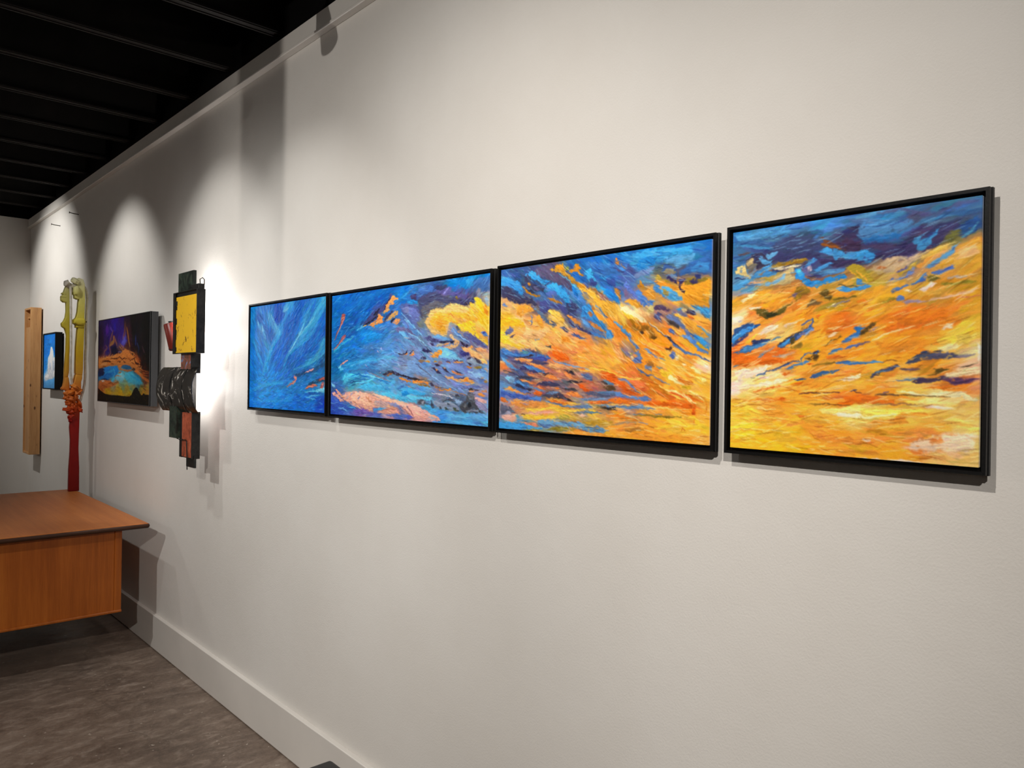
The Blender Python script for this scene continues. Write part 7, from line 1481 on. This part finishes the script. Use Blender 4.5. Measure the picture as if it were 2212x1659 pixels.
# cream cross piece joining the tops, with chipped lumps
tube('cross_bar', [(-0.190, YS + 0.01, 2.082), (-0.172, YS, 2.072), (-0.150, YS, 2.070), (-0.128, YS, 2.080)], 0.017, M_CREAM, t, 12, True, [0.015, 0.019, 0.017, 0.020])
blob('carved_rosette', (-0.140, YS - 0.02, 2.104), (0.026, 0.030, 0.020), M_FADE, t, 3, (0.3, 0.4, 0), 0.12, 1)
blob('carved_lump', (-0.186, YS - 0.005, 2.086), (0.016, 0.026, 0.022), M_CREAM, t, 3, (0, 0.4, 0), 0.14, 2)
blob('carved_lump', (-0.155, YS - 0.01, 2.040), (0.008, 0.012, 0.020), M_CREAM, t, 2, (0, 0.2, 0), 0.1, 3)
# orange carved knot where both bands meet
sculpt('rear_bracket', [(-0.187, 1.470), (-0.166, 1.470), (-0.160, 1.430), (-0.156, 1.372), (-0.172, 1.366), (-0.182, 1.384), (-0.204, 1.388), (-0.206, 1.398), (-0.196, 1.410), (-0.190, 1.440)], 0.055, 0.015, 0.008)
sculpt('front_bracket', [(-0.128, 1.488), (-0.090, 1.488), (-0.090, 1.462), (-0.096, 1.440), (-0.095, 1.366), (-0.100, 1.352), (-0.120, 1.352), (-0.132, 1.372), (-0.152, 1.386), (-0.154, 1.398), (-0.146, 1.404), (-0.152, 1.414), (-0.150, 1.424), (-0.140, 1.432)], 0.060, 0, 0.008)
for i, (px, pz, rx, rz, ry) in enumerate([(-0.120, 1.400, 0.030, 0.011, 0.045), (-0.115, 1.372, 0.024, 0.011, 0.040), (-0.176, 1.358, 0.020, 0.014, 0.03), (-0.160, 1.366, 0.022, 0.014, 0.035), (-0.180, 1.336, 0.014, 0.012, 0.025), (-0.158, 1.330, 0.026, 0.016, 0.035), (-0.132, 1.338, 0.014, 0.024, 0.03), (-0.164, 1.304, 0.016, 0.014, 0.028), (-0.134, 1.300, 0.012, 0.020, 0.03), (-0.150, 1.278, 0.022, 0.018, 0.03), (-0.170, 1.258, 0.022, 0.010, 0.03), (-0.152, 1.246, 0.018, 0.020, 0.03), (-0.130, 1.268, 0.014, 0.024, 0.03), (-0.104, 1.300, 0.010, 0.026, 0.024), (-0.102, 1.258, 0.011, 0.020, 0.024), (-0.150, 1.216, 0.012, 0.018, 0.026), (-0.154, 1.190, 0.010, 0.014, 0.024)]):
    blob('carved_knot', (px, YS - 0.012, pz), (rx * 1.25, ry, rz * 1.35), M_FADE, t, 3, (0, random.Random(i).uniform(-0.9, 0.9), 0), 0.20, i + 5)
# red board that runs down behind the desk
sculpt('red_board', [(-0.136, 1.300), (-0.112, 1.300), (-0.100, 1.262), (-0.103, 1.170), (-0.104, 1.00), (-0.100, 0.88), (-0.097, 0.72), (-0.158, 0.72), (-0.157, 0.86), (-0.151, 0.98), (-0.150, 1.06), (-0.156, 1.14), (-0.152, 1.200), (-0.140, 1.250)], 0.045, 0, 0.006)
tube('cream_rail', [(-0.166, YS - 0.022, 2.062), (-0.165, YS - 0.026, 2.007), (-0.163, YS - 0.026, 1.890), (-0.159, YS - 0.026, 1.670), (-0.161, YS - 0.026, 1.599), (-0.161, YS - 0.026, 1.500), (-0.153, YS - 0.024, 1.454), (-0.145, YS - 0.015, 1.412)], 0.0075, M_CREAM, t, 12)
tube('cream_rail', [(-0.088, YS + 0.015, 2.078), (-0.071, YS + 0.02, 2.068), (-0.061, YS + 0.02, 2.042), (-0.0565, YS + 0.02, 1.989), (-0.059, YS + 0.02, 1.941), (-0.0605, YS + 0.02, 1.869), (-0.0615, YS + 0.02, 1.779), (-0.061, YS + 0.02, 1.675), (-0.0635, YS + 0.02, 1.602), (-0.0625, YS + 0.02, 1.475), (-0.0655, YS + 0.02, 1.428), (-0.073, YS + 0.02, 1.381), (-0.092, YS + 0.015, 1.310)], 0.0080, M_CREAM, t, 12)
tube('pin', [(-0.084, YS - 0.01, 1.838), (-0.066, YS - 0.01, 1.840)], 0.004, M_FRAME, t, 8)

# ------------------------------------------------------------------ scrap metal wall light
def patina(name, cols, scale=18, rough=0.45, metal=0.2, det=6):
    m, nt, b = nodemat(name)
    f = noise(nt, scale, det, 0.7, dist=0.8)
    nt.links.new(ramp(nt, f, cols), b.inputs['Base Color'])
    b.inputs['Roughness'].default_value = rough; b.inputs['Metallic'].default_value = metal; bump(nt, b, f, 0.2, 0.002)
    return m
M_GREEN = patina('green_patina_steel', [(0.30, (10, 13, 11)), (0.48, (24, 34, 28)), (0.58, (52, 70, 58)), (0.68, (78, 56, 36))])
M_RUST = patina('rusty_red_steel', [(0.30, (84, 34, 20)), (0.50, (166, 78, 50)), (0.64, (190, 96, 66)), (0.74, (206, 140, 116))], 22, 0.55, 0.0)
M_STEEL = patina('dark_mill_steel', [(0.30, (20, 20, 20)), (0.60, (44, 43, 42)), (0.8, (70, 66, 62))], 26, 0.42, 0.5)
M_BLUEP = patina('mixed_scrap_paint', [(0.30, (70, 46, 38)), (0.46, (116, 76, 60)), (0.56, (140, 70, 48)), (0.66, (92, 132, 168))], 26, 0.5, 0.0, 2)
def yellow_enamel():
    m, nt, b = nodemat('chipped_yellow_enamel')
    f = noise(nt, 26, 6, 0.75, stretch=(1, 1, 0.8), dist=0.4)
    nt.links.new(ramp(nt, f, [(0.0, (238, 184, 30)), (0.58, (240, 190, 36)), (0.615, (226, 164, 30)), (0.63, (70, 38, 16)), (1.0, (30, 18, 12))]), b.inputs['Base Color'])
    b.inputs['Roughness'].default_value = 0.32; bump(nt, b, f, 0.1, 0.001)
    return m
M_YEL = yellow_enamel()
def black_enamel():
    m, nt, b = nodemat('worn_black_enamel')
    f = noise(nt, 20, 6, 0.72, dist=1.2)
    nt.links.new(ramp(nt, f, [(0.0, (10, 10, 10)), (0.54, (22, 21, 20)), (0.60, (96, 90, 82)), (0.64, (205, 200, 192)), (1.0, (230, 226, 220))]), b.inputs['Base Color'])  # black with pale specks and blotches
    b.inputs['Roughness'].default_value = 0.20; b.inputs['Specular IOR Level'].default_value = 0.9; bump(nt, b, noise(nt, 16, 3, 0.5), 0.18, 0.005)
    return m
M_BENT = black_enamel()
M_CAN = simple('red_oxide_can', (104, 26, 14), 0.35, 0, 0.5, 0.12, 14)
def bulb_material():
    m, nt, b = nodemat('frosted_lit_bulb')
    b.inputs['Emission Color'].default_value = (1, 0.97, 0.93, 1); b.inputs['Emission Strength'].default_value = 30
    f = noise(nt, 30); nt.links.new(ramp(nt, f, [(0, (250, 248, 240)), (1, (255, 253, 248))]), b.inputs['Base Color'])
    return m
M_BULB = bulb_material()
t = thing('scrap_metal_light', 'glowing wall light assembled from scrap metal with yellow panel and curved black sheet', 'wall light', (-0.08, 3.6, 1.09))
XF = -0.16
# yellow panel: shallow open tray with an enamel face
y0, y1, z0, z1 = 3.427, 3.728, 1.588, 1.872
box('tray_back', (XF + 0.003, y0 + 0.004, z0 + 0.004), (XF + 0.008, y1 - 0.004, z1 - 0.004), M_STEEL, t)
e = box('yellow_face', (XF + 0.001, y0 + 0.006, z0 + 0.005), (XF + 0.003, y1 - 0.030, z1 - 0.022), M_YEL, t)
box('tray_side', (XF - 0.004, y0, z0), (XF + 0.034, y0 + 0.004, z1), M_STEEL, t, 0.001)
box('tray_side', (XF - 0.004, y1 - 0.004, z0), (XF + 0.034, y1, z1), M_STEEL, t, 0.001)
box('tray_rim', (XF - 0.004, y0 + 0.004, z1 - 0.004), (XF + 0.034, y1 - 0.004, z1), M_STEEL, t, 0.001)
box('tray_rim', (XF - 0.004, y0 + 0.004, z0), (XF + 0.034, y1 - 0.004, z0 + 0.004), M_STEEL, t, 0.001)
box('tray_lip', (XF - 0.004, y1 - 0.030, z0 + 0.004), (XF - 0.001, y1 - 0.004, z1 - 0.004), M_STEEL, t)
rg = random.Random(3)
for k in range(6):
    zz = z0 + 0.03 + k * 0.043 + rg.uniform(-0.016, 0.016); hw = rg.uniform(0.004, 0.014)
    box('edge_chip', (XF - 0.0015, y1 - 0.030 - rg.uniform(0.006, 0.018), zz - hw), (XF + 0.001, y1 - 0.028, zz + hw), M_STEEL, e, 0.0012)
# green plate behind the top corner
box('green_plate', (XF + 0.036, y1 - 0.145, z1 - 0.060), (XF + 0.050, y1 + 0.052, z1 + 0.100), M_GREEN, t, 0.001)
# clamp block and wire loop at the top
box('clamp_block', (XF + 0.012, 3.455, z1 + 0.0), (XF + 0.040, 3.540, z1 + 0.026), M_STEEL, t, 0.002)
tube('wire_loop', [(XF + 0.026, 3.470, z1 + 0.020), (XF + 0.024, 3.470, z1 + 0.046), (XF + 0.030, 3.455, z1 + 0.052), (XF + 0.036, 3.450, z1 + 0.044), (XF + 0.036, 3.450, z1 + 0.020)], 0.0022, M_STEEL, t, 6)
tube('wire_stay', [(XF + 0.030, 3.545, z1 + 0.020), (XF + 0.034, 3.60, z1 + 0.024), (XF + 0.038, 3.66, z1 + 0.020)], 0.0016, M_STEEL, t, 6)
# red can hanging behind the panel
ca, cb = Vector((-0.150, 3.800, 1.735)), Vector((-0.128, 3.780, 1.612))
cn = tube('red_can', [ca.lerp(cb, s) for s in (0, 0.04, 0.5, 0.96, 1.0)], 0.033, M_CAN, t, 24, False, [0.031, 0.033, 0.033, 0.033, 0.0315])
tube('can_lid', [ca + (cb - ca) * 0.02, ca + (cb - ca) * 0.05], 0.030, M_CAN, cn, 24)
tube('can_cap', [ca + Vector((-0.001, 0, 0.012)), ca + Vector((0.001, 0, -0.002))], 0.010, M_STEEL, cn, 12)
tube('can_hoop', [cb + Vector((0.034 * math.cos(a), 0.034 * math.sin(a), 0.002 * math.sin(a))) for a in np.linspace(0, 2 * math.pi, 17)], 0.002, M_STEEL, cn, 6)
# neck block under the panel
box('neck_block', (XF + 0.012, 3.535, 1.500), (XF + 0.050, 3.660, 1.590), M_BLUEP, t, 0.001)
box('neck_side', (XF + 0.012, 3.529, 1.500), (XF + 0.054, 3.535, 1.590), M_STEEL, t)
# curved black sheet, axis along the wall, bulging into the room, with two hoops
def bent_sheet(name, ya, yb, off, th, mat, par):
    bm = bmesh.new(); n = 22; rows = []
    for k in range(n + 1):
        s = k / n * 2 - 1
        a = s * 1.02
        x = -0.140 - 0.034 * (math.cos(a) - math.cos(1.02)) / (1 - math.cos(1.02)); z = 1.424 + 0.104 * math.sin(a) / math.sin(1.02)
        nx_, nz_ = -math.cos(a), math.sin(a)
        row = []
        for q in range(9):
            u = q / 8; y = ya + (yb - ya) * u
            dent = 0.0012 * math.sin(7 * s + 9 * u) * math.sin(5 * u + 2) if off == 0 else 0
            row.append((bm.verts.new((x + nx_ * (off + dent), y, z + nz_ * (off + dent))), bm.verts.new((x + nx_ * (off + dent - th), y, z + nz_ * (off + dent - th)))))
        rows.append(row)
    for k in range(n):
        for q in range(8):
            a, b_, c, d_ = rows[k][q], rows[k][q + 1], rows[k + 1][q + 1], rows[k + 1][q]
            bm.faces.new((a[0], b_[0], c[0], d_[0])); bm.faces.new((d_[1], c[1], b_[1], a[1]))
    for k in range(n):
        for q in (0, 8):
            bm.faces.new((rows[k][q][0], rows[k + 1][q][0], rows[k + 1][q][1], rows[k][q][1]))
    for q in range(8):
        for k in (0, n):
            bm.faces.new((rows[k][q][0], rows[k][q][1], rows[k][q + 1][1], rows[k][q + 1][0]))
    o = bm_obj(name, bm, mat, par); shade_auto(o, 50); return o
sh = bent_sheet('bent_black_sheet', 3.447, 3.922, 0.0, 0.002, M_BENT, t)
bent_sheet('sheet_hoop', 3.570, 3.576, 0.002, 0.002, M_STEEL, sh)
bent_sheet('sheet_hoop', 3.730, 3.736, 0.002, 0.002, M_STEEL, sh)
# lower blocks
box('green_block', (-0.160, 3.675, 1.198), (-0.135, 3.770, 1.345), M_GREEN, t, 0.001)
box('rusty_block', (-0.140, 3.532, 1.117), (-0.136, 3.655, 1.325), M_RUST, t)
box('rusty_block_edge', (-0.142, 3.655, 1.112), (-0.104, 3.684, 1.325), M_STEEL, t, 0.001)
box('rusty_block_side', (-0.142, 3.527, 1.112), (-0.104, 3.532, 1.325), M_STEEL, t, 0.001)
box('rusty_block_back', (-0.136, 3.532, 1.112), (-0.104, 3.655, 1.118), M_STEEL, t)
box('foot_plate', (-0.132, 3.520, 1.072), (-0.122, 3.620, 1.128), M_STEEL, t, 0.001)
tube('bent_rod', [(-0.150, 3.690, 1.196), (-0.150, 3.640, 1.194), (-0.150, 3.575, 1.196), (-0.148, 3.572, 1.190), (-0.146, 3.570, 1.13), (-0.146, 3.566, 1.062)], 0.0024, M_STEEL, t, 8)
for (yy, zz) in ((3.655, 1.194), (3.625, 1.195)):
    blob('weld_bead', (-0.150, yy, zz), (0.004, 0.004, 0.004), M_STEEL, t, 1)
# spine that holds it all to the wall, and the lamps behind
box('wall_spine', (-0.020, 3.870, 1.22), (-0.001, 3.900, 1.84), M_STEEL, t)
for zz, xx, yy in ((1.80, -0.126, 3.70), (1.545, -0.102, 3.60), (1.40, -0.128, 3.85), (1.24, -0.106, 3.668)):
    tube('spine_arm', [(xx, yy, zz), (-0.010, 3.885, zz)], 0.005, M_STEEL, t, 8)
for i, (yy, zz, pw) in enumerate(((3.690, 1.83, 3.2), (3.690, 1.67, 4.0), (3.800, 1.44, 2.8))):
    blob('bulb', (-0.070, yy + 0.02, zz), (0.014, 0.014, 0.020), M_BULB, t, 2)
    pl = bpy.data.lights.new('bulb_light', 'POINT'); pl.energy = pw; pl.color = (1, 0.965, 0.95); pl.shadow_soft_size = 0.015
    po = bpy.data.objects.new('bulb_light', pl); COL.objects.link(po); po.location = (-0.070, yy - 0.016, zz)

# ------------------------------------------------------------------ desk
def teak(name, base, dark, light, along, rough=0.36):
    m, nt, b = nodemat(name)
    st = {'x': (0.3, 7, 7), 'z': (7, 7, 0.3), 'y': (7, 0.3, 7)}[along]
    f = noise(nt, 3.5, 6, 0.62, stretch=st, dist=0.4); f2 = noise(nt, 40, 4, 0.7, stretch=st); f3 = noise(nt, 1.4, 3, 0.5)
    c = mix(nt, 0.4, ramp(nt, f, [(0.3, dark), (0.52, base), (0.75, light)]), ramp(nt, f2, [(0.3, dark), (0.6, base), (0.8, light)]))
    c = mix(nt, 0.25, c, ramp(nt, f3, [(0.35, dark), (0.65, light)]))
    nt.links.new(c, b.inputs['Base Color']); b.inputs['Roughness'].default_value = rough; b.inputs['Specular IOR Level'].default_value = 0.25
    bump(nt, b, f2, 0.06, 0.001)
    return m
M_TOP = teak('teak_desk_top', (184, 108, 52), (158, 88, 38), (206, 132, 70), 'y', 0.5)
M_SIDE = teak('teak_desk_panel', (150, 78, 24), (112, 52, 14), (178, 102, 36), 'z')
M_EDGE = teak('dark_teak_edge', (58, 34, 22), (34, 20, 14), (92, 58, 38), 'x')
t = thing('wooden_desk', 'warm teak desk with overhanging top standing near the corner', 'desk', (-0.95, 5.0, 0.0))
DX0, DX1, DY0, DY1, DZ = -1.95, -0.098, 4.218, 5.815, 0.720
def desk_top():
    bm = bmesh.new()
    n = 10; prof = []
    for k in range(n + 1):
        a = math.pi / 2 - math.pi * k / n
        prof.append((0.013 * math.cos(a), DZ - 0.013 + 0.013 * math.sin(a)))
    cs = [(DX1 - 0.013, DY0 + 0.013, 1, -1), (DX1 - 0.013, DY1 - 0.013, 1, 1), (DX0 + 0.013, DY1 - 0.013, -1, 1), (DX0 + 0.013, DY0 + 0.013, -1, -1)]
    rings = []
    for o_, z in prof:
        ring = []
        for cx, cy, sx, sy in cs:
            for j in range(5):
                if (sx, sy) == (1, -1): a = -math.pi / 2 + j * math.pi / 8
                elif (sx, sy) == (1, 1): a = j * math.pi / 8
                elif (sx, sy) == (-1, 1): a = math.pi / 2 + j * math.pi / 8
                else: a = math.pi + j * math.pi / 8
                ring.append(bm.verts.new((cx + o_ * math.cos(a), cy + o_ * math.sin(a), z)))
        rings.append(ring)
    m_ = len(rings[0])
    for i in range(len(rings) - 1):
        for k in range(m_):
            bm.faces.new((rings[i][k], rings[i + 1][k], rings[i + 1][(k + 1) % m_], rings[i][(k + 1) % m_]))
    bm.faces.new(rings[0]); bm.faces.new(rings[-1][::-1])
    return bm
dt = bm_obj('desk_top', desk_top(), M_TOP, t); dt.data.materials.append(M_EDGE); shade_auto(dt, 40)
for p in dt.data.polygons:
    if p.normal.z < 0.80 and p.center.y < DY0 + 0.02: p.material_index = 1
BX1, BY0, BY1, BZ0, BZ1 = -0.222, 4.255, 5.74, 0.272, DZ - 0.026
box('end_panel', (DX0 + 0.14, BY0 + 0.012, BZ0 + 0.012), (BX1 - 0.026, BY0 + 0.030, BZ1), M_SIDE, t)
box('corner_post', (BX1 - 0.034, BY0 + 0.004, BZ0 + 0.010), (BX1, BY0 + 0.036, BZ1), M_SIDE, t, 0.004)
box('corner_post', (BX1 - 0.034, BY1 - 0.036, BZ0 + 0.010), (BX1, BY1 - 0.004, BZ1), M_SIDE, t, 0.004)
box('side_panel', (BX1 - 0.024, BY0 + 0.036, BZ0 + 0.012), (BX1 - 0.006, BY1 - 0.036, BZ1), M_SIDE, t)
box('end_panel', (DX0 + 0.14, BY1 - 0.030, BZ0 + 0.012), (BX1 - 0.026, BY1 - 0.012, BZ1), M_SIDE, t)
box('bottom_rail', (DX0 + 0.14, BY0, BZ0), (BX1 + 0.002, BY0 + 0.030, BZ0 + 0.014), M_SIDE, t, 0.005, 3)
box('bottom_board', (DX0 + 0.14, BY0 + 0.030, BZ0), (BX1, BY1, BZ0 + 0.012), M_SIDE, t)
box('cross_bearer', (DX0 + 0.20, BY0 + 0.25, BZ0 - 0.03), (BX1 - 0.25, BY0 + 0.29, BZ0), M_EDGE, t)
box('cross_bearer', (DX0 + 0.20, BY1 - 0.29, BZ0 - 0.03), (BX1 - 0.25, BY1 - 0.25, BZ0), M_EDGE, t)
for lx in (DX0 + 0.24, BX1 - 0.52):
    for ly in (BY0 + 0.75, BY1 - 0.27):
        tube('leg', [(lx, ly, BZ0), (lx, ly, 0.12), (lx, ly, 0.0)], 0.02, M_EDGE, t, 14, True, [0.022, 0.018, 0.013])

# ------------------------------------------------------------------ low black bench whose corner shows at the bottom edge
M_VINYL = simple('black_vinyl', (17, 17, 18), 0.5, 0, 0.4, 0.1, 12, 0.15, 90)
t = thing('black_bench', 'low black padded bench, only its rounded corner showing at bottom edge', 'bench', (-0.575, 1.25, 0.0))
c = box('seat_pad', (-0.80, 0.65, 0.385), (-0.350, 1.866, 0.452), M_VINYL, t, 0.012, 4); shade_auto(c, 40)
box('seat_frame', (-0.78, 0.67, 0.345), (-0.372, 1.846, 0.385), M_FRAME, t, 0.003)
for lx in (-0.76, -0.42):
    for ly in (0.69, 1.78):
        box('leg', (lx, ly, 0.0), (lx + 0.03, ly + 0.03, 0.345), M_FRAME, t, 0.002)

# ------------------------------------------------------------------ nails left in the wall
M_NAIL = simple('dull_steel_nail', (70, 62, 54), 0.4, 0.8, 0.5, 0.1, 30)
for (yy, zz, lb) in ((6.80, 2.645, 'bent steel nail left in the wall nearest the corner trim'), (6.234, 2.648, 'straight steel nail in wall at edge of the light pool')):
    nl = thing('nail', lb, 'nail', (0, yy, zz), 'empty nails under the ceiling trim')
    tube('shank', [(0.002, yy, zz - 0.002), (-0.030, yy, zz), (-0.058, yy, zz + 0.004)], 0.0030, M_NAIL, nl, 8)
    tube('head', [(-0.058, yy, zz + 0.004), (-0.061, yy, zz + 0.0042)], 0.007, M_NAIL, nl, 12)

# ------------------------------------------------------------------ track lights (above and beside the frame), added fill lights and the column
M_HEAD = simple('black_lamp_housing', (16, 16, 17), 0.4, 0.3, 0.5, 0.1, 10)
M_LENS = bulb_material(); M_LENS.name = 'lamp_lens'
M_LENS.node_tree.nodes['Principled BSDF'].inputs['Emission Strength'].default_value = 6
trk = tag(box('light_track', (-0.97, -0.5, 2.852), (-0.93, 7.4, 2.884), M_HEAD, None, 0.002), 'long black track along the ceiling carrying the wall spots', 'track')
def head(p, aim, lb):
    P = Vector(p); d = (Vector(aim) - P).normalized()
    h = thing('track_spotlight', lb, 'spotlight', (P.x, P.y, 2.85), 'black spotlights on the ceiling tracks')
    tube('housing', [P - d * 0.16, P - d * 0.15, P - d * 0.09, P - d * 0.012, P - d * 0.008], 0.05, M_HEAD, h, 20, True, [0.022, 0.034, 0.046, 0.052, 0.050])
    tube('lens', [P - d * 0.0085, P - d * 0.0065], 0.046, M_LENS, h, 20)
    q = P - d * 0.10
    tube('stem', [(q.x, q.y, q.z), (q.x, q.y, q.z + 0.05), (q.x, q.y, 2.888)], 0.009, M_HEAD, h, 10)
    box('adapter', (q.x - 0.02, q.y - 0.05, 2.862), (q.x + 0.02, q.y + 0.05, 2.888), M_HEAD, h, 0.002)
LB = {'near': 'black flood spotlight hung near the front of the room', 'side': 'black flood spotlight hung left of the desk', 'flood': 'wide black flood spotlight hung behind the camera', 'end': 'black spotlight aimed at the corner end of the wall', 'night': 'black spotlight aimed at the purple night painting',
      'sculpt': 'black spotlight aimed at the scrap metal light', 'blue': 'black spotlight aimed at the plain blue painting', 'centre': 'black spotlight aimed at the middle paintings', 'far': 'black spotlight far across the room'}
for k, v in HEADS.items():
    head(v[0], v[1], LB[k])
pn = thing('pendant_lamp', 'round frosted pendant lamp hung far back left of the desk', 'lamp', (-4.2, 6.0, 2.10))  # invented housing for the added fill light at the back
M_OPAL = simple('opal_glass', (240, 236, 226), 0.4, 0, 0.4, 0.02, 5); ob = M_OPAL.node_tree.nodes['Principled BSDF']
ob.inputs['Emission Color'].default_value = (1, 0.93, 0.84, 1); ob.inputs['Emission Strength'].default_value = 3
tube('shade', [(-4.2, 6.0, 2.26), (-4.2, 6.0, 2.24), (-4.2, 6.0, 2.16), (-4.2, 6.0, 2.12)], 0.1, M_HEAD, pn, 20, False, [0.03, 0.08, 0.14, 0.155])
blob('globe', (-4.2, 6.0, 2.215), (0.05, 0.05, 0.05), M_OPAL, pn, 2)
tube('cord', [(-4.2, 6.0, 2.25), (-4.2, 6.0, 2.5), (-4.2, 6.0, 3.2)], 0.004, M_HEAD, pn, 8)
head((-0.62, 2.365, 2.655), (-0.3, 2.365, 2.2), 'unlit black spotlight hung close to the wall, casting its shadow')
tag(box('column', (-2.57, 1.895, 0.0), (-2.47, 2.050, 2.880), M_TRIM, None, 0.004), 'slim white square column standing out in the room', 'column')
